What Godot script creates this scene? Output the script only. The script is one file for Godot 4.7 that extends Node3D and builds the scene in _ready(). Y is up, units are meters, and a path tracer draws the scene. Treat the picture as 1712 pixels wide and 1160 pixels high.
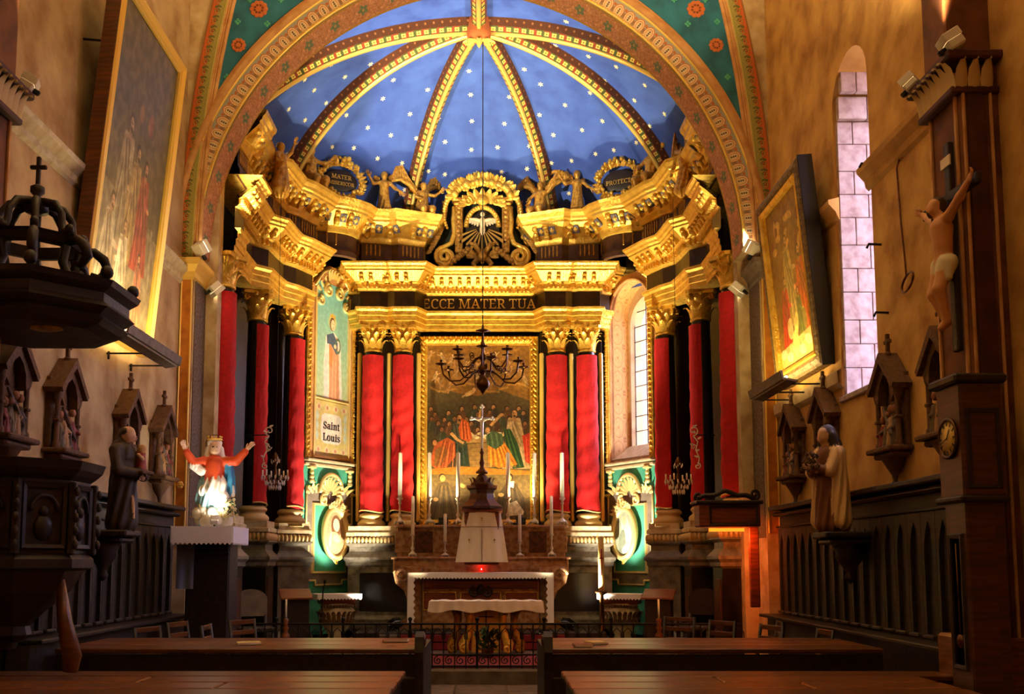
extends Node3D

# Church choir: gilded baroque altarpiece under a starred blue vault, seen from the nave.
# x: across the nave, y: up, d: distance from the camera into the church (z = -d).

var M := {}
var used := {}
var rng := RandomNumberGenerator.new()

func V(x: float, y: float, d: float) -> Vector3:
	return Vector3(x, y, -d)

# ---------------------------------------------------------------- camera, sky, lights
func set_view() -> void:
	var cam := Camera3D.new()
	cam.name = "camera"
	cam.projection = Camera3D.PROJECTION_FRUSTUM
	cam.near = 0.05
	cam.far = 80.0
	var focal := 1700.0
	cam.size = cam.near * 1160.0 / focal
	cam.frustum_offset = Vector2((856.0 - 815.0) / focal, (761.0 - 580.0) / focal) * cam.near
	cam.position = Vector3(0.13, 1.5, 0)
	cam.rotation_degrees = Vector3(6, 0, 0)
	add_child(cam)
	var we := WorldEnvironment.new()
	we.name = "world"
	var e := Environment.new()
	e.background_mode = Environment.BG_SKY
	var sky := Sky.new()
	var sm := ProceduralSkyMaterial.new()
	sm.sky_top_color = Color(0.72, 0.74, 0.92)
	sm.sky_horizon_color = Color(0.90, 0.84, 0.92)
	sm.ground_bottom_color = Color(0.42, 0.38, 0.38)
	sm.ground_horizon_color = Color(0.80, 0.74, 0.80)
	sm.sky_energy_multiplier = SKY
	sm.ground_energy_multiplier = SKY
	sky.sky_material = sm
	e.sky = sky
	e.tonemap_mode = Environment.TONE_MAPPER_LINEAR
	e.tonemap_exposure = EXPOSURE
	e.sdfgi_enabled = true
	e.ssao_enabled = true
	e.ssil_enabled = true
	we.environment = e
	add_child(we)

const SKY := 4.5
const EXPOSURE := 1.0

# ---------------------------------------------------------------- mesh helpers
func nst() -> SurfaceTool:
	var s := SurfaceTool.new()
	s.begin(Mesh.PRIMITIVE_TRIANGLES)
	s.set_smooth_group(-1)
	return s

func fin(s: SurfaceTool) -> ArrayMesh:
	s.generate_normals()
	return s.commit()

func smooth(s: SurfaceTool, on: bool) -> void:
	s.set_smooth_group(1 if on else -1)

func tri(s: SurfaceTool, a: Vector3, b: Vector3, c: Vector3, ua := Vector2.ZERO, ub := Vector2.ZERO, uc := Vector2.ZERO) -> void:
	s.set_uv(ua); s.add_vertex(a)
	s.set_uv(ub); s.add_vertex(b)
	s.set_uv(uc); s.add_vertex(c)

# a b c d run clockwise when seen from the front
func quad(s: SurfaceTool, a: Vector3, b: Vector3, c: Vector3, d: Vector3, u0 := Vector2(0, 0), u1 := Vector2(1, 1)) -> void:
	tri(s, a, b, c, Vector2(u0.x, u1.y), Vector2(u0.x, u0.y), Vector2(u1.x, u0.y))
	tri(s, a, c, d, Vector2(u0.x, u1.y), Vector2(u1.x, u0.y), Vector2(u1.x, u1.y))

func xf(pos: Vector3, yaw := 0.0, scl := Vector3.ONE, pitch := 0.0, roll := 0.0) -> Transform3D:
	return Transform3D(Basis.from_euler(Vector3(pitch, yaw, roll)) * Basis.from_scale(scl), pos)

# box centred on c, with chamfered edges when bev > 0
func box(s: SurfaceTool, c: Vector3, size: Vector3, bev := 0.0, t := Transform3D.IDENTITY) -> void:
	smooth(s, false)
	var h := size * 0.5
	var b := minf(bev, minf(h.x, minf(h.y, h.z)) * 0.9)
	var ax := [Vector3(1, 0, 0), Vector3(0, 1, 0), Vector3(0, 0, 1)]
	for i in 3:
		for sg: float in [-1.0, 1.0]:
			var n: Vector3 = ax[i] * sg
			var p: Vector3 = ax[(i + 1) % 3]
			var q: Vector3 = ax[(i + 2) % 3] * sg
			var hn := absf(n.dot(h)); var hp := absf(p.dot(h)) - b; var hq := absf(q.dot(h)) - b
			var o := c + n * hn
			quad(s, t * (o - p * hp - q * hq), t * (o - p * hp + q * hq), t * (o + p * hp + q * hq), t * (o + p * hp - q * hq))
	if b <= 0.0:
		return
	for i in 3:
		var a: Vector3 = ax[i]; var p: Vector3 = ax[(i + 1) % 3]; var q: Vector3 = ax[(i + 2) % 3]
		var ha := a.dot(h) - b; var hp := p.dot(h); var hq := q.dot(h)
		for sp: float in [-1.0, 1.0]:
			for sq: float in [-1.0, 1.0]:
				var e1: Vector3 = c + p * sp * hp + q * sq * (hq - b)
				var e2: Vector3 = c + p * sp * (hp - b) + q * sq * hq
				if sp * sq < 0:
					quad(s, t * (e1 - a * ha), t * (e1 + a * ha), t * (e2 + a * ha), t * (e2 - a * ha))
				else:
					quad(s, t * (e2 - a * ha), t * (e2 + a * ha), t * (e1 + a * ha), t * (e1 - a * ha))
	for sx: float in [-1.0, 1.0]:
		for sy: float in [-1.0, 1.0]:
			for sz: float in [-1.0, 1.0]:
				var k := Vector3(sx, sy, sz)
				var A := c + Vector3(sx * h.x, sy * (h.y - b), sz * (h.z - b))
				var B := c + Vector3(sx * (h.x - b), sy * h.y, sz * (h.z - b))
				var C := c + Vector3(sx * (h.x - b), sy * (h.y - b), sz * h.z)
				if k.x * k.y * k.z > 0:
					tri(s, t * A, t * C, t * B)
				else:
					tri(s, t * A, t * B, t * C)

# profile: Vector2(radius, height), from bottom to top
func lathe(s: SurfaceTool, prof: Array, n := 24, t := Transform3D.IDENTITY, sm := true, a0 := 0.0, a1 := TAU) -> void:
	smooth(s, sm)
	for i in prof.size() - 1:
		var p: Vector2 = prof[i]; var q: Vector2 = prof[i + 1]
		for k in n:
			var f0 := float(k) / n; var f1 := float(k + 1) / n
			var t0 := lerpf(a0, a1, f0); var t1 := lerpf(a0, a1, f1)
			var c0 := Vector3(cos(t0), 0, sin(t0)); var c1 := Vector3(cos(t1), 0, sin(t1))
			var a := t * (c0 * p.x + Vector3(0, p.y, 0)); var b := t * (c0 * q.x + Vector3(0, q.y, 0))
			var c := t * (c1 * q.x + Vector3(0, q.y, 0)); var d := t * (c1 * p.x + Vector3(0, p.y, 0))
			var v0 := float(i) / (prof.size() - 1); var v1 := float(i + 1) / (prof.size() - 1)
			if q.x > 0.0001:
				tri(s, a, c, b, Vector2(f0, v0), Vector2(f1, v1), Vector2(f0, v1))
			if p.x > 0.0001:
				tri(s, a, d, c, Vector2(f0, v0), Vector2(f1, v0), Vector2(f1, v1))

# outline in x, y swept along z from z0 to z1
func prism(s: SurfaceTool, poly: PackedVector2Array, z0: float, z1: float, t := Transform3D.IDENTITY, sides_smooth := false) -> void:
	if Geometry2D.is_polygon_clockwise(poly):
		poly = poly.duplicate(); poly.reverse()
	var idx := Geometry2D.triangulate_polygon(poly)
	smooth(s, false)
	for i in range(0, idx.size(), 3):
		var a := poly[idx[i]]; var b := poly[idx[i + 1]]; var c := poly[idx[i + 2]]
		if (b - a).cross(c - a) < 0:
			var w := b; b = c; c = w
		tri(s, t * Vector3(a.x, a.y, z1), t * Vector3(c.x, c.y, z1), t * Vector3(b.x, b.y, z1), a, c, b)
		tri(s, t * Vector3(a.x, a.y, z0), t * Vector3(b.x, b.y, z0), t * Vector3(c.x, c.y, z0), a, b, c)
	s.set_smooth_group(2 if sides_smooth else -1)
	for i in poly.size():
		var a := poly[i]; var b := poly[(i + 1) % poly.size()]
		quad(s, t * Vector3(a.x, a.y, z0), t * Vector3(a.x, a.y, z1), t * Vector3(b.x, b.y, z1), t * Vector3(b.x, b.y, z0))

# round bar along points; radius may be a number or an array
func tube(s: SurfaceTool, pts: Array, r, n := 8, t := Transform3D.IDENTITY, caps := true) -> void:
	smooth(s, true)
	var rings := []
	var up := Vector3(0, 1, 0)
	for i in pts.size():
		var a: Vector3 = pts[maxi(i - 1, 0)]; var b: Vector3 = pts[mini(i + 1, pts.size() - 1)]
		var dir := (b - a).normalized()
		if i == 0 and absf(dir.dot(up)) > 0.95:
			up = Vector3(1, 0, 0)
		var side := dir.cross(up).normalized()
		up = side.cross(dir).normalized()
		var rad: float = r[i] if r is Array else r
		var ring := []
		for k in n:
			var w := TAU * k / n
			ring.append(t * (pts[i] + (side * cos(w) + up * sin(w)) * rad))
		rings.append(ring)
	for i in rings.size() - 1:
		for k in n:
			var k2 := (k + 1) % n
			tri(s, rings[i][k], rings[i + 1][k2], rings[i + 1][k])
			tri(s, rings[i][k], rings[i][k2], rings[i + 1][k2])
	if caps:
		for k in range(1, n - 1):
			tri(s, rings[0][0], rings[0][k + 1], rings[0][k])
			var l: Array = rings[-1]
			tri(s, l[0], l[k], l[k + 1])

func ball(s: SurfaceTool, c: Vector3, r: Vector3, n := 10, m := 6, t := Transform3D.IDENTITY) -> void:
	var prof := []
	for i in m + 1:
		var w := PI * i / m - PI / 2
		prof.append(Vector2(cos(w) if i > 0 and i < m else 0.0, sin(w)))
	lathe(s, prof, n, t * Transform3D(Basis.from_scale(r), c))

# moulding: profile of Vector2(out, height) carried along a path in plan of Vector2(x, d); out is towards the left hand of the walk
func mould(s: SurfaceTool, path: Array, prof: Array, closed := false, t := Transform3D.IDENTITY) -> void:
	smooth(s, false)
	var n := path.size()
	var dirs := []
	for i in (n if closed else n - 1):
		dirs.append(((path[(i + 1) % n] as Vector2) - path[i]).normalized())
	var mit := []
	for i in n:
		var d0: Vector2; var d1: Vector2
		if closed:
			d0 = dirs[(i - 1 + n) % n]; d1 = dirs[i]
		else:
			d0 = dirs[maxi(i - 1, 0)]; d1 = dirs[mini(i, n - 2)]
		var n0 := Vector2(-d0.y, d0.x); var n1 := Vector2(-d1.y, d1.x)
		var mv := (n0 + n1)
		mv = n0 if mv.length() < 0.01 else mv.normalized()
		mit.append(mv / maxf(mv.dot(n0), 0.35))
	var run := 0.0
	for i in (n if closed else n - 1):
		var j := (i + 1) % n
		var seg: float = (path[j] as Vector2).distance_to(path[i])
		for k in prof.size() - 1:
			var a: Vector2 = prof[k]; var b: Vector2 = prof[k + 1]
			var pa: Vector2 = path[i] + mit[i] * a.x; var pb: Vector2 = path[i] + mit[i] * b.x
			var qa: Vector2 = path[j] + mit[j] * a.x; var qb: Vector2 = path[j] + mit[j] * b.x
			quad(s, t * V(pa.x, a.y, pa.y), t * V(pb.x, b.y, pb.y), t * V(qb.x, b.y, qb.y), t * V(qa.x, a.y, qa.y), Vector2(run, 0), Vector2(run + seg, 1))
		run += seg

# places along a plan path, every step metres: [Vector2 point, Vector2 outward normal]
func along(path: Array, step: float, inset := 0.04) -> Array:
	var out := []
	for i in path.size() - 1:
		var a: Vector2 = path[i]; var b: Vector2 = path[i + 1]
		var l := a.distance_to(b) - inset * 2
		if l < step * 0.6:
			continue
		var dir := (b - a).normalized()
		var k := maxi(1, int(round(l / step)))
		for j in k:
			out.append([a + dir * (inset + l * (j + 0.5) / k), Vector2(-dir.y, dir.x)])
	return out

# the same, walking on round the corners of a path made of short pieces
func paced(path: Array, step: float) -> Array:
	var out := []
	var next := step * 0.5
	var run := 0.0
	for i in path.size() - 1:
		var a: Vector2 = path[i]; var b: Vector2 = path[i + 1]
		var l := a.distance_to(b)
		var dir := (b - a).normalized()
		while next < run + l:
			out.append([a + dir * clampf(next - run, minf(0.04, l / 2), maxf(l - 0.04, l / 2)), Vector2(-dir.y, dir.x)])
			next += step
		run += l
	return out

# grid surface from a function of u, v (0..1) with texture repeat
func grid(s: SurfaceTool, fn: Callable, nu: int, nv: int, ru := 1.0, rv := 1.0, sm := true) -> void:
	smooth(s, sm)
	var pts := []
	for i in nu + 1:
		var row := []
		for j in nv + 1:
			row.append(fn.call(float(i) / nu, float(j) / nv))
		pts.append(row)
	for i in nu:
		for j in nv:
			var u0 := Vector2(float(i) / nu * ru, float(j) / nv * rv); var u1 := Vector2(float(i + 1) / nu * ru, float(j + 1) / nv * rv)
			tri(s, pts[i][j], pts[i + 1][j], pts[i + 1][j + 1], u0, Vector2(u1.x, u0.y), u1)
			tri(s, pts[i][j], pts[i + 1][j + 1], pts[i][j + 1], u0, u1, Vector2(u0.x, u1.y))

# pointed leaf, curling forward at its tip: base at the origin, growing up y, front towards +z
func leaf(s: SurfaceTool, w: float, h: float, curl: float, t := Transform3D.IDENTITY, thick := 0.012) -> void:
	smooth(s, true)
	var rows := [[0.0, 0.45, 0.0], [0.35, 0.5, 0.12], [0.7, 0.42, 0.35], [0.95, 0.22, 0.8], [1.0, 0.05, 1.15], [0.9, 0.02, 1.3]]
	for side: float in [1.0, -1.0]:
		for i in rows.size() - 1:
			var a: Array = rows[i]; var b: Array = rows[i + 1]
			var A := t * Vector3(0, a[0] * h, a[2] * curl + thick); var B := t * Vector3(0, b[0] * h, b[2] * curl + thick)
			var C := t * Vector3(side * b[1] * w, b[0] * h, b[2] * curl - thick); var D := t * Vector3(side * a[1] * w, a[0] * h, a[2] * curl - thick)
			if side > 0:
				quad(s, A, B, C, D)
			else:
				quad(s, D, C, B, A)

# volute: flat spiral bar in the x, y plane
func spiral(c: Vector3, r: float, turns: float, start: float, dirn := 1.0, n := 22) -> Array:
	var out := []
	for i in n + 1:
		var f := float(i) / n
		var w := start + dirn * f * turns * TAU
		var rr := r * (1.0 - 0.85 * f)
		out.append(c + Vector3(cos(w) * rr, sin(w) * rr, 0))
	return out

# ---------------------------------------------------------------- bodies: smooth union of tapered limbs, meshed as surface nets
# bone: [a, ra, b, rb, colour number, fold depth]
func body(bones: Array, cell: float, k: float, cols: Array, sc := 1.0) -> ArrayMesh:
	var lo := Vector3(1e9, 1e9, 1e9); var hi := -lo
	for b in bones:
		var r := Vector3.ONE * (maxf(b[1], b[3]) * sc + cell * 2.0 + k * 0.3)
		lo = lo.min((b[0] as Vector3) * sc - r).min((b[2] as Vector3) * sc - r)
		hi = hi.max((b[0] as Vector3) * sc + r).max((b[2] as Vector3) * sc + r)
	var nx := int(ceil((hi.x - lo.x) / cell)) + 1; var ny := int(ceil((hi.y - lo.y) / cell)) + 1; var nz := int(ceil((hi.z - lo.z) / cell)) + 1
	var f := PackedFloat32Array(); f.resize(nx * ny * nz); f.fill(1.0)
	var near := PackedFloat32Array(); near.resize(nx * ny * nz); near.fill(1.0)
	var who := PackedByteArray(); who.resize(nx * ny * nz)
	for b in bones:
		var A: Vector3 = b[0] * sc; var B: Vector3 = b[2] * sc
		var ra: float = b[1] * sc; var rb: float = b[3] * sc
		var fold: float = b[5] * sc if b.size() > 5 else 0.0
		var grow := Vector3.ONE * (maxf(ra, rb) + cell * 1.6 + k * 0.5 + fold)
		var l := ((A.min(B) - grow - lo) / cell).floor(); var u := ((A.max(B) + grow - lo) / cell).ceil()
		var ab := B - A
		var den := maxf(ab.length_squared(), 1e-9)
		var ci: int = b[4]
		for iz in range(maxi(0, int(l.z)), mini(nz, int(u.z) + 1)):
			for iy in range(maxi(0, int(l.y)), mini(ny, int(u.y) + 1)):
				var row := (iz * ny + iy) * nx
				for ix in range(maxi(0, int(l.x)), mini(nx, int(u.x) + 1)):
					var p := lo + Vector3(ix, iy, iz) * cell
					var h := clampf((p - A).dot(ab) / den, 0.0, 1.0)
					var d := p.distance_to(A + ab * h) - lerpf(ra, rb, h)
					if fold > 0.0:
						d += fold * sin(atan2(p.z - A.z, p.x - A.x) * 9.0 + p.y * 14.0 / sc)
					var at := row + ix
					if d < near[at]:
						near[at] = d
						who[at] = ci
					var o := f[at]
					var m := maxf(k - absf(o - d), 0.0) / k
					f[at] = minf(o, d) - m * m * k * 0.25
	var vid := {}
	var verts := PackedVector3Array(); var colors := PackedColorArray(); var index := PackedInt32Array()
	var sx := 1; var sy := nx; var sz := nx * ny
	var off := [0, sx, sy, sx + sy, sz, sx + sz, sy + sz, sx + sy + sz]
	for iz in nz - 1:
		for iy in ny - 1:
			for ix in nx - 1:
				var at := (iz * ny + iy) * nx + ix
				var c0 := f[at] < 0.0
				var same := true
				for q in range(1, 8):
					if (f[at + off[q]] < 0.0) != c0:
						same = false
						break
				if same:
					continue
				var sum := Vector3.ZERO; var cnt := 0
				for e in [[0, 1], [2, 3], [4, 5], [6, 7], [0, 2], [1, 3], [4, 6], [5, 7], [0, 4], [1, 5], [2, 6], [3, 7]]:
					var fa := f[at + off[e[0]]]; var fb := f[at + off[e[1]]]
					if (fa < 0.0) != (fb < 0.0):
						var w := fa / (fa - fb)
						var pa := Vector3(e[0] & 1, (e[0] >> 1) & 1, e[0] >> 2); var pb := Vector3(e[1] & 1, (e[1] >> 1) & 1, e[1] >> 2)
						sum += pa.lerp(pb, w); cnt += 1
				vid[at] = verts.size()
				verts.append(lo + (Vector3(ix, iy, iz) + sum / cnt) * cell)
				colors.append(cols[who[at]])
	for at in vid:
		var ix: int = at % nx; var iy: int = (at / nx) % ny; var iz: int = at / sz
		var f0 := f[at] < 0.0
		if ix > 0 and iy > 0 and (f[at + sz] < 0.0) != f0:
			netq(index, vid, at, at - sx, at - sx - sy, at - sy, f0)
		if iy > 0 and iz > 0 and (f[at + sx] < 0.0) != f0:
			netq(index, vid, at, at - sy, at - sy - sz, at - sz, f0)
		if ix > 0 and iz > 0 and (f[at + sy] < 0.0) != f0:
			netq(index, vid, at, at - sz, at - sz - sx, at - sx, f0)
	var normals := PackedVector3Array(); normals.resize(verts.size())
	for i in range(0, index.size(), 3):
		var n := (verts[index[i + 2]] - verts[index[i]]).cross(verts[index[i + 1]] - verts[index[i]])
		normals[index[i]] += n; normals[index[i + 1]] += n; normals[index[i + 2]] += n
	for i in normals.size():
		normals[i] = normals[i].normalized()
	var arr := []
	arr.resize(Mesh.ARRAY_MAX)
	arr[Mesh.ARRAY_VERTEX] = verts; arr[Mesh.ARRAY_NORMAL] = normals; arr[Mesh.ARRAY_COLOR] = colors; arr[Mesh.ARRAY_INDEX] = index
	var m := ArrayMesh.new()
	m.add_surface_from_arrays(Mesh.PRIMITIVE_TRIANGLES, arr)
	return m

func netq(index: PackedInt32Array, vid: Dictionary, a: int, b: int, c: int, d: int, flip: bool) -> void:
	if not (vid.has(b) and vid.has(c) and vid.has(d)):
		return
	var A: int = vid[a]; var B: int = vid[b]; var C: int = vid[c]; var D: int = vid[d]
	if flip:
		index.append_array([A, D, C, A, C, B])
	else:
		index.append_array([A, B, C, A, C, D])

# ---------------------------------------------------------------- nodes
func numbered(called: String) -> String:
	if not used.has(called):
		used[called] = 0
		return called
	used[called] += 1
	return "%s_%03d" % [called, used[called]]

func tag(o: Node, label: String, category: String, group := "", kind := "") -> void:
	o.set_meta("label", label)
	o.set_meta("category", category)
	if group != "":
		o.set_meta("group", group)
	if kind != "":
		o.set_meta("kind", kind)

func thing(called: String, label: String, category: String, at := Vector3.ZERO, turn := 0.0, group := "") -> Node3D:
	var o := Node3D.new()
	o.name = numbered(called)
	add_child(o)
	o.position = at
	o.rotation.y = turn
	tag(o, label, category, group)
	return o

func part(parent: Node, called: String, mesh: Mesh, m: Material, at := Transform3D.IDENTITY) -> MeshInstance3D:
	var o := MeshInstance3D.new()
	o.name = called
	o.mesh = mesh
	o.material_override = null
	if m:
		o.set_surface_override_material(0, m)
	parent.add_child(o, true)
	o.transform = at
	return o

func one(called: String, mesh: Mesh, m: Material, label: String, category: String, at := Transform3D.IDENTITY, group := "") -> MeshInstance3D:
	var o := part(self, numbered(called), mesh, m, at)
	tag(o, label, category, group)
	return o

func struct(called: String, mesh: Mesh, m: Material, label: String, category: String) -> MeshInstance3D:
	var o := part(self, called, mesh, m)
	tag(o, label, category, "", "structure")
	return o

func stuff(o: Node) -> void:
	o.set_meta("kind", "stuff")

func copy(o: Node3D, at: Transform3D, label := "") -> Node3D:
	var c: Node3D = o.duplicate()
	c.name = numbered(String(o.name).rstrip("0123456789").trim_suffix("_"))
	add_child(c)
	c.transform = at
	if label != "":
		c.set_meta("label", label)
	return c

func spot(parent: Node3D, at: Vector3, target: Vector3, col: Color, energy: float, angle: float, size := 0.06, blend := 0.5) -> void:
	var l := SpotLight3D.new()
	l.name = "spot"
	l.light_color = col
	l.light_energy = energy
	l.spot_angle = angle
	l.spot_angle_attenuation = blend
	l.light_size = size
	l.spot_range = 40.0
	l.shadow_enabled = true
	parent.add_child(l, true)
	l.global_position = at
	l.look_at_from_position(at, target, Vector3.UP if absf((target - at).normalized().y) < 0.97 else Vector3.RIGHT)

func omni(parent: Node3D, at: Vector3, col: Color, energy: float, size := 0.05) -> void:
	var l := OmniLight3D.new()
	l.name = "omni"
	l.light_color = col
	l.light_energy = energy
	l.light_size = size
	l.omni_range = 30.0
	l.shadow_enabled = true
	parent.add_child(l, true)
	l.global_position = at

func area(parent: Node3D, at: Vector3, target: Vector3, w: float, h: float, col: Color, energy: float) -> void:
	var l := AreaLight3D.new()
	l.name = "area"
	l.light_color = col
	l.light_energy = energy
	l.area_size = Vector2(w, h)
	l.area_range = 40.0
	l.shadow_enabled = true
	parent.add_child(l, true)
	l.global_position = at
	l.look_at_from_position(at, target, Vector3.UP if absf((target - at).normalized().y) < 0.97 else Vector3.RIGHT)

# ---------------------------------------------------------------- painted and printed surfaces
func canvas(w: int, h: int, c: Color) -> Image:
	var im := Image.create(w, h, false, Image.FORMAT_RGB8)
	im.fill(c)
	return im

func ell(im: Image, cx: float, cy: float, rx: float, ry: float, c: Color, rot := 0.0, soft := 0.0) -> void:
	var R := maxf(rx, ry) + 1.0
	var cr := cos(rot); var sr := sin(rot)
	for y in range(maxi(0, int(cy - R)), mini(im.get_height(), int(cy + R) + 1)):
		for x in range(maxi(0, int(cx - R)), mini(im.get_width(), int(cx + R) + 1)):
			var dx := x + 0.5 - cx; var dy := y + 0.5 - cy
			var q := Vector2((dx * cr + dy * sr) / rx, (-dx * sr + dy * cr) / ry).length()
			if q < 1.0:
				var a := 1.0 if soft <= 0.0 else clampf((1.0 - q) / soft, 0.0, 1.0)
				im.set_pixel(x, y, im.get_pixel(x, y).lerp(c, a * c.a) if a * c.a < 1.0 else c)

func ring(im: Image, cx: float, cy: float, rx: float, ry: float, wid: float, c: Color, half := 0) -> void:
	for y in range(maxi(0, int(cy - ry - wid)), mini(im.get_height(), int(cy + ry + wid) + 1)):
		for x in range(maxi(0, int(cx - rx - wid)), mini(im.get_width(), int(cx + rx + wid) + 1)):
			if half == 1 and y > cy or half == -1 and y < cy:
				continue
			var q := Vector2((x + 0.5 - cx) / rx, (y + 0.5 - cy) / ry).length()
			if absf(q - 1.0) * minf(rx, ry) < wid * 0.5:
				im.set_pixel(x, y, c)

func pol(im: Image, pts: Array, c: Color) -> void:
	var pv := PackedVector2Array(pts)
	var lo := pv[0]; var hi := pv[0]
	for p in pv:
		lo = lo.min(p); hi = hi.max(p)
	for y in range(maxi(0, int(lo.y)), mini(im.get_height(), int(hi.y) + 1)):
		for x in range(maxi(0, int(lo.x)), mini(im.get_width(), int(hi.x) + 1)):
			if Geometry2D.is_point_in_polygon(Vector2(x + 0.5, y + 0.5), pv):
				im.set_pixel(x, y, im.get_pixel(x, y).lerp(c, c.a) if c.a < 1.0 else c)

func stroke(im: Image, a: Vector2, b: Vector2, w: float, c: Color) -> void:
	var n := (b - a).normalized().orthogonal() * w * 0.5
	pol(im, [a + n, b + n, b - n, a - n], c)

# brushwork: every pixel a little lighter or darker, in patches
func grainy(im: Image, amount: float, freq: float, sd := 3) -> void:
	var fn := FastNoiseLite.new()
	fn.seed = sd
	fn.frequency = freq
	for y in im.get_height():
		for x in im.get_width():
			var v := 1.0 + amount * fn.get_noise_2d(x, y)
			var c := im.get_pixel(x, y)
			im.set_pixel(x, y, Color(clampf(c.r * v, 0, 1), clampf(c.g * v, 0, 1), clampf(c.b * v, 0, 1)))

func tex(im: Image) -> ImageTexture:
	return ImageTexture.create_from_image(im)

func noise_tex(freq: float, c0: Color, c1: Color, c2: Color, size := 512, oct := 4, sd := 1, kind := FastNoiseLite.TYPE_SIMPLEX_SMOOTH, warp := 0.0) -> NoiseTexture2D:
	var fn := FastNoiseLite.new()
	fn.seed = sd
	fn.frequency = freq
	fn.noise_type = kind
	fn.fractal_octaves = oct
	if warp > 0.0:
		fn.domain_warp_enabled = true
		fn.domain_warp_amplitude = warp
	var g := Gradient.new()
	g.offsets = PackedFloat32Array([0.0, 0.5, 1.0])
	g.colors = PackedColorArray([c0, c1, c2])
	var t := NoiseTexture2D.new()
	t.width = size
	t.height = size
	t.seamless = true
	t.noise = fn
	t.color_ramp = g
	return t

func bump_tex(freq: float, strength: float, sd := 1, oct := 3) -> NoiseTexture2D:
	var fn := FastNoiseLite.new()
	fn.seed = sd
	fn.frequency = freq
	fn.fractal_octaves = oct
	var t := NoiseTexture2D.new()
	t.width = 256
	t.height = 256
	t.seamless = true
	t.as_normal_map = true
	t.bump_strength = strength
	t.noise = fn
	return t

func mat(c: Color, rough := 0.7, metal := 0.0, t: Texture2D = null, tri_scale := 0.0) -> StandardMaterial3D:
	var m := StandardMaterial3D.new()
	m.albedo_color = c
	m.roughness = rough
	m.metallic = metal
	m.cull_mode = BaseMaterial3D.CULL_DISABLED
	if t:
		m.albedo_texture = t
	if tri_scale > 0.0:
		m.uv1_triplanar = true
		m.uv1_world_triplanar = true
		m.uv1_scale = Vector3.ONE * tri_scale
	return m

func bumpy(m: StandardMaterial3D, t: Texture2D, amount: float) -> StandardMaterial3D:
	m.normal_enabled = true
	m.normal_texture = t
	m.normal_scale = amount
	return m

func vcol(rough: float, metal := 0.0) -> StandardMaterial3D:
	var m := mat(Color.WHITE, rough, metal)
	m.vertex_color_use_as_albedo = true
	m.vertex_color_is_srgb = true
	return m

func glow(c: Color, k: float) -> StandardMaterial3D:
	var m := mat(c, 0.6)
	m.emission_enabled = true
	m.emission = c
	m.emission_energy_multiplier = k
	return m

func hexc(r: int, g: int, b: int) -> Color:
	return Color8(r, g, b)

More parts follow.
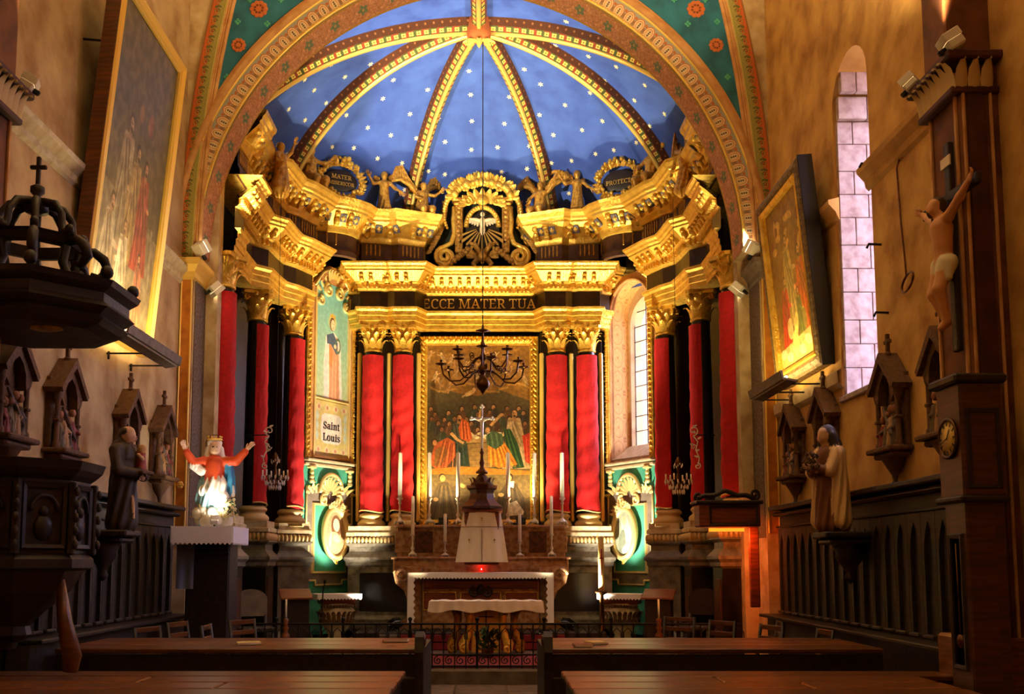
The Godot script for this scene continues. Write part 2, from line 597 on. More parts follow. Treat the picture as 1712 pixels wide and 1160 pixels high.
func make_materials() -> void:
	var b1 := bump_tex(0.03, 6.0, 5)
	var b2 := bump_tex(0.08, 8.0, 9)
	M.gold = bumpy(mat(hexc(250, 214, 100), 0.34, 0.6, noise_tex(0.02, hexc(205, 170, 120), hexc(245, 235, 215), Color.WHITE, 256), 1.3), b2, 0.35)
	M.gold_plain = mat(hexc(248, 212, 108), 0.38, 0.45)
	M.gold_dull = bumpy(mat(hexc(206, 162, 76), 0.46, 0.6, noise_tex(0.03, hexc(150, 120, 90), hexc(230, 220, 200), Color.WHITE, 256, 4, 8), 1.6), b2, 0.4)
	M.frieze = mat(hexc(70, 44, 26), 0.35, 0.0, noise_tex(0.012, hexc(120, 100, 90), hexc(200, 190, 180), Color.WHITE, 512, 5, 4), 0.8)
	M.attic = mat(hexc(92, 58, 24), 0.5, 0.0, noise_tex(0.02, hexc(150, 130, 110), hexc(220, 210, 200), Color.WHITE, 256, 4, 6), 1.0)
	M.marble_black = mat(hexc(34, 27, 23), 0.28, 0.0, noise_tex(0.01, hexc(90, 70, 60), hexc(200, 190, 180), Color.WHITE, 512, 5, 14, FastNoiseLite.TYPE_SIMPLEX, 30.0), 0.7)
	M.marble_grey = mat(hexc(132, 128, 116), 0.4, 0.0, noise_tex(0.012, hexc(110, 105, 100), hexc(210, 205, 198), Color.WHITE, 512, 5, 15, FastNoiseLite.TYPE_SIMPLEX, 40.0), 0.8)
	M.marble_cream = mat(hexc(214, 202, 168), 0.4, 0.0, noise_tex(0.012, hexc(190, 170, 140), hexc(235, 228, 215), Color.WHITE, 512, 5, 16, FastNoiseLite.TYPE_SIMPLEX, 40.0), 0.9)
	M.marble_red = mat(hexc(104, 58, 40), 0.35, 0.0, noise_tex(0.015, hexc(60, 40, 36), hexc(205, 180, 160), hexc(255, 235, 215), 512, 5, 17, FastNoiseLite.TYPE_SIMPLEX, 60.0), 1.4)
	M.altar_marble = mat(hexc(176, 140, 104), 0.4, 0.0, noise_tex(0.014, hexc(160, 120, 95), hexc(225, 210, 190), Color.WHITE, 512, 5, 18, FastNoiseLite.TYPE_SIMPLEX, 40.0), 1.0)
	M.reveal = mat(hexc(132, 112, 92), 0.75, 0.0, noise_tex(0.03, hexc(120, 110, 100), hexc(200, 190, 180), Color.WHITE, 512, 5, 19, FastNoiseLite.TYPE_SIMPLEX, 25.0), 1.2)
	M.plaster = bumpy(mat(hexc(218, 178, 104), 0.9, 0.0, noise_tex(0.006, hexc(178, 150, 120), hexc(228, 212, 190), hexc(255, 246, 228), 1024, 6, 21, FastNoiseLite.TYPE_SIMPLEX_SMOOTH, 30.0), 0.28), b1, 0.18)
	M.plaster_pale = bumpy(mat(hexc(204, 182, 144), 0.9, 0.0, noise_tex(0.006, hexc(188, 160, 132), hexc(230, 216, 196), hexc(255, 248, 232), 1024, 6, 22, FastNoiseLite.TYPE_SIMPLEX_SMOOTH, 30.0), 0.28), b1, 0.18)
	M.stone = bumpy(mat(hexc(212, 190, 150), 0.85, 0.0, noise_tex(0.01, hexc(190, 170, 140), hexc(232, 220, 200), Color.WHITE, 512, 5, 23), 0.5), b1, 0.2)
	M.tan = bumpy(mat(hexc(214, 168, 112), 0.8, 0.0, noise_tex(0.01, hexc(190, 160, 130), hexc(235, 222, 205), Color.WHITE, 512, 5, 24), 0.6), b1, 0.15)
	M.block = bumpy(mat(hexc(188, 172, 172), 0.85, 0.0, noise_tex(0.015, hexc(200, 180, 175), hexc(240, 230, 225), Color.WHITE, 512, 4, 25), 0.8), b1, 0.15)
	M.teal = mat(hexc(40, 118, 142), 0.85, 0.0, noise_tex(0.008, hexc(150, 160, 160), hexc(220, 225, 225), Color.WHITE, 512, 5, 26), 0.5)
	M.blue = mat(hexc(76, 112, 206), 0.85, 0.0, noise_tex(0.007, hexc(170, 175, 200), hexc(225, 228, 238), Color.WHITE, 1024, 5, 27, FastNoiseLite.TYPE_SIMPLEX_SMOOTH, 20.0), 0.3)
	M.star = mat(hexc(255, 250, 205), 0.5, 0.0)
	M.green_teal = mat(hexc(78, 178, 148), 0.7, 0.0, noise_tex(0.01, hexc(190, 200, 195), hexc(235, 238, 236), Color.WHITE, 256, 4, 28), 1.0)
	M.dark_green = mat(hexc(44, 62, 36), 0.8, 0.0, noise_tex(0.02, hexc(90, 90, 80), hexc(200, 200, 190), Color.WHITE, 256, 4, 29), 1.0)
	M.grey_frame = mat(hexc(136, 124, 108), 0.7, 0.0, noise_tex(0.02, hexc(180, 175, 170), hexc(225, 222, 218), Color.WHITE, 256, 4, 30), 1.0)
	M.white_gilt = mat(hexc(236, 214, 140), 0.42, 0.35)
	M.coffer = mat(hexc(92, 92, 108), 0.7)
	M.red = mat(hexc(196, 10, 14), 0.85, 0.0, noise_tex(0.03, hexc(200, 185, 185), hexc(240, 235, 235), Color.WHITE, 256, 3, 31), 2.0)
	M.red.rim_enabled = true
	M.red.rim = 0.25
	M.red.rim_tint = 0.8
	M.fringe = mat(hexc(214, 186, 110), 0.6)
	M.white_cloth = mat(hexc(238, 232, 228), 0.9)
	M.cream_cloth = mat(hexc(232, 216, 196), 0.9)
	M.lace = mat(hexc(240, 236, 240), 0.9)
	M.blue_cloth = mat(hexc(120, 124, 150), 0.9)
	M.carpet = mat(hexc(140, 34, 44), 0.95, 0.0, noise_tex(0.06, hexc(190, 170, 170), hexc(235, 228, 228), Color.WHITE, 256, 3, 32), 2.0)
	M.wood_dark = bumpy(mat(hexc(46, 30, 20), 0.5, 0.0, noise_tex(0.02, hexc(120, 105, 95), hexc(215, 205, 195), Color.WHITE, 512, 4, 33), 1.2), b1, 0.15)
	M.wood = mat(hexc(124, 72, 34), 0.32, 0.0, wood_grain(1), 0.9)
	M.wood_pale = mat(hexc(150, 88, 42), 0.3, 0.0, wood_grain(2), 0.9)
	M.wood_wains = mat(hexc(56, 43, 29), 0.55, 0.0, wood_grain(3), 0.7)
	M.wood_red = mat(hexc(138, 64, 30), 0.4, 0.0, wood_grain(4), 0.8)
	M.iron = mat(hexc(26, 22, 20), 0.5, 0.4)
	M.bronze = mat(hexc(96, 62, 30), 0.35, 0.8)
	M.silver = mat(hexc(210, 204, 196), 0.28, 0.85)
	M.wax = mat(hexc(250, 244, 226), 0.5)
	M.wax.subsurf_scatter_enabled = true
	M.wax.subsurf_scatter_strength = 0.15
	M.white_paint = mat(hexc(232, 226, 212), 0.4)
	M.floor = mat(hexc(120, 104, 84), 0.55, 0.0, noise_tex(0.01, hexc(150, 135, 120), hexc(215, 205, 195), Color.WHITE, 512, 5, 34), 0.7)
	M.clay = bumpy(mat(hexc(112, 78, 46), 0.75, 0.0, noise_tex(0.03, hexc(150, 130, 110), hexc(225, 215, 205), Color.WHITE, 256, 4, 35), 2.0), b2, 0.2)
	M.crystal = mat(hexc(240, 236, 226), 0.08, 0.25)
	M.crystal.clearcoat_enabled = true
	M.crystal.clearcoat = 1.0
	M.leafy = mat(hexc(58, 84, 40), 0.7)
	M.petal = mat(hexc(240, 226, 170), 0.7)
	M.figure = vcol(0.6)
	M.figure_gold = bumpy(mat(hexc(240, 192, 84), 0.4, 0.5, noise_tex(0.03, hexc(150, 110, 70), hexc(235, 222, 200), Color.WHITE, 256, 4, 36), 2.0), b2, 0.5)
	M.glass_lamp = glow(Color(1.0, 0.93, 0.78), 6.0)
	M.paint_rib = mat(Color.WHITE, 0.75, 0.0, rib_flowers())
	M.paint_rib_dots = mat(Color.WHITE, 0.8, 0.0, rib_dots())
	M.paint_eggs = mat(Color.WHITE, 0.8, 0.0, egg_band())
	M.paint_outer = mat(Color.WHITE, 0.8, 0.0, outer_band())
	M.paint_soffit = mat(Color.WHITE, 0.8, 0.0, soffit_band())
	M.paint_circles = mat(Color.WHITE, 0.85, 0.0, circle_wall())

func wood_grain(sd: int) -> ImageTexture:
	var fn := FastNoiseLite.new()
	fn.seed = sd
	fn.frequency = 0.02
	fn.fractal_octaves = 4
	var im := Image.create(256, 256, false, Image.FORMAT_RGB8)
	for y in 256:
		for x in 256:
			var v := fn.get_noise_2d(x * 0.18, y * 1.6) * 0.5 + 0.5
			v = 0.62 + 0.38 * clampf(v + 0.22 * sin(y * 0.55 + fn.get_noise_2d(x * 0.3, y) * 6.0), 0, 1)
			im.set_pixel(x, y, Color(v, v * 0.97, v * 0.93))
	return tex(im)

func rib_flowers() -> ImageTexture:
	var im := canvas(64, 32, hexc(150, 62, 24))
	pol(im, [Vector2(0, 0), Vector2(32, 0), Vector2(0, 32)], hexc(78, 88, 34))
	pol(im, [Vector2(32, 32), Vector2(64, 0), Vector2(64, 32)], hexc(78, 88, 34))
	for cx in [16.0, 48.0]:
		for o in [Vector2(-5, -5), Vector2(5, -5), Vector2(-5, 5), Vector2(5, 5)]:
			ell(im, cx + o.x, 16 + o.y, 5.5, 5.5, hexc(238, 208, 96))
		ell(im, cx, 16, 3, 3, hexc(120, 70, 20))
	grainy(im, 0.15, 0.2)
	return tex(im)

func rib_dots() -> ImageTexture:
	var im := canvas(32, 32, hexc(110, 62, 24))
	ell(im, 16, 16, 4, 4, hexc(188, 120, 60))
	stroke(im, Vector2(0, 1), Vector2(32, 1), 4, hexc(150, 100, 36))
	grainy(im, 0.2, 0.15)
	return tex(im)

func egg_band() -> ImageTexture:
	var im := canvas(128, 128, hexc(150, 148, 138))
	stroke(im, Vector2(0, 5), Vector2(128, 5), 10, hexc(196, 150, 50))
	stroke(im, Vector2(0, 122), Vector2(128, 122), 5, hexc(206, 176, 96))
	ell(im, 64, 52, 54, 56, hexc(186, 104, 46))
	ell(im, 64, 50, 47, 50, hexc(216, 196, 160))
	ell(im, 64, 50, 38, 42, hexc(188, 116, 54))
	ell(im, 64, 48, 31, 37, hexc(206, 180, 140))
	pol(im, [Vector2(0, 10), Vector2(128, 10), Vector2(128, 20), Vector2(0, 20)], hexc(190, 150, 80))
	stroke(im, Vector2(64, 22), Vector2(64, 76), 5, hexc(50, 38, 28))
	for y in [34, 50, 66]:
		stroke(im, Vector2(54, y), Vector2(74, y), 5, hexc(50, 38, 28))
	for sx in [6.0, 122.0]:
		ell(im, sx, 84, 9, 12, hexc(176, 100, 44))
		ell(im, sx, 40, 5, 26, hexc(130, 92, 52))
	grainy(im, 0.12, 0.06)
	return tex(im)

func outer_band() -> ImageTexture:
	var im := canvas(96, 128, hexc(150, 140, 70))
	pol(im, [Vector2(0, 62), Vector2(96, 62), Vector2(96, 128), Vector2(0, 128)], hexc(190, 92, 28))
	stroke(im, Vector2(0, 4), Vector2(96, 4), 8, hexc(196, 180, 96))
	stroke(im, Vector2(0, 122), Vector2(96, 122), 12, hexc(140, 92, 46))
	ring(im, 36, 64, 26, 24, 7, hexc(74, 70, 30))
	ring(im, 44, 66, 12, 12, 6, hexc(74, 70, 30))
	ell(im, 80, 76, 13, 20, hexc(96, 92, 36), 0.5)
	ell(im, 80, 50, 8, 14, hexc(96, 92, 36), -0.6)
	ring(im, 36, 62, 26, 24, 2.5, hexc(218, 190, 90))
	grainy(im, 0.2, 0.08)
	return tex(im)

func soffit_band() -> ImageTexture:
	var im := canvas(128, 96, hexc(186, 128, 88))
	var r := RandomNumberGenerator.new()
	r.seed = 5
	for i in 90:
		var c := hexc(208, 150, 110) if i % 2 else hexc(160, 104, 70)
		ell(im, r.randf() * 128, r.randf() * 96, r.randf_range(2, 7), r.randf_range(2, 5), Color(c, 0.7), r.randf() * 3)
	for i in 5:
		var w := TAU * i / 5
		ell(im, 64 + cos(w) * 13, 46 + sin(w) * 13, 9, 7, hexc(104, 120, 92), w)
	ell(im, 64, 46, 6, 6, hexc(168, 140, 90))
	stroke(im, Vector2(0, 4), Vector2(128, 4), 8, hexc(170, 128, 56))
	stroke(im, Vector2(0, 92), Vector2(128, 92), 8, hexc(180, 136, 56))
	grainy(im, 0.2, 0.1)
	return tex(im)

func circle_wall() -> ImageTexture:
	var im := canvas(128, 128, hexc(206, 158, 96))
	ring(im, 64, 64, 54, 54, 2.5, hexc(150, 100, 56))
	for p in [Vector2(64, 64), Vector2(8, 8), Vector2(120, 120), Vector2(120, 8), Vector2(8, 120)]:
		stroke(im, p + Vector2(-8, 6), p + Vector2(8, -6), 3, hexc(140, 84, 44))
		stroke(im, p + Vector2(-6, -7), p + Vector2(3, 4), 3, hexc(140, 84, 44))
		ell(im, p.x, p.y, 4, 3, hexc(150, 90, 50))
	grainy(im, 0.1, 0.03)
	return tex(im)

func person_blob(im: Image, x: float, y: float, h: float, robe: Color, skin: Color, hair: Color, lean := 0.0, arm := 0.0) -> void:
	# a robed figure: hem, folds, mantle, arm, head with hair and beard
	var k := lean * h * 0.4
	var top := y + h * 0.17
	pol(im, [Vector2(x + k - h * 0.10, top), Vector2(x + k + h * 0.10, top), Vector2(x + k * 0.6 + h * 0.15, y + h * 0.45), Vector2(x + h * 0.20, y + h * 0.8), Vector2(x + h * 0.24, y + h), Vector2(x - h * 0.22, y + h), Vector2(x - h * 0.17, y + h * 0.75), Vector2(x + k * 0.6 - h * 0.15, y + h * 0.45)], robe)
	for i in 9:
		var f := (i + 0.5) / 9.0
		var c := robe.darkened(0.35) if i % 3 == 0 else (robe.lightened(0.16) if i % 3 == 1 else robe.darkened(0.15))
		stroke(im, Vector2(x + k + lerpf(-h * 0.07, h * 0.07, f), top + h * 0.14), Vector2(x + lerpf(-h * 0.2, h * 0.21, f), y + h * (0.99 - 0.05 * (i % 2))), h * 0.020, Color(c, 0.8))
	pol(im, [Vector2(x + k - h * 0.12, top + h * 0.03), Vector2(x + k + h * 0.02, top), Vector2(x + h * 0.17, y + h * 0.58), Vector2(x + h * 0.08, y + h * 0.66), Vector2(x - h * 0.05, y + h * 0.45)], Color(robe.lerp(hexc(120, 96, 60), 0.5), 0.9))
	for i in 4:
		stroke(im, Vector2(x + k - h * 0.09 + i * h * 0.03, top + h * 0.05), Vector2(x + h * (0.0 + 0.04 * i), y + h * 0.58), h * 0.012, robe.darkened(0.4) if i % 2 else robe.lightened(0.2))
	if arm != 0.0:
		var e := Vector2(x + k + arm * h * 0.17, y + h * 0.40)
		var w := Vector2(x + k + arm * h * 0.36, y + h * 0.42)
		stroke(im, Vector2(x + k + signf(arm) * h * 0.08, top + h * 0.05), e, h * 0.075, robe.lightened(0.08))
		stroke(im, e, w, h * 0.055, robe.lightened(0.14))
		ell(im, w.x + signf(arm) * h * 0.015, w.y, h * 0.032, h * 0.022, skin, 0.4)
	var hx := x + lean * h * 0.5
	var hy := y + h * 0.085
	stroke(im, Vector2(hx, hy), Vector2(x + k, top + h * 0.03), h * 0.06, skin.darkened(0.2))
	ell(im, hx, hy - h * 0.012, h * 0.056, h * 0.068, hair)
	ell(im, hx + h * 0.010, hy + h * 0.006, h * 0.040, h * 0.054, skin)
	ell(im, hx - h * 0.012, hy + h * 0.012, h * 0.020, h * 0.045, Color(skin.darkened(0.3), 0.6))
	ell(im, hx + h * 0.012, hy + h * 0.045, h * 0.024, h * 0.022, hair)
	for q in [-0.006, 0.024]:
		ell(im, hx + h * q, hy - h * 0.004, h * 0.008, h * 0.006, hair.darkened(0.4))

func main_painting() -> ImageTexture:
	var im := canvas(360, 620, hexc(92, 78, 50))
	var r := RandomNumberGenerator.new()
	r.seed = 11
	# warm clouds with small putti along the top
	pol(im, [Vector2(0, 0), Vector2(360, 0), Vector2(360, 200), Vector2(250, 160), Vector2(180, 182), Vector2(100, 172), Vector2(0, 130)], hexc(140, 98, 42))
	for i in 60:
		ell(im, r.randf() * 360, r.randf_range(0, 165), r.randf_range(12, 38), r.randf_range(7, 17), Color(hexc(190, 138, 66).lerp(hexc(110, 74, 34), r.randf()), 0.6), r.randf_range(-0.4, 0.4), 0.6)
	for i in 26:
		var p := Vector2(12 + (i * 47) % 338, 16 + (i * 31) % 120 + r.randf_range(-6, 6))
		var sk := hexc(226, 186, 128).lerp(hexc(180, 128, 80), r.randf())
		var d := signf(r.randf() - 0.5)
		ell(im, p.x, p.y - 1, 5.5, 6, hexc(110, 72, 36))
		ell(im, p.x + d, p.y + 1, 4.5, 5, sk)
		ell(im, p.x - d * 3, p.y + 14, 6, 11, sk.darkened(0.05), d * 0.5)
		ell(im, p.x - d * 5, p.y + 14, 3, 9, Color(sk.darkened(0.4), 0.6), d * 0.5)
		stroke(im, p + Vector2(-d * 4, 22), p + Vector2(-d * 16, 31), 5, sk.darkened(0.1))
		stroke(im, p + Vector2(-d * 2, 23), p + Vector2(-d * 5, 38), 5, sk.darkened(0.18))
		stroke(im, p + Vector2(d * 3, 9), p + Vector2(d * 15, r.randf_range(-4, 14)), 3.5, sk)
		if i % 3 == 0:
			pol(im, [p + Vector2(-d * 4, 8), p + Vector2(-d * 20, -6), p + Vector2(-d * 18, 8), p + Vector2(-d * 7, 14)], hexc(150, 110, 60))
	for i in 12:
		stroke(im, Vector2(10 + i * 30, 150 + 16 * sin(i * 1.1)), Vector2(44 + i * 30, 156 + 16 * sin(i * 1.1 + 0.9)), 7, Color(hexc(214, 160, 78), 0.55))
	ell(im, 150, 172, 20, 8, hexc(214, 172, 108), -0.5)
	ell(im, 164, 160, 6, 7, hexc(222, 178, 120))
	stroke(im, Vector2(140, 176), Vector2(122, 186), 7, hexc(206, 164, 104))
	# crowd in the dusk
	for y in range(190, 440):
		var f := clampf((y - 190) / 60.0, 0.0, 1.0)
		for x in 360:
			im.set_pixel(x, y, im.get_pixel(x, y).lerp(hexc(66, 58, 40), f * 0.9))
	for i in 34:
		var p := Vector2(10 + (i * 61) % 344 + r.randf_range(-8, 8), 226 + (i % 5) * 19 + r.randf_range(-5, 5))
		var robe := [hexc(74, 52, 34), hexc(58, 62, 46), hexc(96, 62, 36), hexc(54, 46, 40)][i % 4] as Color
		ell(im, p.x, p.y + 24, 15, 20, robe)
		stroke(im, p + Vector2(-5, 12), p + Vector2(-9, 40), 3, robe.lightened(0.15))
		ell(im, p.x, p.y - 1, 8.5, 10, hexc(52, 36, 24))
		var sk := hexc(196, 142, 92).lerp(hexc(136, 90, 56), r.randf())
		var d := r.randf_range(-2.5, 2.5)
		ell(im, p.x + d, p.y + 1.5, 6, 8, sk)
		ell(im, p.x + d + 2, p.y + 7, 3.5, 3.5, hexc(90, 62, 40))
		ell(im, p.x + d - 2, p.y, 1.2, 1.0, hexc(40, 28, 20))
		ell(im, p.x + d + 2, p.y, 1.2, 1.0, hexc(40, 28, 20))
	# open tomb with linen
	pol(im, [Vector2(140, 340), Vector2(256, 332), Vector2(262, 432), Vector2(152, 442)], hexc(136, 104, 58))
	pol(im, [Vector2(132, 330), Vector2(264, 322), Vector2(264, 342), Vector2(134, 350)], hexc(166, 130, 78))
	stroke(im, Vector2(136, 352), Vector2(262, 345), 3, hexc(86, 64, 36))
	for i in 5:
		stroke(im, Vector2(150, 366 + i * 15), Vector2(260, 360 + i * 15), 2, hexc(118, 88, 48))
	for i in 14:
		ell(im, 150 + i * 8.5, 316 + (i % 4) * 5, 9, 5, hexc(224, 204, 160).lerp(hexc(150, 128, 92), (i % 3) * 0.3), r.randf_range(-0.8, 0.8))
	# apostles round it
	person_blob(im, 104, 244, 186, hexc(40, 54, 42), hexc(196, 140, 90), hexc(60, 40, 26), 0.08, 0.5)
	pol(im, [Vector2(122, 262), Vector2(146, 276), Vector2(158, 330), Vector2(148, 346), Vector2(118, 336), Vector2(110, 296)], hexc(190, 84, 38))
	for i in 5:
		stroke(im, Vector2(120 + i * 5, 268 + i * 3), Vector2(124 + i * 6, 336), 3, hexc(140, 54, 24) if i % 2 else hexc(224, 120, 66))
	stroke(im, Vector2(84, 314), Vector2(104, 336), 11, hexc(206, 154, 94))
	stroke(im, Vector2(104, 336), Vector2(128, 350), 9, hexc(206, 154, 94))
	pol(im, [Vector2(28, 352), Vector2(72, 330), Vector2(98, 346), Vector2(100, 396), Vector2(72, 434), Vector2(30, 440), Vector2(10, 420)], hexc(176, 84, 44))
	pol(im, [Vector2(30, 372), Vector2(62, 356), Vector2(76, 384), Vector2(52, 430), Vector2(26, 430)], hexc(130, 90, 46))
	for i in 9:
		stroke(im, Vector2(60 + i * 5, 340 + i * 2), Vector2(34 + i * 8, 436), 3, hexc(220, 120, 70) if i % 3 == 1 else Color(hexc(110, 46, 24), 0.8))
	ell(im, 26, 346, 11, 13, hexc(60, 42, 28))
	ell(im, 28, 349, 8, 10, hexc(184, 128, 82))
	person_blob(im, 308, 226, 214, hexc(178, 146, 102), hexc(206, 150, 96), hexc(80, 58, 40), -0.04, -0.4)
	pol(im, [Vector2(266, 300), Vector2(292, 300), Vector2(316, 350), Vector2(340, 436), Vector2(300, 440), Vector2(280, 380)], hexc(42, 70, 38))
	for i in 5:
		stroke(im, Vector2(270 + i * 5, 306), Vector2(298 + i * 9, 436), 3, hexc(70, 104, 56) if i % 2 else hexc(26, 44, 26))
	pol(im, [Vector2(332, 324), Vector2(360, 312), Vector2(360, 424), Vector2(344, 416)], hexc(172, 48, 30))
	stroke(im, Vector2(346, 326), Vector2(350, 414), 4, hexc(214, 84, 52))
	pol(im, [Vector2(214, 342), Vector2(256, 326), Vector2(286, 372), Vector2(316, 426), Vector2(250, 438), Vector2(214, 420)], hexc(196, 116, 32))
	for i in 10:
		stroke(im, Vector2(222 + i * 5, 340 + i * 2), Vector2(224 + i * 9.5, 434), 3, hexc(140, 74, 22) if i % 2 else hexc(228, 152, 60))
	pol(im, [Vector2(206, 326), Vector2(228, 306), Vector2(262, 318), Vector2(268, 352), Vector2(240, 372), Vector2(210, 356)], hexc(70, 90, 60))
	for i in 5:
		stroke(im, Vector2(214 + i * 9, 316), Vector2(222 + i * 9, 362), 3, hexc(104, 124, 86) if i % 2 else hexc(44, 60, 42))
	ell(im, 216, 300, 10, 11, hexc(86, 62, 40))
	ell(im, 212, 303, 8, 9, hexc(196, 146, 98))
	stroke(im, Vector2(222, 288), Vector2(262, 246), 10, hexc(200, 150, 92))
	stroke(im, Vector2(188, 232), Vector2(182, 274), 11, hexc(196, 146, 78))
	pol(im, [Vector2(0, 442), Vector2(120, 432), Vector2(360, 448), Vector2(360, 462), Vector2(0, 462)], hexc(176, 112, 38))
	# lower band: two kneeling donors in dark habits
	pol(im, [Vector2(0, 460), Vector2(360, 462), Vector2(360, 620), Vector2(0, 620)], hexc(110, 90, 54))
	pol(im, [Vector2(14, 620), Vector2(20, 540), Vector2(40, 490), Vector2(72, 486), Vector2(104, 520), Vector2(122, 620)], hexc(84, 66, 40))
	for i in 6:
		stroke(im, Vector2(48 + i * 6, 500), Vector2(24 + i * 17, 618), 4, hexc(108, 88, 56) if i % 2 else hexc(58, 44, 28))
	ell(im, 54, 470, 12, 13, hexc(60, 42, 26))
	ell(im, 56, 474, 10, 12, hexc(206, 160, 96))
	stroke(im, Vector2(84, 512), Vector2(116, 502), 12, hexc(84, 66, 40))
	ell(im, 124, 500, 11, 7, hexc(212, 166, 102), 0.5)
	ell(im, 32, 548, 9, 7, hexc(206, 160, 102))
	pol(im, [Vector2(236, 620), Vector2(250, 530), Vector2(274, 492), Vector2(310, 492), Vector2(338, 540), Vector2(348, 620)], hexc(72, 56, 36))
	for i in 6:
		stroke(im, Vector2(280 + i * 6, 506), Vector2(248 + i * 18, 618), 4, hexc(98, 78, 50) if i % 2 else hexc(48, 36, 24))
	ell(im, 288, 470, 12, 14, hexc(56, 40, 26))
	ell(im, 286, 473, 9, 11, hexc(206, 156, 94))
	pol(im, [Vector2(284, 486), Vector2(304, 484), Vector2(302, 508), Vector2(290, 504)], hexc(232, 224, 204))
	pol(im, [Vector2(204, 510), Vector2(228, 506), Vector2(238, 540), Vector2(214, 544)], hexc(228, 218, 196))
	pol(im, [Vector2(284, 562), Vector2(312, 552), Vector2(338, 590), Vector2(334, 602), Vector2(276, 606)], hexc(238, 230, 212))
	ell(im, 258, 532, 10, 7, hexc(206, 160, 102))
	grainy(im, 0.25, 0.06, 4)
	return tex(im)

func west_painting() -> ImageTexture:
	var im := canvas(260, 420, hexc(104, 94, 62))
	var r := RandomNumberGenerator.new()
	r.seed = 21
	for i in 60:
		ell(im, r.randf() * 260, r.randf() * 420, r.randf_range(20, 60), r.randf_range(14, 50), Color(hexc(128, 118, 82).lerp(hexc(84, 78, 54), r.randf()), 0.35), r.randf() * 3, 0.8)
	pol(im, [Vector2(0, 240), Vector2(260, 270), Vector2(260, 420), Vector2(0, 420)], hexc(138, 126, 94))
	for i in 26:
		var a := Vector2(r.randf_range(10, 230), r.randf_range(250, 330))
		stroke(im, a, a + Vector2(r.randf_range(-26, 26), r.randf_range(40, 90)), r.randf_range(4, 11), Color(hexc(196, 182, 146).lerp(hexc(112, 104, 78), r.randf()), 0.7))
	person_blob(im, 88, 130, 190, hexc(150, 136, 102), hexc(190, 156, 112), hexc(88, 70, 48), 0.05, 0.5)
	person_blob(im, 136, 160, 170, hexc(166, 140, 84), hexc(190, 156, 112), hexc(70, 56, 40), 0.0, -0.4)
	person_blob(im, 182, 170, 160, hexc(158, 74, 46), hexc(200, 150, 104), hexc(70, 50, 34), -0.1, 0.4)
	person_blob(im, 50, 250, 160, hexc(176, 166, 136), hexc(196, 160, 120), hexc(96, 80, 60), 0.1, 0.6)
	person_blob(im, 120, 270, 150, hexc(212, 202, 172), hexc(200, 164, 120), hexc(110, 90, 64), -0.05, -0.5)
	person_blob(im, 200, 300, 120, hexc(190, 120, 84), hexc(206, 160, 116), hexc(84, 62, 44), -0.2, 0.4)
	ell(im, 172, 120, 12, 16, hexc(150, 100, 70))
	ell(im, 130, 118, 10, 14, hexc(136, 102, 66))
	grainy(im, 0.3, 0.04, 5)
	return tex(im)

func east_painting() -> ImageTexture:
	var im := canvas(240, 340, hexc(140, 98, 40))
	var r := RandomNumberGenerator.new()
	r.seed = 31
	for i in 70:
		ell(im, r.randf() * 240, r.randf() * 340, r.randf_range(10, 40), r.randf_range(10, 34), Color(hexc(186, 138, 60).lerp(hexc(92, 66, 30), r.randf()), 0.45), r.randf() * 3, 0.7)
	for i in 14:
		var p := Vector2(r.randf_range(10, 230), r.randf_range(10, 120))
		ell(im, p.x, p.y, 9, 11, hexc(126, 72, 30))
		ell(im, p.x + 10, p.y + 16, 8, 16, hexc(206, 160, 84), r.randf() * 2)
	person_blob(im, 110, 70, 190, hexc(190, 160, 84), hexc(222, 178, 116), hexc(100, 66, 34), 0.0, 0.6)
	person_blob(im, 196, 110, 190, hexc(204, 96, 30), hexc(220, 170, 110), hexc(80, 54, 30), -0.15, -0.6)
	person_blob(im, 60, 150, 160, hexc(196, 62, 34), hexc(226, 180, 120), hexc(110, 70, 34), 0.2, 0.6)
	person_blob(im, 160, 190, 120, hexc(120, 124, 48), hexc(226, 184, 126), hexc(120, 84, 44), -0.1, 0.5)
	ell(im, 84, 262, 18, 22, hexc(226, 180, 118))
	ell(im, 124, 262, 13, 26, hexc(232, 200, 110), 0.4)
	pol(im, [Vector2(0, 296), Vector2(240, 280), Vector2(240, 340), Vector2(0, 340)], hexc(206, 176, 106))
	for i in 6:
		ell(im, 20 + i * 42, 304 + (i % 2) * 12, 22, 10, hexc(232, 212, 160), r.randf() * 0.6)
	ell(im, 110, 296, 20, 26, hexc(246, 214, 120))
	ell(im, 180, 260, 12, 20, hexc(150, 130, 60))
	grainy(im, 0.25, 0.05, 6)
	return tex(im)

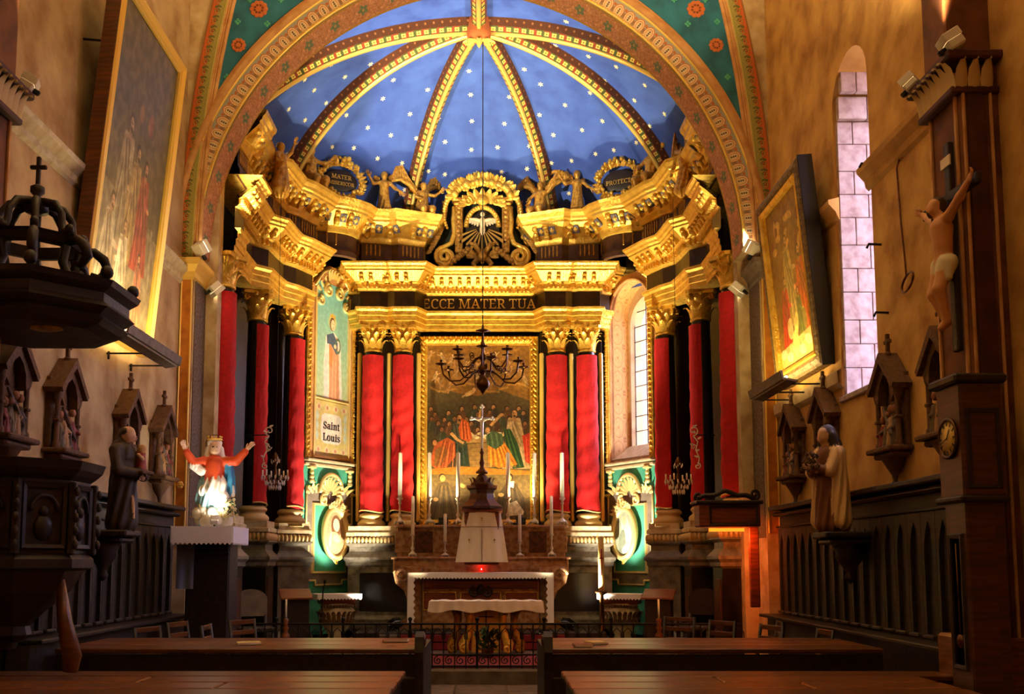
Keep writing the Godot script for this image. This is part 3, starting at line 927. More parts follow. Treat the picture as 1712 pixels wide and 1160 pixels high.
func king_panel() -> ImageTexture:
	var im := canvas(240, 620, hexc(150, 196, 186))
	for y in range(0, 420):
		var c := hexc(120, 190, 200).lerp(hexc(186, 206, 160), y / 420.0)
		for x in 240:
			im.set_pixel(x, y, c)
	ell(im, 116, 136, 34, 34, hexc(226, 206, 120), 0.0, 0.5)
	# crowned king in a white-lined cloak, holding a crown of thorns
	pol(im, [Vector2(70, 190), Vector2(128, 170), Vector2(178, 200), Vector2(188, 330), Vector2(196, 412), Vector2(62, 412), Vector2(56, 300)], hexc(224, 222, 216))
	pol(im, [Vector2(92, 190), Vector2(150, 186), Vector2(166, 270), Vector2(176, 412), Vector2(98, 412), Vector2(96, 300)], hexc(206, 150, 118))
	pol(im, [Vector2(76, 186), Vector2(124, 172), Vector2(156, 206), Vector2(150, 250), Vector2(108, 216), Vector2(80, 216)], hexc(70, 90, 120))
	pol(im, [Vector2(96, 216), Vector2(122, 240), Vector2(116, 300), Vector2(94, 290)], hexc(196, 130, 78))
	pol(im, [Vector2(60, 300), Vector2(84, 220), Vector2(92, 412), Vector2(60, 412)], hexc(206, 206, 208))
	ell(im, 116, 142, 19, 25, hexc(96, 66, 46))
	ell(im, 120, 145, 15, 20, hexc(240, 208, 174))
	ell(im, 115, 141, 2, 1.5, hexc(70, 46, 34))
	ell(im, 126, 141, 2, 1.5, hexc(70, 46, 34))
	ell(im, 121, 155, 4, 1.5, hexc(170, 96, 80))
	pol(im, [Vector2(98, 118), Vector2(98, 104), Vector2(108, 112), Vector2(117, 100), Vector2(126, 112), Vector2(136, 104), Vector2(136, 120)], hexc(206, 164, 70))
	ring(im, 158, 216, 17, 24, 7, hexc(96, 116, 96))
	ell(im, 138, 220, 10, 8, hexc(232, 196, 158))
	for i in 7:
		stroke(im, Vector2(100 + i * 11, 250 + (i % 3) * 12), Vector2(98 + i * 12, 410), 2.0, hexc(170, 116, 92) if i % 2 else hexc(232, 186, 150))
	# ornamental lower part with the name plate
	pol(im, [Vector2(0, 412), Vector2(240, 412), Vector2(240, 424), Vector2(0, 424)], hexc(150, 124, 60))
	pol(im, [Vector2(0, 424), Vector2(240, 424), Vector2(240, 620), Vector2(0, 620)], hexc(206, 190, 116))
	for i in 4:
		for j in 2:
			var cx := 30.0 + i * 60; var cy := 446.0 + j * 150
			pol(im, [Vector2(cx - 24, cy), Vector2(cx, cy - 15), Vector2(cx + 24, cy), Vector2(cx, cy + 15)], hexc(214, 196, 150))
			ell(im, cx, cy, 7, 7, hexc(196, 128, 96))
	for sx in [20.0, 220.0]:
		for i in 3:
			pol(im, [Vector2(sx - 13, 512 + i * 34 - 34), Vector2(sx, 490 + i * 34 - 34), Vector2(sx + 13, 512 + i * 34 - 34), Vector2(sx, 534 + i * 34 - 34)], hexc(190, 206, 186))
	pol(im, [Vector2(50, 476), Vector2(70, 466), Vector2(170, 466), Vector2(190, 476), Vector2(196, 520), Vector2(190, 562), Vector2(170, 572), Vector2(70, 572), Vector2(50, 562), Vector2(44, 520)], hexc(232, 226, 206))
	stroke(im, Vector2(6, 0), Vector2(6, 620), 10, hexc(206, 190, 130))
	stroke(im, Vector2(234, 0), Vector2(234, 620), 10, hexc(206, 190, 130))
	grainy(im, 0.1, 0.04, 7)
	return tex(im)

func oval_picture(sd: int) -> ImageTexture:
	var im := canvas(96, 140, hexc(176, 150, 112) if sd == 0 else hexc(150, 160, 140))
	if sd == 0:
		ell(im, 50, 48, 22, 34, hexc(110, 72, 46))
		ell(im, 50, 44, 14, 20, hexc(232, 200, 160))
		ell(im, 48, 112, 40, 46, hexc(190, 160, 120))
		ell(im, 56, 84, 16, 12, hexc(226, 190, 150))
		stroke(im, Vector2(30, 70), Vector2(24, 140), 8, hexc(214, 196, 160))
	else:
		ell(im, 58, 60, 18, 44, hexc(226, 206, 176), -0.3)
		ell(im, 50, 30, 10, 13, hexc(206, 170, 134))
		ell(im, 36, 92, 16, 36, hexc(120, 130, 112), 0.2)
		ell(im, 60, 118, 26, 14, hexc(214, 206, 196))
	grainy(im, 0.12, 0.05, 8)
	return tex(im)

func more_materials() -> void:
	M.limewash = mat(hexc(228, 222, 206), 0.9)
	M.rosette = mat(hexc(186, 100, 44), 0.8)
	M.rosette_dark = mat(hexc(120, 60, 26), 0.8)
	M.ochre = mat(hexc(204, 128, 30), 0.75, 0.0, noise_tex(0.02, hexc(200, 180, 160), hexc(235, 225, 215), Color.WHITE, 256, 4, 41), 0.8)
	M.pilaster = mat(hexc(128, 74, 30), 0.7, 0.0, noise_tex(0.01, hexc(160, 140, 120), hexc(225, 215, 205), Color.WHITE, 512, 4, 42), 0.6)
	M.panel_brown = mat(hexc(84, 34, 22), 0.6, 0.0, noise_tex(0.02, hexc(170, 150, 140), hexc(225, 215, 210), Color.WHITE, 256, 4, 43), 0.8)
	M.gold_pale = mat(hexc(206, 178, 120), 0.6, 0.2)
	M.tablet = mat(hexc(40, 30, 20), 0.5)
	M.dove = mat(hexc(226, 206, 160), 0.5)
	M.ray = mat(hexc(206, 164, 74), 0.4, 0.4)
	M.yellow_panel = mat(hexc(214, 168, 84), 0.6)
	M.mottled = bumpy(mat(hexc(150, 128, 84), 0.6, 0.25, noise_tex(0.03, hexc(120, 100, 80), hexc(210, 200, 190), Color.WHITE, 256, 4, 44), 1.6), bump_tex(0.06, 8.0, 12), 0.5)
	M.wood_clock = mat(hexc(96, 50, 26), 0.4, 0.0, wood_grain(6), 0.9)
	M.dial = mat(hexc(226, 190, 96), 0.5)
	M.clock_glass = mat(hexc(60, 56, 52), 0.06)

# ---------------------------------------------------------------- the building
const NAVE := 3.72          # half width of the nave
const ARCH_C := Vector2(-0.08, 5.42)
const ARCH_R := 3.80
const JAMB := 3.56
const AXIS_D := 14.8        # centre of the apse
const DOME_R := 3.95
const DOME_Y := 6.35
const DOME_H := 3.4

func dome(az: float, th: float, out := 0.0) -> Vector3:
	# az 0 = straight back, th 0 = springing, PI/2 = crown
	var r := (DOME_R + out) * cos(th)
	return V(sin(az) * r, DOME_Y + (DOME_H + out) * sin(th), AXIS_D + cos(az) * r)

# slightly pointed chancel arch: u 0..1 from the right springing over the top to the left, off = outwards
func arch_pt(u: float, off := 0.0) -> Vector2:
	var top := acos(0.36 / (ARCH_R + off))
	var v := 1.0 - absf(u * 2.0 - 1.0)
	var p := Vector2(-0.36 + (ARCH_R + off) * cos(v * top), (ARCH_R + off) * sin(v * top))
	return ARCH_C + (p if u <= 0.5 else Vector2(-p.x, p.y))

func arch_poly(off: float, n := 48) -> Array:
	var out := []
	for i in n + 1:
		out.append(arch_pt(float(i) / n, off))
	return out

func build_structure() -> void:
	var s := nst()
	box(s, V(0, -0.15, 4.9), Vector3(9.2, 0.3, 15.8))
	var fl := struct("floor", fin(s), M.floor, "worn stone floor of the nave between the pews", "floor")
	# stone slabs of the aisle
	var slab := nst()
	box(slab, Vector3(0, 0.0, 0), Vector3(0.585, 0.05, 0.585), 0.008)
	var slab_m := fin(slab)
	for i in 3:
		for k in 9:
			part(fl, "slab", slab_m, M.floor, xf(V(-0.6 + i * 0.6 + 0.05, 0.0, 7.4 + k * 0.6)))
	s = nst()
	box(s, V(0, 0.0, 15.95), Vector3(9.6, 0.36, 6.4), 0.02)
	struct("floor_chancel", fin(s), M.floor, "raised stone floor of the chancel behind the iron rail", "floor")
	# altar steps
	var steps := [[15.55, 0.30, 2.1], [15.85, 0.42, 1.95]]
	for i in 2:
		s = nst()
		box(s, V(0.02, steps[i][1] - 0.06, (steps[i][0] + 17.4) / 2), Vector3(steps[i][2] * 2, 0.13, 17.4 - steps[i][0]), 0.012)
		struct("trim_%d" % (8 + i), fin(s), M.wood_dark, "dark wooden step in front of the high altar, %s" % ["lower one" if i == 0 else "upper one"], "step")
	s = nst()
	box(s, V(-NAVE - 0.3, 6.3, 5.0), Vector3(0.6, 13.2, 16.6))
	struct("wall_left", fin(s), M.plaster_pale, "tall plastered nave wall behind the dark wooden pulpit", "wall")
	# right wall with a tall round-headed opening
	s = nst()
	var w0 := 9.20; var w1 := 10.16; var ys := 3.15; var yt := 6.15
	var tr := Transform3D(Basis(Vector3(0, 0, -1), Vector3(0, 1, 0), Vector3(1, 0, 0)), Vector3.ZERO)   # local x = d, z = x
	var rect := func(a: float, b: float, y0: float, y1: float): prism(s, PackedVector2Array([Vector2(a, y0), Vector2(b, y0), Vector2(b, y1), Vector2(a, y1)]), NAVE, NAVE + 0.85, tr)
	rect.call(-3.3, w0, -0.3, 12.9)
	rect.call(w1, 13.3, -0.3, 12.9)
	rect.call(w0, w1, -0.3, ys)
	var top := [Vector2(w0, 12.9), Vector2(w0, yt)]
	for i in 13:
		var w := PI - PI * i / 12
		top.append(Vector2((w0 + w1) / 2 + cos(w) * 0.48, yt + sin(w) * 0.42))
	top.append(Vector2(w1, 12.9))
	prism(s, PackedVector2Array(top), NAVE, NAVE + 0.85, tr)
	struct("wall_right", fin(s), M.plaster, "tall ochre plastered nave wall with the narrow round-headed window opening", "wall")
	# stones of the far jamb
	var win := Node3D.new()
	win.name = "window_1"
	add_child(win)
	tag(win, "narrow round-headed window opening with pale ashlar jamb in the ochre wall", "window", "", "structure")
	var y := ys + 0.01
	var row := 0
	while y < 6.45:
		var h := 0.245 if row % 3 else 0.29
		h = minf(h, 6.5 - y)
		var cut: float = 0.16 + 0.14 * (row % 2)
		var back := w1 - maxf(0.0, y + h - yt) * 0.45
		for q in [[0.0, cut], [cut, 0.8]]:
			var b := nst()
			box(b, Vector3.ZERO, Vector3(q[1] - q[0] - 0.006, h - 0.007, 0.07), 0.006)
			part(win, "stone", fin(b), M.block, xf(V(NAVE + 0.02 + (q[0] + q[1]) / 2, y + h / 2, back - 0.02)))
		y += h
		row += 1
	s = nst()
	box(s, V(NAVE + 0.42, ys - 0.02, (w0 + w1) / 2), Vector3(0.9, 0.06, w1 - w0 + 0.06), 0.01)
	part(win, "sill", fin(s), M.block)
	s = nst()
	box(s, V(NAVE + 0.62, 4.7, (w0 + w1) / 2), Vector3(0.012, 3.4, w1 - w0))
	var pane := mat(Color(0.95, 0.96, 1.0, 0.12), 0.05)
	pane.transparency = BaseMaterial3D.TRANSPARENCY_ALPHA
	part(win, "pane", fin(s), pane)
	for k in 5:
		s = nst()
		box(s, V(NAVE + 0.60, 3.5 + k * 0.6, (w0 + w1) / 2), Vector3(0.02, 0.02, w1 - w0))
		part(win, "glazing_bar", fin(s), M.iron)
	s = nst()
	box(s, V(0, 6.3, -3.1), Vector3(8.9, 13.2, 0.4))
	struct("wall_back", fin(s), M.plaster, "plain plastered wall at the entrance end of the nave", "wall")
	s = nst()
	box(s, V(0, 12.7, 5.0), Vector3(8.9, 0.4, 16.6))
	struct("ceiling", fin(s), M.limewash, "plain plastered ceiling over the nave", "ceiling")
	build_arch()
	build_apse()
	build_wainscot()

func build_arch() -> void:
	var s := nst()
	var pts := [Vector2(-NAVE, -0.2), Vector2(-NAVE, 12.9), Vector2(NAVE, 12.9), Vector2(NAVE, -0.2), Vector2(JAMB, -0.2), Vector2(JAMB, ARCH_C.y)]
	pts.append_array(arch_poly(0.0, 56))
	pts.append_array([Vector2(-JAMB, ARCH_C.y), Vector2(-JAMB, -0.2)])
	prism(s, PackedVector2Array(pts), -13.05, -12.5)
	var w := struct("wall_arch", fin(s), M.stone, "wall of the painted chancel arch framing the blue vault", "wall")
	# painted egg band on the face
	s = nst()
	var on_arch := func(u: float, off: float, d: float) -> Vector3:
		var p := arch_pt(u, off)
		return V(p.x, p.y, d)
	grid(s, func(u: float, v: float): return on_arch.call(u, lerpf(0.012, 0.235, v), 12.485), 96, 1, 70.0, 1.0)
	part(w, "egg_band", fin(s), M.paint_eggs)
	# stone roll moulding outside it
	s = nst()
	var prof := [Vector2(0.235, 0.0), Vector2(0.245, 0.03), Vector2(0.265, 0.06), Vector2(0.295, 0.065), Vector2(0.32, 0.045), Vector2(0.335, 0.04), Vector2(0.34, 0.025), Vector2(0.365, 0.028), Vector2(0.38, 0.0)]
	grid(s, func(u: float, v: float):
		var k := int(round(v * (prof.size() - 1)))
		var p: Vector2 = prof[k]
		return on_arch.call(u, p.x, 12.5 - p.y), 72, prof.size() - 1)
	part(w, "roll_moulding", fin(s), M.tan)
	s = nst()
	for r in [0.01, 0.24]:
		var line := []
		for p in arch_poly(r, 60):
			line.append(V(p.x, p.y, 12.485))
		tube(s, line, 0.012, 6)
	part(w, "gilt_line", fin(s), M.gold_plain)
	# soffit painting
	s = nst()
	grid(s, func(u: float, v: float): return on_arch.call(u, -0.006, lerpf(12.5, 13.05, v)), 80, 2, 26.0, 1.0)
	part(w, "soffit_painting", fin(s), M.paint_soffit)
	# teal spandrels between the arch and the outer band
	var outer := func(y: float) -> float: return 3.78 - 0.030 * (y - 5.3) * (y - 5.3)
	for sx: float in [-1.0, 1.0]:
		var cx := 0.06 if sx > 0 else -0.06
		var poly := []
		var yy := 7.12
		while yy <= 9.61:
			poly.append(Vector2((outer.call(yy) - 0.30) * sx, yy))
			yy += 0.16
		var ring_pts := []
		for i in 25:
			var q := arch_pt((0.46 - i * 0.015) if sx > 0 else (0.54 + i * 0.015), 0.38)
			if absf(q.x) < outer.call(q.y) - 0.30 - 0.02:
				ring_pts.append(q)
		poly.append_array(ring_pts)
		s = nst()
		prism(s, PackedVector2Array(poly), -12.5, -12.492)
		var sp := part(w, "teal_spandrel", fin(s), M.teal)
		# painted rosettes and small flowers
		for q in [[2.80, 8.62, 0.125], [3.05, 8.13, 0.10], [2.4, 9.2, 0.12]]:
			s = nst()
			for k in 10:
				var a := TAU * k / 10
				ball(s, Vector3(cos(a) * q[2] * 0.68, sin(a) * q[2] * 0.68, 0), Vector3(q[2] * 0.3, q[2] * 0.3, 0.008), 8, 4)
			ball(s, Vector3.ZERO, Vector3(q[2] * 0.62, q[2] * 0.62, 0.009), 14, 4)
			part(sp, "rosette", fin(s), M.rosette, xf(V(q[0] * sx + cx * 0.5, q[1], 12.488)))
			s = nst()
			for k in 8:
				var a := TAU * k / 8 + 0.3
				ball(s, Vector3(cos(a) * q[2] * 0.42, sin(a) * q[2] * 0.42, 0.006), Vector3(q[2] * 0.13, q[2] * 0.13, 0.008), 6, 4)
			part(sp, "rosette_heart", fin(s), M.rosette_dark, xf(V(q[0] * sx + cx * 0.5, q[1], 12.486)))
		s = nst()
		for q in [[2.95, 8.75], [2.72, 8.42], [2.55, 8.75], [3.22, 7.7], [3.1, 8.45]]:
			for k in 4:
				var a := TAU * k / 4
				ball(s, V(q[0] * sx, q[1], 12.489) + Vector3(cos(a), sin(a), 0) * 0.025, Vector3(0.02, 0.02, 0.004), 6, 4)
		stuff(part(sp, "small_flowers", fin(s), M.green_teal))
		# outer painted band with roll edges
		s = nst()
		grid(s, func(u: float, v: float):
			var yq := lerpf(5.25, 9.9, u)
			return V((outer.call(yq) - lerpf(0.20, 0.0, v)) * sx, yq, 12.47), 40, 1, 34.0, 1.0)
		part(w, "scroll_band", fin(s), M.paint_outer)
		s = nst()
		for o in [0.205, 0.235, 0.275]:
			var line := []
			for i in 30:
				var yq := lerpf(5.3, 9.9, i / 29.0)
				line.append(V((outer.call(yq) - o) * sx, yq, 12.49))
			tube(s, line, 0.03 if o > 0.24 else 0.02, 6)
		part(w, "band_moulding", fin(s), M.tan)
		# pier: ochre pilaster face with pale border, painted grey reveal
		s = nst()
		box(s, V((JAMB + NAVE) / 2 * sx, 3.45, 12.47), Vector3(NAVE - JAMB - 0.02, 3.2, 0.06), 0.012)
		part(w, "pilaster", fin(s), M.ochre)
		s = nst()
		for o in [JAMB + 0.012, NAVE - 0.02]:
			box(s, V(o * sx, 3.45, 12.435), Vector3(0.02, 3.2, 0.015), 0.004)
		part(w, "pilaster_border", fin(s), M.gold_plain)
		s = nst()
		box(s, V((JAMB - 0.006) * sx, 3.45, 12.79), Vector3(0.012, 3.3, 0.50), 0.003)
		part(w, "painted_reveal", fin(s), M.reveal)
		# impost
		s = nst()
		var path := [Vector2(NAVE, 12.44), Vector2(JAMB, 12.44), Vector2(JAMB, 13.2)]
		if sx < 0:
			path = [Vector2(-JAMB, 13.2), Vector2(-JAMB, 12.44), Vector2(-NAVE, 12.44)]
		# walk keeps the opening on the left hand
		if sx < 0:
			path.reverse()
			mould(s, path, [Vector2(0, 5.02), Vector2(-0.03, 5.05), Vector2(-0.03, 5.12), Vector2(-0.08, 5.2), Vector2(-0.11, 5.22), Vector2(-0.11, 5.28), Vector2(0, 5.3)])
		else:
			mould(s, path, [Vector2(0, 5.02), Vector2(0.03, 5.05), Vector2(0.03, 5.12), Vector2(0.08, 5.2), Vector2(0.11, 5.22), Vector2(0.11, 5.28), Vector2(0, 5.3)])
		part(w, "impost", fin(s), M.grey_frame if sx > 0 else M.gold_plain)
	# string courses on the nave walls
	for q in [[1, -1.0, 7.75, 12.44], [2, 1.0, 7.4, 9.26], [3, 1.0, 10.06, 12.44]]:
		s = nst()
		var path := [Vector2(NAVE * q[1], q[2]), Vector2(NAVE * q[1], q[3])]
		var sg := 1.0 if q[1] > 0 else -1.0
		mould(s, path, [Vector2(0, 4.97), Vector2(sg * 0.03, 5.0), Vector2(sg * 0.04, 5.06), Vector2(sg * 0.10, 5.13), Vector2(sg * 0.11, 5.18), Vector2(0, 5.21)])
		smooth(s, false)
		for e in [q[2], q[3]]:
			prism(s, PackedVector2Array([Vector2(NAVE, 4.97), Vector2(NAVE - 0.04, 5.06), Vector2(NAVE - 0.11, 5.14), Vector2(NAVE - 0.11, 5.18), Vector2(NAVE, 5.21)]), -e - 0.003, -e + 0.003, Transform3D(Basis.from_scale(Vector3(q[1], 1, 1)), Vector3.ZERO))
		struct("trim_%d" % q[0], fin(s), M.marble_cream if q[0] == 1 else M.plaster, ["pale stone string course above the pulpit", "short pale stone string course beside the crucifix pilaster", "pale stone string course behind the painting with the lamp"][q[0] - 1], "moulding")
	s = nst()
	mould(s, [Vector2(NAVE, 10.1), Vector2(NAVE, 12.4)], [Vector2(0, 3.25), Vector2(0.06, 3.3), Vector2(0.07, 3.42), Vector2(0, 3.46)])
	struct("trim_4", fin(s), M.stone, "low pale stone ledge under the painting with the lamp", "moulding")
	# engaged pilasters of the nave with painted capitals
	for sx: float in [-1.0, 1.0]:
		var p := Node3D.new()
		p.name = "wall_pilaster_" + ("left" if sx < 0 else "right")
		add_child(p)
		tag(p, "painted pilaster with leaf capital beside the pulpit" if sx < 0 else "brown painted pilaster with leaf capital carrying the crucifix", "pilaster", "", "structure")
		s = nst()
		box(s, V(3.6 * sx, 2.55, 7.1), Vector3(0.3, 5.1, 0.5), 0.015)
		part(p, "shaft", fin(s), M.pilaster)
		s = nst()
		box(s, V(3.57 * sx, 8.85, 7.1), Vector3(0.34, 7.6, 0.36), 0.015)
		part(p, "upper_shaft", fin(s), M.pilaster)
		s = nst()
		for o in [[3.42, 6.92, 7.0], [3.42, 6.92, 7.2]]:
			pass
		for dd in [6.9, 7.3]:
			box(s, V(3.44 * sx, 2.5, dd), Vector3(0.02, 4.9, 0.03), 0.004)
		for xx in [3.47, 3.66]:
			box(s, V(xx * sx, 2.5, 6.84), Vector3(0.02, 4.9, 0.02), 0.004)
		part(p, "edge_line", fin(s), M.tan)
		s = nst()
		box(s, V(3.56 * sx, 2.0, 6.842), Vector3(0.13, 5.6, 0.012), 0.003)
		part(p, "brown_panel", fin(s), M.panel_brown)
		s = nst()
		box(s, V(3.56 * sx, 4.80, 7.1), Vector3(0.36, 0.05, 0.56), 0.01)
		box(s, V(3.56 * sx, 5.03, 7.1), Vector3(0.46, 0.06, 0.7), 0.012)
		part(p, "abacus", fin(s), M.panel_brown)
		for k in 7:
			s = nst()
			leaf(s, 0.1, 0.2, 0.07, Transform3D.IDENTITY, 0.01)
			part(p, "capital_leaf", fin(s), M.gold_pale, xf(V((3.6 - 0.2) * sx, 4.81, 6.86 + k * 0.083), -PI / 2 * sx))
		for k in 3:
			s = nst()
			leaf(s, 0.09, 0.2, 0.06, Transform3D.IDENTITY, 0.01)
			part(p, "capital_leaf", fin(s), M.gold_pale, xf(V((3.46 + k * 0.09) * sx, 4.81, 6.83)))
		s = nst()
		box(s, V(3.58 * sx, 0.5, 7.1), Vector3(0.44, 1.0, 0.62), 0.02)
		part(p, "plinth", fin(s), M.wood_pale)
	var o := nst()

# plan of the retable wall, from the opening on the near left, round the back, to the near right
func wall_plan() -> Array:
	var half := [Vector2(-3.8, 13.18), Vector2(-3.78, 15.3), Vector2(-3.38, 16.2), Vector2(-2.96, 16.78), Vector2(-2.28, 17.98), Vector2(-1.08, 17.98), Vector2(-1.08, 18.15)]
	var out := half.duplicate()
	for i in range(half.size() - 1, -1, -1):
		out.append(Vector2(-half[i].x, half[i].y))
	return out

func build_apse() -> void:
	var s := nst()
	var plan := wall_plan()
	# the wall, leaving the window niche open on the right between points 9 and 10
	for i in plan.size() - 1:
		if i == 9:
			mould(s, [plan[i], plan[i + 1]], [Vector2(0, 0.0), Vector2(0, 3.25)])
			mould(s, [plan[i], plan[i + 1]], [Vector2(0, 6.5), Vector2(0, 7.4)])
		else:
			mould(s, [plan[i], plan[i + 1]], [Vector2(0, 0.0), Vector2(0, 7.4)])
	struct("wall_apse", fin(s), M.marble_black, "dark marble wall of the apse behind the columns", "wall")
	# outer masonry that closes the apse, with a gap for the window niche
	s = nst()
	grid(s, func(u: float, v: float): return V(-4.7 if u < 0.5 else 4.7, lerpf(-0.2, 7.5, v), 13.1) if false else V(sin(lerpf(-1.95, 0.42, u)) * 4.75, lerpf(-0.2, 7.5, v), AXIS_D + cos(lerpf(-1.95, 0.42, u)) * 4.75), 30, 1)
	grid(s, func(u: float, v: float): return V(sin(lerpf(1.20, 1.95, u)) * 4.75, lerpf(-0.2, 7.5, v), AXIS_D + cos(lerpf(1.20, 1.95, u)) * 4.75), 10, 1)
	grid(s, func(u: float, v: float): return V(sin(lerpf(0.42, 1.20, u)) * 4.75, lerpf(-0.2, 3.2, v), AXIS_D + cos(lerpf(0.42, 1.20, u)) * 4.75), 6, 1)
	grid(s, func(u: float, v: float): return V(sin(lerpf(0.42, 1.20, u)) * 4.75, lerpf(6.5, 7.5, v), AXIS_D + cos(lerpf(0.42, 1.20, u)) * 4.75), 6, 1)
	# ledge between the outer wall and the vault
	grid(s, func(u: float, v: float):
		var az := lerpf(-2.1, 2.1, u)
		var r := lerpf(3.6, 5.2, v)
		return V(sin(az) * r, 7.3, AXIS_D + cos(az) * r), 40, 1)
	for sx: float in [-1.0, 1.0]:
		box(s, V(4.2 * sx, 5.0, 13.1), Vector3(1.6, 16.0, 0.2))
		box(s, V(4.75 * sx, 3.6, 13.6), Vector3(0.3, 7.8, 1.4))
	struct("wall_apse_outer", fin(s), M.stone, "outer masonry of the apse behind the altarpiece", "wall")
	# blue vault: half dome at the back, barrel in front of it
	s = nst()
	grid(s, func(u: float, v: float): return dome(lerpf(-PI / 2, PI / 2, u), v * PI / 2), 64, 24)
	grid(s, func(u: float, v: float):
		var p := dome(-PI / 2, u * PI) if u <= 0.5 else dome(PI / 2, (1.0 - u) * PI)
		return Vector3(p.x, p.y, lerpf(-AXIS_D, -13.0, v)), 48, 4)
	var vault := struct("ceiling_apse", fin(s), M.blue, "blue apse vault with gilt stars and painted ribs", "vault")
	# ribs
	var az_list := [-1.14, -0.385, 0.385, 1.14]
	for az in az_list:
		rib(vault, func(t: float, o: float): return dome(az, lerpf(0.12, PI / 2 - 0.012, t), -o))
	for sx: float in [-1.0, 1.0]:
		rib(vault, func(t: float, o: float):
			var th := lerpf(0.12, PI / 2 - 0.012, t)
			var p := dome(sx * PI / 2, th, -o)
			return Vector3(p.x, p.y, -lerpf(13.35, AXIS_D, sin(th))))
	rib(vault, func(t: float, o: float): return V(0, DOME_Y + DOME_H - o, lerpf(13.15, AXIS_D - 0.05, t)))
	# boss
	s = nst()
	lathe(s, [Vector2(0.0, -0.30), Vector2(0.1, -0.30), Vector2(0.17, -0.27), Vector2(0.19, -0.2), Vector2(0.19, 0.05)], 20, xf(V(0, DOME_Y + DOME_H - 0.02, AXIS_D)))
	var boss := part(vault, "boss", fin(s), M.rosette)
	s = nst()
	for k in 8:
		var a := TAU * k / 8
		leaf(s, 0.09, 0.2, 0.03, xf(V(cos(a) * 0.05, DOME_Y + DOME_H - 0.33, AXIS_D + sin(a) * 0.05), PI / 2 - a, Vector3.ONE, PI / 2), 0.01)
	part(boss, "boss_leaf", fin(s), M.gold_plain)
	# stars
	s = nst()
	var poly := PackedVector2Array()
	for k in 12:
		var a := TAU * k / 12
		poly.append(Vector2(cos(a), sin(a)) * (0.05 if k % 2 == 0 else 0.023))
	prism(s, poly, -0.004, 0.006)
	var star := fin(s)
	var cells := [[-2.0, -1.14], [-1.14, -0.385], [-0.385, 0.385], [0.385, 1.14], [1.14, 2.0]]
	rng.seed = 77
	for c in cells:
		for row in 9:
			var th := 0.16 + row * 0.135
			var width: float = (c[1] - c[0]) * cos(th) * DOME_R
			var nn := int(clampf((width - 0.15) / 0.42, 1, 6))
			for k in nn:
				var az: float = lerpf(c[0], c[1], (k + 0.5 + (0.22 if row % 2 else -0.22)) / nn) + rng.randf_range(-0.03, 0.03)
				var t2 := th + rng.randf_range(-0.02, 0.02)
				if width < 0.5:
					az = (c[0] + c[1]) / 2
				var p: Vector3
				var nrm: Vector3
				if absf(az) <= PI / 2:
					p = dome(az, t2, -0.004)
					nrm = (V(0, DOME_Y, AXIS_D) - p).normalized()
				else:
					p = dome(signf(az) * PI / 2, t2, -0.004)
					p.z += (absf(az) - PI / 2) * 3.0
					nrm = (Vector3(0, DOME_Y, p.z) - p).normalized()
				var bz := nrm
				var bx := Vector3.UP.cross(bz).normalized()
				part(vault, "star", star, M.star, Transform3D(Basis(bx, bz.cross(bx), bz), p))

# painted rib: path(t, offset below the vault)
func rib(parent: Node3D, path: Callable) -> void:
	var n := 26
	# across: position (half width), drop below the vault
	var strips := [["rib", [[-0.035, 0.20], [-0.02, 0.235], [0.02, 0.235], [0.035, 0.20]], M.gold_plain], ["rib_flowers", [[-0.10, 0.13], [-0.035, 0.20]], M.paint_rib], ["rib_flowers", [[0.10, 0.13], [0.035, 0.20]], M.paint_rib],
		["rib_web", [[-0.125, -0.02], [-0.10, 0.13]], M.paint_rib_dots], ["rib_web", [[0.125, -0.02], [0.10, 0.13]], M.paint_rib_dots]]
	var holder: MeshInstance3D = null
	var total := 0.0
	for i in n:
		total += (path.call(float(i) / n, 0.0) as Vector3).distance_to(path.call(float(i + 1) / n, 0.0))
	for st in strips:
		var s := nst()
		var cr: Array = st[1]
		grid(s, func(u: float, v: float):
			var k := int(round(v * (cr.size() - 1)))
			var p: Vector3 = path.call(u, cr[k][1])
			var a: Vector3 = path.call(maxf(u - 0.01, 0.0), 0.1); var b: Vector3 = path.call(minf(u + 0.01, 1.0), 0.1)
			var up := (path.call(u, 0.0) as Vector3) - (path.call(u, 0.2) as Vector3)
			var side := (b - a).cross(up).normalized()
			return p + side * cr[k][0], n * 2, cr.size() - 1, total / 0.24 if st[0] == "rib_flowers" else total / 0.13, 1.0)
		if holder == null:
			holder = part(parent, "rib", fin(s), st[2])
		else:
			part(holder, st[0], fin(s), st[2])

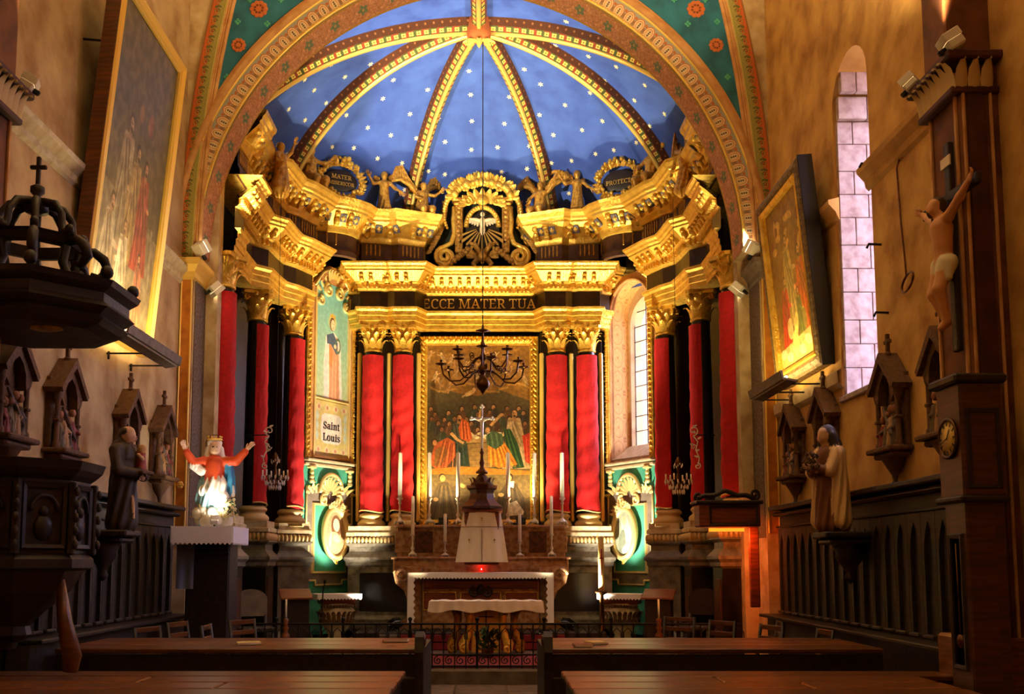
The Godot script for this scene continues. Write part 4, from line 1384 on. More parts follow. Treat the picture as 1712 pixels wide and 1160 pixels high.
func build_wainscot() -> void:
	# tall board panelling with pointed heads along both nave walls
	for sx: float in [-1.0, 1.0]:
		var d0 := 8.15 if sx < 0 else 7.45
		var d1 := 12.35
		var top := 2.12
		var w := Node3D.new()
		w.name = "wall_panelling_" + ("left" if sx < 0 else "right")
		add_child(w)
		tag(w, "dark board panelling with lancet heads below the pulpit wall" if sx < 0 else "dark board panelling with lancet heads beside the clock", "panelling", "", "structure")
		var s := nst()
		box(s, V((NAVE - 0.02) * sx, 1.05, (d0 + d1) / 2), Vector3(0.05, 2.1, d1 - d0))
		part(w, "backing", fin(s), M.wood_wains)
		s = nst()
		box(s, V((NAVE - 0.09) * sx, top + 0.02, (d0 + d1) / 2), Vector3(0.2, 0.05, d1 - d0), 0.012)
		box(s, V((NAVE - 0.07) * sx, top - 0.05, (d0 + d1) / 2), Vector3(0.13, 0.05, d1 - d0), 0.02)
		box(s, V((NAVE - 0.06) * sx, top - 0.2, (d0 + d1) / 2), Vector3(0.07, 0.025, d1 - d0), 0.008)
		part(w, "cap_rail", fin(s), M.wood_dark)
		s = nst()
		box(s, V((NAVE - 0.12) * sx, 0.42, (d0 + d1) / 2), Vector3(0.22, 0.86, d1 - d0), 0.01)
		part(w, "bench_base", fin(s), M.wood_dark)
		s = nst()
		box(s, V((NAVE - 0.16) * sx, 0.87, (d0 + d1) / 2), Vector3(0.34, 0.035, d1 - d0), 0.008)
		part(w, "bench_ledge", fin(s), M.wood_dark)
		# one board with a lancet recess, repeated
		var bw := 0.27
		s = nst()
		var y0 := 0.9; var y1 := top - 0.22
		var hw := 0.085
		var outer := [Vector2(-bw / 2 + 0.003, y0), Vector2(-bw / 2 + 0.003, y1), Vector2(bw / 2 - 0.003, y1), Vector2(bw / 2 - 0.003, y0), Vector2(hw, y0), Vector2(hw, y1 - 0.30), Vector2(hw * 0.85, y1 - 0.22), Vector2(hw * 0.5, y1 - 0.14), Vector2(0, y1 - 0.07), Vector2(-hw * 0.5, y1 - 0.14), Vector2(-hw * 0.85, y1 - 0.22), Vector2(-hw, y1 - 0.30), Vector2(-hw, y0)]
		prism(s, PackedVector2Array(outer), 0.0, 0.035)
		var board := fin(s)
		s = nst()
		box(s, Vector3(0, y0 + 0.015, 0.05), Vector3(bw * 0.72, 0.03, 0.05), 0.008)
		var sill := fin(s)
		var n := int((d1 - d0) / bw)
		for i in n:
			var at := xf(V((NAVE - 0.045) * sx, 0, d0 + bw * (i + 0.5)), -PI / 2 * sx)
			var b := part(w, "board", board, M.wood_wains, at)
			part(b, "board_sill", sill, M.wood_wains)

# ---------------------------------------------------------------- the gilded altarpiece
const COLS := [Vector2(-1.35, 17.62), Vector2(-1.88, 17.62), Vector2(-3.03, 16.3), Vector2(-3.40, 15.3), Vector2(-3.43, 13.42)]

func mir(path: Array) -> Array:
	var out := []
	for i in range(path.size() - 1, -1, -1):
		out.append(Vector2(-path[i].x, path[i].y))
	return out

func capital_mesh() -> ArrayMesh:
	var s := nst()
	lathe(s, [Vector2(0.145, 0.0), Vector2(0.16, 0.01), Vector2(0.16, 0.03), Vector2(0.14, 0.045), Vector2(0.14, 0.22), Vector2(0.155, 0.34), Vector2(0.19, 0.41)], 20)
	for k in 8:
		var a := TAU * k / 8
		leaf(s, 0.13, 0.19, 0.085, xf(Vector3(sin(a), 0, cos(a)) * 0.142 + Vector3(0, 0.04, 0), a), 0.012)
		var b := a + TAU / 16
		leaf(s, 0.12, 0.17, 0.10, xf(Vector3(sin(b), 0, cos(b)) * 0.145 + Vector3(0, 0.17, 0), b), 0.012)
	for k in 4:
		var a := TAU * k / 4 + PI / 4
		var t := xf(Vector3(0, 0, 0), a - PI / 2)
		var pts := spiral(Vector3(0.215, 0.355, 0), 0.055, 1.4, PI * 0.9, -1.0, 16)
		pts.push_front(Vector3(0.15, 0.24, 0))
		tube(s, pts, 0.02, 6, t)
		ball(s, Vector3(sin(a + PI / 4), 0, cos(a + PI / 4)) * 0.2 + Vector3(0, 0.41, 0), Vector3(0.035, 0.035, 0.03), 8, 4)
	var pl := PackedVector2Array()
	for k in 4:
		var a := TAU * k / 4 + PI / 4
		pl.append(Vector2(cos(a - 0.12), sin(a - 0.12)) * 0.30)
		pl.append(Vector2(cos(a + 0.12), sin(a + 0.12)) * 0.30)
		var m := a + PI / 4
		pl.append(Vector2(cos(m), sin(m)) * 0.185)
	prism(s, pl, 0.0, 0.05, Transform3D(Basis(Vector3(1, 0, 0), Vector3(0, 0, -1), Vector3(0, 1, 0)), Vector3(0, 0.41, 0)))
	return fin(s)

# cloth hung round the front of a column, half = how far round it reaches on each side; front towards +z
func cloth_mesh(sd: int, y0: float, y1: float, half: float) -> ArrayMesh:
	var s := nst()
	var fn := FastNoiseLite.new()
	fn.seed = sd
	fn.frequency = 1.4
	grid(s, func(u: float, v: float):
		var a := lerpf(-half, half, u)
		var y := lerpf(y0, y1, v)
		var r := lerpf(0.205, 0.180, pow(v, 0.6))
		var sag := 0.010 * sin(y * 19.0 + 2.2 * sin(a + sd) + 3.0 * fn.get_noise_2d(cos(a) * 0.6, y)) * clampf(1.15 - v, 0.0, 1.0)
		r += sag + 0.007 * fn.get_noise_3d(cos(a) * 2.0, y * 2.2, sin(a) * 2.0) + 0.004 * sin(a * 5.0 + sd)
		return Vector3(sin(a) * r, y + 0.02 * sin(a * 2.0 + sd) * (1.0 - v), cos(a) * r), 36, 60, 1.0, 1.0)
	return fin(s)

func gadroon(s: SurfaceTool, w: float, dp: float, y: float, t: Transform3D) -> void:
	# plump tongue moulding round three sides
	var step := 0.062
	for side in 3:
		var l := w if side == 0 else dp
		var n := int(l / step)
		for k in n + 1:
			var o := -l / 2 + l * k / n
			var c := Vector3(o, y, dp / 2) if side == 0 else Vector3((w / 2) * (1.0 if side == 1 else -1.0), y, o)
			ball(s, c, Vector3(0.032, 0.062, 0.05) if side == 0 else Vector3(0.05, 0.062, 0.032), 8, 5, t)

func rect_path(w: float, dp: float, c: Vector3, yaw: float) -> Array:
	var out := []
	for q in [Vector2(w, -dp), Vector2(w, dp), Vector2(-w, dp), Vector2(-w, -dp)]:
		var p := Basis.from_euler(Vector3(0, yaw, 0)) * Vector3(q.x / 2, 0, q.y / 2)
		out.append(Vector2(c.x + p.x, -(c.z + p.z)))
	out.reverse()
	return out

func pedestal(parent: Node3D, x: float, d: float, yaw: float, w: float, dp: float, y0: float, die: Material) -> void:
	var c := V(x, 0, d)
	var path := rect_path(w, dp, c, yaw)
	# the walk must keep the outside on its left hand
	var s := nst()
	var sg := -1.0
	mould(s, path, [Vector2(sg * 0.06, y0), Vector2(sg * 0.06, y0 + 0.16), Vector2(sg * 0.03, y0 + 0.22), Vector2(0, y0 + 0.24), Vector2(0, 1.42)], true)
	var p := part(parent, "pedestal", fin(s), die)
	s = nst()
	mould(s, path, [Vector2(0, 1.42), Vector2(sg * 0.03, 1.45), Vector2(sg * 0.03, 1.5), Vector2(sg * 0.065, 1.54), Vector2(sg * 0.065, 1.58), Vector2(sg * 0.01, 1.64), Vector2(sg * -0.02, 1.68), Vector2(sg * -0.02, 1.76), Vector2(sg * 0.04, 1.80), Vector2(sg * 0.04, 1.82)], true)
	part(p, "pedestal_neck", fin(s), M.marble_grey)
	s = nst()
	gadroon(s, w + 0.02, dp + 0.02, 1.875, xf(c, yaw))
	stuff(part(p, "gadroon", fin(s), M.gold_pale))
	s = nst()
	mould(s, path, [Vector2(sg * 0.04, 1.82), Vector2(sg * -0.02, 1.83), Vector2(sg * -0.02, 1.93), Vector2(sg * 0.03, 1.95), Vector2(sg * 0.03, 2.0), Vector2(sg * 0.0, 2.02), Vector2(sg * 0.0, 2.11), Vector2(sg * -w * 0.5, 2.11)], true)
	part(p, "pedestal_cap", fin(s), M.marble_cream)
	# sunk panel on the front
	s = nst()
	box(s, Vector3(0, (y0 + 1.42) / 2 + 0.1, dp / 2 + 0.004), Vector3(w * 0.66, (1.42 - y0) * 0.62, 0.016), 0.006, xf(c, yaw))
	part(p, "pedestal_panel", fin(s), M.marble_red if die != M.marble_grey else M.marble_black)

func build_altarpiece() -> void:
	var ap := thing("altarpiece", "gilded marble altarpiece of columns and cornices filling the apse", "altarpiece")
	# columns with pedestals
	var cap := capital_mesh()
	var s := nst()
	lathe(s, [Vector2(0.158, 2.33), Vector2(0.158, 3.2), Vector2(0.152, 4.2), Vector2(0.138, 5.16)], 28)
	var shaft := fin(s)
	s = nst()
	lathe(s, [Vector2(0.0, 2.11), Vector2(0.23, 2.11), Vector2(0.24, 2.14), Vector2(0.24, 2.17), Vector2(0.215, 2.2), Vector2(0.185, 2.22), Vector2(0.185, 2.25), Vector2(0.21, 2.27), Vector2(0.21, 2.3), Vector2(0.18, 2.33), Vector2(0.16, 2.34)], 28)
	box(s, Vector3(0, 2.085, 0), Vector3(0.5, 0.06, 0.5), 0.01)
	var base := fin(s)
	for sx: float in [-1.0, 1.0]:
		for i in COLS.size():
			var c: Vector2 = COLS[i]
			var at := V(c.x * -sx if sx < 0 else c.x * -1.0, 0, c.y)
			at.x = absf(c.x) * sx
			var col := part(ap, "column", shaft, M.marble_black, xf(at))
			part(col, "column_base", base, M.gold_pale)
			var yaw := 0.0 if i < 2 else atan2(-at.x, at.z + AXIS_D)
			part(col, "capital", cap, M.gold, xf(Vector3(0, 5.16, 0), yaw))
		pedestal(ap, 1.64 * sx, 17.66, 0, 1.2, 0.62, 0.38, M.marble_grey)
		pedestal(ap, 3.03 * sx, 16.32, atan2(-3.03 * sx, -1.5), 0.5, 0.5, 0.18, M.marble_grey)
		pedestal(ap, 3.38 * sx, 15.32, -PI / 2 * sx, 0.54, 0.5, 0.18, M.marble_black)
		pedestal(ap, 3.41 * sx, 13.47, -PI / 2 * sx, 0.56, 0.5, 0.18, M.marble_black)
		# gilded strips and flat pilasters behind the paired columns
		s = nst()
		box(s, V(1.62 * sx, 3.75, 17.90), Vector3(1.1, 3.4, 0.12), 0.01)
		part(ap, "back_panel", fin(s), M.marble_black)
		for xx in [1.09, 1.615, 2.14]:
			s = nst()
			box(s, V(xx * sx, 3.70, 17.80), Vector3(0.075, 3.0, 0.08), 0.02)
			part(ap, "gilt_strip", fin(s), M.gold_plain)
		# half pilasters in the dark bays
		for q in [[3.62, 15.85, 0.2], [3.74, 14.8, 0.22], [3.74, 14.1, 0.22]]:
			s = nst()
			box(s, V(q[0] * sx, 3.6, q[1]), Vector3(0.14, 3.4, q[2]), 0.02)
			part(ap, "flat_pilaster", fin(s), M.marble_grey)
			s = nst()
			box(s, V((q[0] - 0.08) * sx, 3.6, q[1]), Vector3(0.02, 3.3, 0.03), 0.006)
			part(ap, "gilt_edge", fin(s), M.gold_dull)
	# entablature
	var mid := [Vector2(0.0, 17.74), Vector2(-0.98, 17.74), Vector2(-1.14, 17.42), Vector2(-1.50, 17.42), Vector2(-1.62, 17.48), Vector2(-1.74, 17.42), Vector2(-2.10, 17.42), Vector2(-2.14, 17.62), Vector2(-2.30, 17.72), Vector2(-2.32, 17.92)]
	var full := mir(mid)
	full.append_array(mid.slice(1))
	var flank := [Vector2(-2.93, 16.74), Vector2(-2.77, 16.45), Vector2(-2.96, 16.02), Vector2(-3.12, 15.80), Vector2(-3.16, 15.54), Vector2(-3.20, 15.06), Vector2(-3.40, 14.84), Vector2(-3.40, 13.88), Vector2(-3.24, 13.66), Vector2(-3.24, 13.16)]
	var arcs := []
	for i in 11:
		var t := i / 10.0
		arcs.append(Vector2(-2.22, 17.72).lerp(Vector2(-2.84, 16.66), t) + Vector2(0.87, -0.49) * 0.40 * sin(PI * t))
	var attic := [Vector2(-1.00, 17.95), Vector2(-1.02, 17.60), Vector2(-1.44, 17.42), Vector2(-1.56, 17.48), Vector2(-1.68, 17.43), Vector2(-2.08, 17.36), Vector2(-2.20, 17.50)]
	attic.append_array(arcs.slice(1, 10))
	attic.append_array([Vector2(-2.84, 16.62), Vector2(-2.73, 16.45), Vector2(-2.93, 16.0), Vector2(-3.10, 15.78), Vector2(-3.13, 15.5), Vector2(-3.18, 15.06), Vector2(-3.40, 14.84), Vector2(-3.40, 13.92), Vector2(-3.22, 13.7), Vector2(-3.22, 13.16)])
	var archi := [Vector2(-0.25, 5.62), Vector2(0, 5.62), Vector2(0.0, 5.69), Vector2(0.02, 5.70), Vector2(0.02, 5.78), Vector2(0.04, 5.79), Vector2(0.04, 5.86), Vector2(0.075, 5.89), Vector2(0.085, 5.93), Vector2(0.0, 5.935)]
	var frieze := [Vector2(0.0, 5.935), Vector2(0.0, 6.22)]
	var corn := [Vector2(0.0, 6.22), Vector2(0.03, 6.23), Vector2(0.05, 6.26), Vector2(0.05, 6.34), Vector2(0.09, 6.36), Vector2(0.10, 6.38), Vector2(0.27, 6.52), Vector2(0.27, 6.55), Vector2(0.30, 6.57), Vector2(0.315, 6.60), Vector2(0.35, 6.63), Vector2(0.36, 6.66), Vector2(-0.3, 6.68)]
	var acorn := [Vector2(0.0, 7.06), Vector2(0.03, 7.07), Vector2(0.045, 7.10), Vector2(0.06, 7.15), Vector2(0.07, 7.17), Vector2(0.28, 7.38), Vector2(0.28, 7.42), Vector2(0.31, 7.44), Vector2(0.32, 7.48), Vector2(0.36, 7.53), Vector2(0.375, 7.58), Vector2(-0.35, 7.60)]
	# shared small pieces
	s = nst()
	box(s, Vector3(0, 0, 0.03), Vector3(0.038, 0.07, 0.06), 0.004)
	var dentil := fin(s)
	s = nst()
	prism(s, PackedVector2Array([Vector2(0.0, -0.085), Vector2(0.03, -0.08), Vector2(0.06, -0.045), Vector2(0.11, -0.03), Vector2(0.15, -0.035), Vector2(0.155, 0.0), Vector2(0.0, 0.0)]), -0.032, 0.032, Transform3D(Basis(Vector3(0, 0, 1), Vector3(0, 1, 0), Vector3(-1, 0, 0)), Vector3.ZERO))
	ball(s, Vector3(0, -0.05, 0.05), Vector3(0.042, 0.03, 0.05), 8, 4)
	ball(s, Vector3(0, -0.03, 0.13), Vector3(0.042, 0.025, 0.03), 8, 4)
	var modillion := fin(s)
	s = nst()
	box(s, Vector3(0, -0.006, 0.075), Vector3(0.09, 0.012, 0.09), 0.003)
	var coffer := fin(s)
	s = nst()
	ball(s, Vector3(0, -0.02, 0.075), Vector3(0.024, 0.02, 0.024), 8, 4)
	for k in 4:
		ball(s, Vector3(0.018 * cos(k * PI / 2), -0.014, 0.075 + 0.018 * sin(k * PI / 2)), Vector3(0.016, 0.012, 0.016), 6, 4)
	var coffer_boss := fin(s)
	var runs := [["mid", full], ["flank", flank], ["flank", mir(flank)]]
	for r in runs:
		s = nst()
		mould(s, r[1], archi)
		var e := part(ap, "architrave", fin(s), M.gold)
		s = nst()
		mould(s, r[1], frieze)
		part(ap, "frieze", fin(s), M.frieze)
		s = nst()
		mould(s, r[1], corn)
		var c := part(ap, "cornice", fin(s), M.gold)
		s = nst()
		for q in along(r[1], 0.075, 0.02):
			s.append_from(dentil, 0, xf(V(q[0].x + q[1].x * 0.045, 6.30, q[0].y + q[1].y * 0.045), atan2(q[1].x, -q[1].y)))
		stuff(part(c, "dentils", s.commit(), M.gold))
		for q in paced(r[1], 0.16):
			part(c, "modillion", modillion, M.gold, xf(V(q[0].x + q[1].x * 0.115, 6.40, q[0].y + q[1].y * 0.115), atan2(q[1].x, -q[1].y), Vector3.ONE, -0.68))
	for path in [attic, mir(attic)]:
		s = nst()
		mould(s, path, [Vector2(-0.02, 6.66), Vector2(0.03, 6.68), Vector2(0.03, 6.76), Vector2(0.0, 6.79), Vector2(0.0, 7.10)])
		var aw := part(ap, "attic", fin(s), M.attic)
		# fluted blocks on the attic
		s = nst()
		for q in along(path, 0.07, 0.05):
			box(s, Vector3.ZERO, Vector3(0.03, 0.2, 0.02), 0.006, xf(V(q[0].x + q[1].x * 0.008, 6.95, q[0].y + q[1].y * 0.008), atan2(q[1].x, -q[1].y)))
		stuff(part(aw, "fluting", fin(s), M.gold_dull))
		s = nst()
		mould(s, path, acorn)
		var c := part(ap, "attic_cornice", fin(s), M.gold)
		for q in paced(path, 0.235):
			var at := xf(V(q[0].x + q[1].x * 0.09, 7.19, q[0].y + q[1].y * 0.09), atan2(q[1].x, -q[1].y), Vector3(1.25, 1.1, 1.5), -PI / 4)
			part(c, "modillion", modillion, M.gold, at)
			var tn := Vector2(-q[1].y, q[1].x) * 0.105
			var at2 := xf(V(q[0].x + q[1].x * 0.09 + tn.x, 7.19, q[0].y + q[1].y * 0.09 + tn.y), atan2(q[1].x, -q[1].y), Vector3(1.3, 1.3, 1.7), -PI / 4)
			part(c, "coffer", coffer, M.coffer, at2)
			part(c, "coffer_boss", coffer_boss, M.gold_plain, at2)
	# inscription
	var tm := TextMesh.new()
	tm.text = "ECCE MATER TUA"
	var font := SystemFont.new()
	font.font_names = PackedStringArray(["Droid Serif"])
	tm.font = font
	tm.font_size = 64
	tm.pixel_size = 0.0037
	tm.depth = 0.012
	part(ap, "inscription", tm, M.gold_plain, xf(V(-0.02, 6.075, 17.732)))
	# broken raking pediments over the outer columns
	for sx: float in [-1.0, 1.0]:
		s = nst()
		var rp := PackedVector2Array([Vector2(0.0, 0.0), Vector2(0.10, 0.0), Vector2(0.12, 0.06), Vector2(0.24, 0.08), Vector2(0.25, 0.15), Vector2(0.32, 0.18), Vector2(0.36, 0.26), Vector2(0.36, 0.30), Vector2(0.0, 0.30)])
		var B := Basis(Vector3(-sx, 0, 0), Vector3(0, 1, 0), Vector3(0, 0, -1)) * Basis.from_euler(Vector3(-0.62, 0, 0))
		prism(s, rp, -0.42, 0.42, Transform3D(B, V(3.40 * sx, 7.66, 13.85)))
		var rk := part(ap, "raking_cornice", fin(s), M.gold)
		for k in 4:
			part(rk, "modillion", modillion, M.gold, Transform3D(B * Basis.from_euler(Vector3(0, PI / 2, 0)), V(3.40 * sx, 7.66, 13.85) + B * Vector3(0.11, 0.075, -0.3 + k * 0.2)))
		s = nst()
		box(s, V(3.5 * sx, 7.72, 13.75), Vector3(0.3, 0.34, 0.5), 0.02)
		part(ap, "pediment_block", fin(s), M.attic)
	# dark panel and green ground behind the dove cartouche
	s = nst()
	box(s, V(0, 6.9, 17.98), Vector3(1.9, 0.5, 0.1), 0.02)
	part(ap, "attic_plinth", fin(s), M.marble_black)
	s = nst()
	prism(s, PackedVector2Array([Vector2(-1.05, 6.75), Vector2(1.05, 6.75), Vector2(0.98, 7.2), Vector2(0.78, 7.75), Vector2(0.6, 8.2), Vector2(0.4, 8.5), Vector2(0, 8.6), Vector2(-0.4, 8.5), Vector2(-0.6, 8.2), Vector2(-0.78, 7.75), Vector2(-0.98, 7.2)]), -18.0, -17.93)
	part(ap, "green_ground", fin(s), M.dark_green)
	build_covers()
	build_niches(ap)

func build_covers() -> void:
	var labels := ["red cloth on the column beside the altar painting", "red cloth on the column between the painting and the niche", "red cloth on the column beyond the niche", "red cloth on the shadowed column midway round the apse", "red cloth on the outermost column by the arch"]
	var wide := [cloth_mesh(3, 2.36, 5.10, 1.75), cloth_mesh(8, 2.36, 5.10, 1.75)]
	var narrow := [cloth_mesh(5, 2.36, 5.10, 1.22), cloth_mesh(9, 2.36, 5.10, 1.22)]
	var hems := []
	for half in [1.75, 1.22]:
		var s := nst()
		var hem := []
		for i in 19:
			var a := lerpf(-half, half, i / 18.0)
			hem.append(Vector3(sin(a) * 0.208, 2.37 + 0.02 * sin(a * 2.0 + 3), cos(a) * 0.208))
		tube(s, hem, 0.013, 6)
		hems.append(fin(s))
	for sx: float in [-1.0, 1.0]:
		for i in COLS.size():
			var c: Vector2 = COLS[i]
			var lab: String = labels[i] + (", king panel side" if sx < 0 else ", window side")
			var turned := i == 2 or i == 3
			var yaw := atan2(-absf(c.x) * sx, c.y - AXIS_D) if turned else 0.0
			var t := thing("column_cloth", lab, "cloth", V(absf(c.x) * sx, 0, c.y), yaw, "red cloths round the columns")
			part(t, "drape", (narrow if turned else wide)[(i + (1 if sx > 0 else 0)) % 2], M.red)
			part(t, "hem", hems[1 if turned else 0], M.fringe)

# frame of four mitred bars round an opening w x h, in the x y plane facing +z; profile: Vector2(outwards, forwards)
func frame_bars(s: SurfaceTool, w: float, h: float, prof: Array, t := Transform3D.IDENTITY) -> void:
	smooth(s, false)
	var cs := [Vector2(-1, -1), Vector2(-1, 1), Vector2(1, 1), Vector2(1, -1)]
	for i in 4:
		var a: Vector2 = cs[i]; var b: Vector2 = cs[(i + 1) % 4]
		for k in prof.size() - 1:
			var p: Vector2 = prof[k]; var q: Vector2 = prof[k + 1]
			var A := Vector3(a.x * (w / 2 + p.x), a.y * (h / 2 + p.x), p.y); var B := Vector3(b.x * (w / 2 + p.x), b.y * (h / 2 + p.x), p.y)
			var C := Vector3(b.x * (w / 2 + q.x), b.y * (h / 2 + q.x), q.y); var D := Vector3(a.x * (w / 2 + q.x), a.y * (h / 2 + q.x), q.y)
			quad(s, t * A, t * D, t * C, t * B)

func carve_frame(s: SurfaceTool, w: float, h: float, off: float, z: float, step: float, size: float, t := Transform3D.IDENTITY) -> void:
	for side in 4:
		var l := (h if side % 2 else w) + off * 2
		var n := int(l / step)
		for k in n:
			var o := -l / 2 + l * (k + 0.5) / n
			var p := Vector3(o, (h / 2 + off) * (1.0 if side == 0 else -1.0), z) if side % 2 == 0 else Vector3((w / 2 + off) * (1.0 if side == 1 else -1.0), o, z)
			var tw := Transform3D(Basis.from_euler(Vector3(0, 0, 0.7 + (PI / 2 if side % 2 else 0.0))), p)
			ball(s, Vector3.ZERO, Vector3(size, size * 0.42, size * 0.5), 6, 4, t * tw)
			ball(s, Vector3(size * 0.2, size * 0.8, 0), Vector3(size * 0.4, size * 0.4, size * 0.4), 6, 4, t * tw)

func flat_quad(w: float, h: float) -> ArrayMesh:
	var s := nst()
	quad(s, Vector3(-w / 2, -h / 2, 0), Vector3(-w / 2, h / 2, 0), Vector3(w / 2, h / 2, 0), Vector3(w / 2, -h / 2, 0))
	box(s, Vector3(0, 0, -0.022), Vector3(w, h, 0.04))
	return fin(s)

func picture(called: String, label: String, w: float, h: float, at: Transform3D, image: ImageTexture, fw: float, fm: Material, carved := true) -> Node3D:
	var t := thing(called, label, "painting")
	t.transform = at
	var pm := mat(Color.WHITE, 0.42, 0.0, image)
	var s := nst()
	quad(s, Vector3(-w / 2, -h / 2, 0), Vector3(-w / 2, h / 2, 0), Vector3(w / 2, h / 2, 0), Vector3(w / 2, -h / 2, 0))
	part(t, "canvas", fin(s), pm)
	s = nst()
	box(s, Vector3(0, 0, -0.035), Vector3(w + fw, h + fw, 0.05))
	part(t, "backing", fin(s), M.wood_dark)
	s = nst()
	frame_bars(s, w, h, [Vector2(-0.005, 0.0), Vector2(-0.005, 0.025), Vector2(fw * 0.15, 0.03), Vector2(fw * 0.2, 0.045), Vector2(fw * 0.55, 0.075), Vector2(fw * 0.85, 0.06), Vector2(fw, 0.04), Vector2(fw, -0.06)])
	var f := part(t, "frame", fin(s), fm)
	if carved:
		s = nst()
		carve_frame(s, w, h, fw * 0.52, 0.075, fw * 0.62, fw * 0.42)
		stuff(part(f, "carving", fin(s), fm))
	return t

func build_niches(ap: Node3D) -> void:
	for sx: float in [-1.0, 1.0]:
		var yaw := deg_to_rad(60.6) * -sx
		var c := V(2.62 * sx, 0, 17.38)
		var T := xf(c, yaw)      # local x along the niche, z out of it
		var s := nst()
		# carved gilt strips on both edges
		for e: float in [-1.0, 1.0]:
			s = nst()
			box(s, Vector3(0.62 * e, 4.75, 0.05), Vector3(0.10, 3.1, 0.08), 0.02, T)
			var st := part(ap, "gilt_border", fin(s), M.gold)
			s = nst()
			for k in 34:
				ball(s, Vector3(0.62 * e, 3.25 + k * 0.091, 0.095), Vector3(0.045, 0.022, 0.025), 6, 4, T * xf(Vector3.ZERO, 0, Vector3.ONE))
				ball(s, Vector3(0.60 * e, 3.29 + k * 0.091, 0.095), Vector3(0.02, 0.035, 0.02), 6, 4, T)
			stuff(part(st, "carving", fin(s), M.gold))
		# lower panelling
		var t := thing("niche_panelling", "sea-green and grey panelling with gilt shell crest under the %s" % ["crowned king panel" if sx < 0 else "stained window"], "panelling", c, yaw, "niche panellings")
		s = nst()
		box(s, Vector3(0, 1.75, 0.02), Vector3(1.36, 2.9, 0.05))
		part(t, "green_ground", fin(s), M.green_teal)
		s = nst()
		box(s, Vector3(0, 3.20, 0.06), Vector3(1.38, 0.05, 0.2), 0.015)
		box(s, Vector3(0, 3.13, 0.05), Vector3(1.36, 0.06, 0.12), 0.02)
		part(t, "ledge", fin(s), M.marble_cream)
		# grey stepped frame with gilt lines
		s = nst()
		var op := PackedVector2Array([Vector2(-0.56, 1.20), Vector2(-0.56, 2.15), Vector2(-0.62, 2.15), Vector2(-0.62, 2.75), Vector2(0.62, 2.75), Vector2(0.62, 2.15), Vector2(0.56, 2.15), Vector2(0.56, 1.20), Vector2(0.36, 1.20), Vector2(0.36, 1.12), Vector2(-0.36, 1.12), Vector2(-0.36, 1.20)])
		prism(s, op, 0.04, 0.065)
		part(t, "grey_panel", fin(s), M.grey_frame)
		s = nst()
		var loop := []
		for p in op:
			loop.append(Vector3(p.x, p.y, 0.07))
		loop.append(loop[0])
		for i in loop.size() - 1:
			tube(s, [loop[i], loop[i + 1]], 0.018, 6)
		part(t, "gilt_line", fin(s), M.white_gilt)
		s = nst()
		box(s, Vector3(0, 1.90, 0.07), Vector3(0.84, 1.10, 0.02), 0.004)
		part(t, "green_field", fin(s), M.green_teal)
		s = nst()
		frame_bars(s, 0.84, 1.10, [Vector2(0, 0.06), Vector2(0, 0.095), Vector2(0.03, 0.10), Vector2(0.045, 0.06)], xf(Vector3(0, 1.9, 0)))
		part(t, "field_frame", fin(s), M.white_gilt)
		# shell crest
		s = nst()
		for k in 9:
			var a := PI * (k + 0.5) / 9
			leaf(s, 0.085, 0.24, 0.05, xf(Vector3(cos(a) * 0.05, 2.66 + sin(a) * 0.05, 0.08), 0, Vector3.ONE, 0, a - PI / 2), 0.014)
		var arcp := []
		for k in 17:
			var a := PI * k / 16
			arcp.append(Vector3(cos(a) * 0.31, 2.66 + sin(a) * 0.33, 0.10))
		tube(s, arcp, 0.035, 8)
		part(t, "shell_crest", fin(s), M.white_gilt)
		s = nst()
		for e: float in [-1.0, 1.0]:
			var sp := spiral(Vector3(0.20 * e, 2.55, 0.10), 0.10, 1.5, PI / 2 + 0.4 * e, -e)
			tube(s, sp, 0.026, 6)
			for k in 5:
				leaf(s, 0.07, 0.15, 0.05, xf(Vector3((0.36 + k * 0.045) * e, 2.66 + 0.05 * (k % 2), 0.08), 0, Vector3.ONE, 0, -e * (0.3 + 0.3 * k)), 0.012)
			for k in 4:
				ball(s, Vector3(0.52 * e, 2.85 + k * 0.07, 0.09), Vector3(0.06 - 0.008 * k, 0.045, 0.04), 8, 5)
			box(s, Vector3(0.52 * e, 3.08, 0.09), Vector3(0.16, 0.05, 0.1), 0.015)
		part(t, "scroll_leaves", fin(s), M.white_gilt)
		# medallion hung on it
		var md := thing("oval_medallion", "oval gilt medallion %s" % ["with a praying figure under the crowned king panel" if sx < 0 else "with a pale figure under the stained window"], "medallion", c + Basis.from_euler(Vector3(0, yaw, 0)) * Vector3(-0.03 * sx, 1.98, 0.15), yaw, "oval medallions")
		var face := Basis.from_euler(Vector3(deg_to_rad(-8), 0, deg_to_rad(14) * sx))
		s = nst()
		var ev := []
		for k in 33:
			var a := TAU * k / 32
			ev.append(face * Vector3(cos(a) * 0.31, sin(a) * 0.43, 0.03))
		tube(s, ev, 0.05, 10, Transform3D.IDENTITY, false)
		part(md, "frame", fin(s), M.white_gilt)
		s = nst()
		smooth(s, false)
		for k in 32:
			var a := TAU * k / 32; var b := TAU * (k + 1) / 32
			tri(s, face * Vector3(0, 0, 0.03), face * Vector3(cos(b) * 0.29, sin(b) * 0.41, 0.02), face * Vector3(cos(a) * 0.29, sin(a) * 0.41, 0.02), Vector2(0.5, 0.5), Vector2(0.5 + cos(b) * 0.5, 0.5 - sin(b) * 0.5), Vector2(0.5 + cos(a) * 0.5, 0.5 - sin(a) * 0.5))
		part(md, "picture", fin(s), mat(Color.WHITE, 0.5, 0.0, oval_picture(0 if sx < 0 else 1)))
		s = nst()
		for k in 9:
			leaf(s, 0.07, 0.15, 0.04, Transform3D(face, Vector3.ZERO) * xf(Vector3((k - 4) * 0.035, 0.43 - absf(k - 4) * 0.012, 0.06), 0, Vector3.ONE, 0, -(k - 4) * 0.33), 0.014)
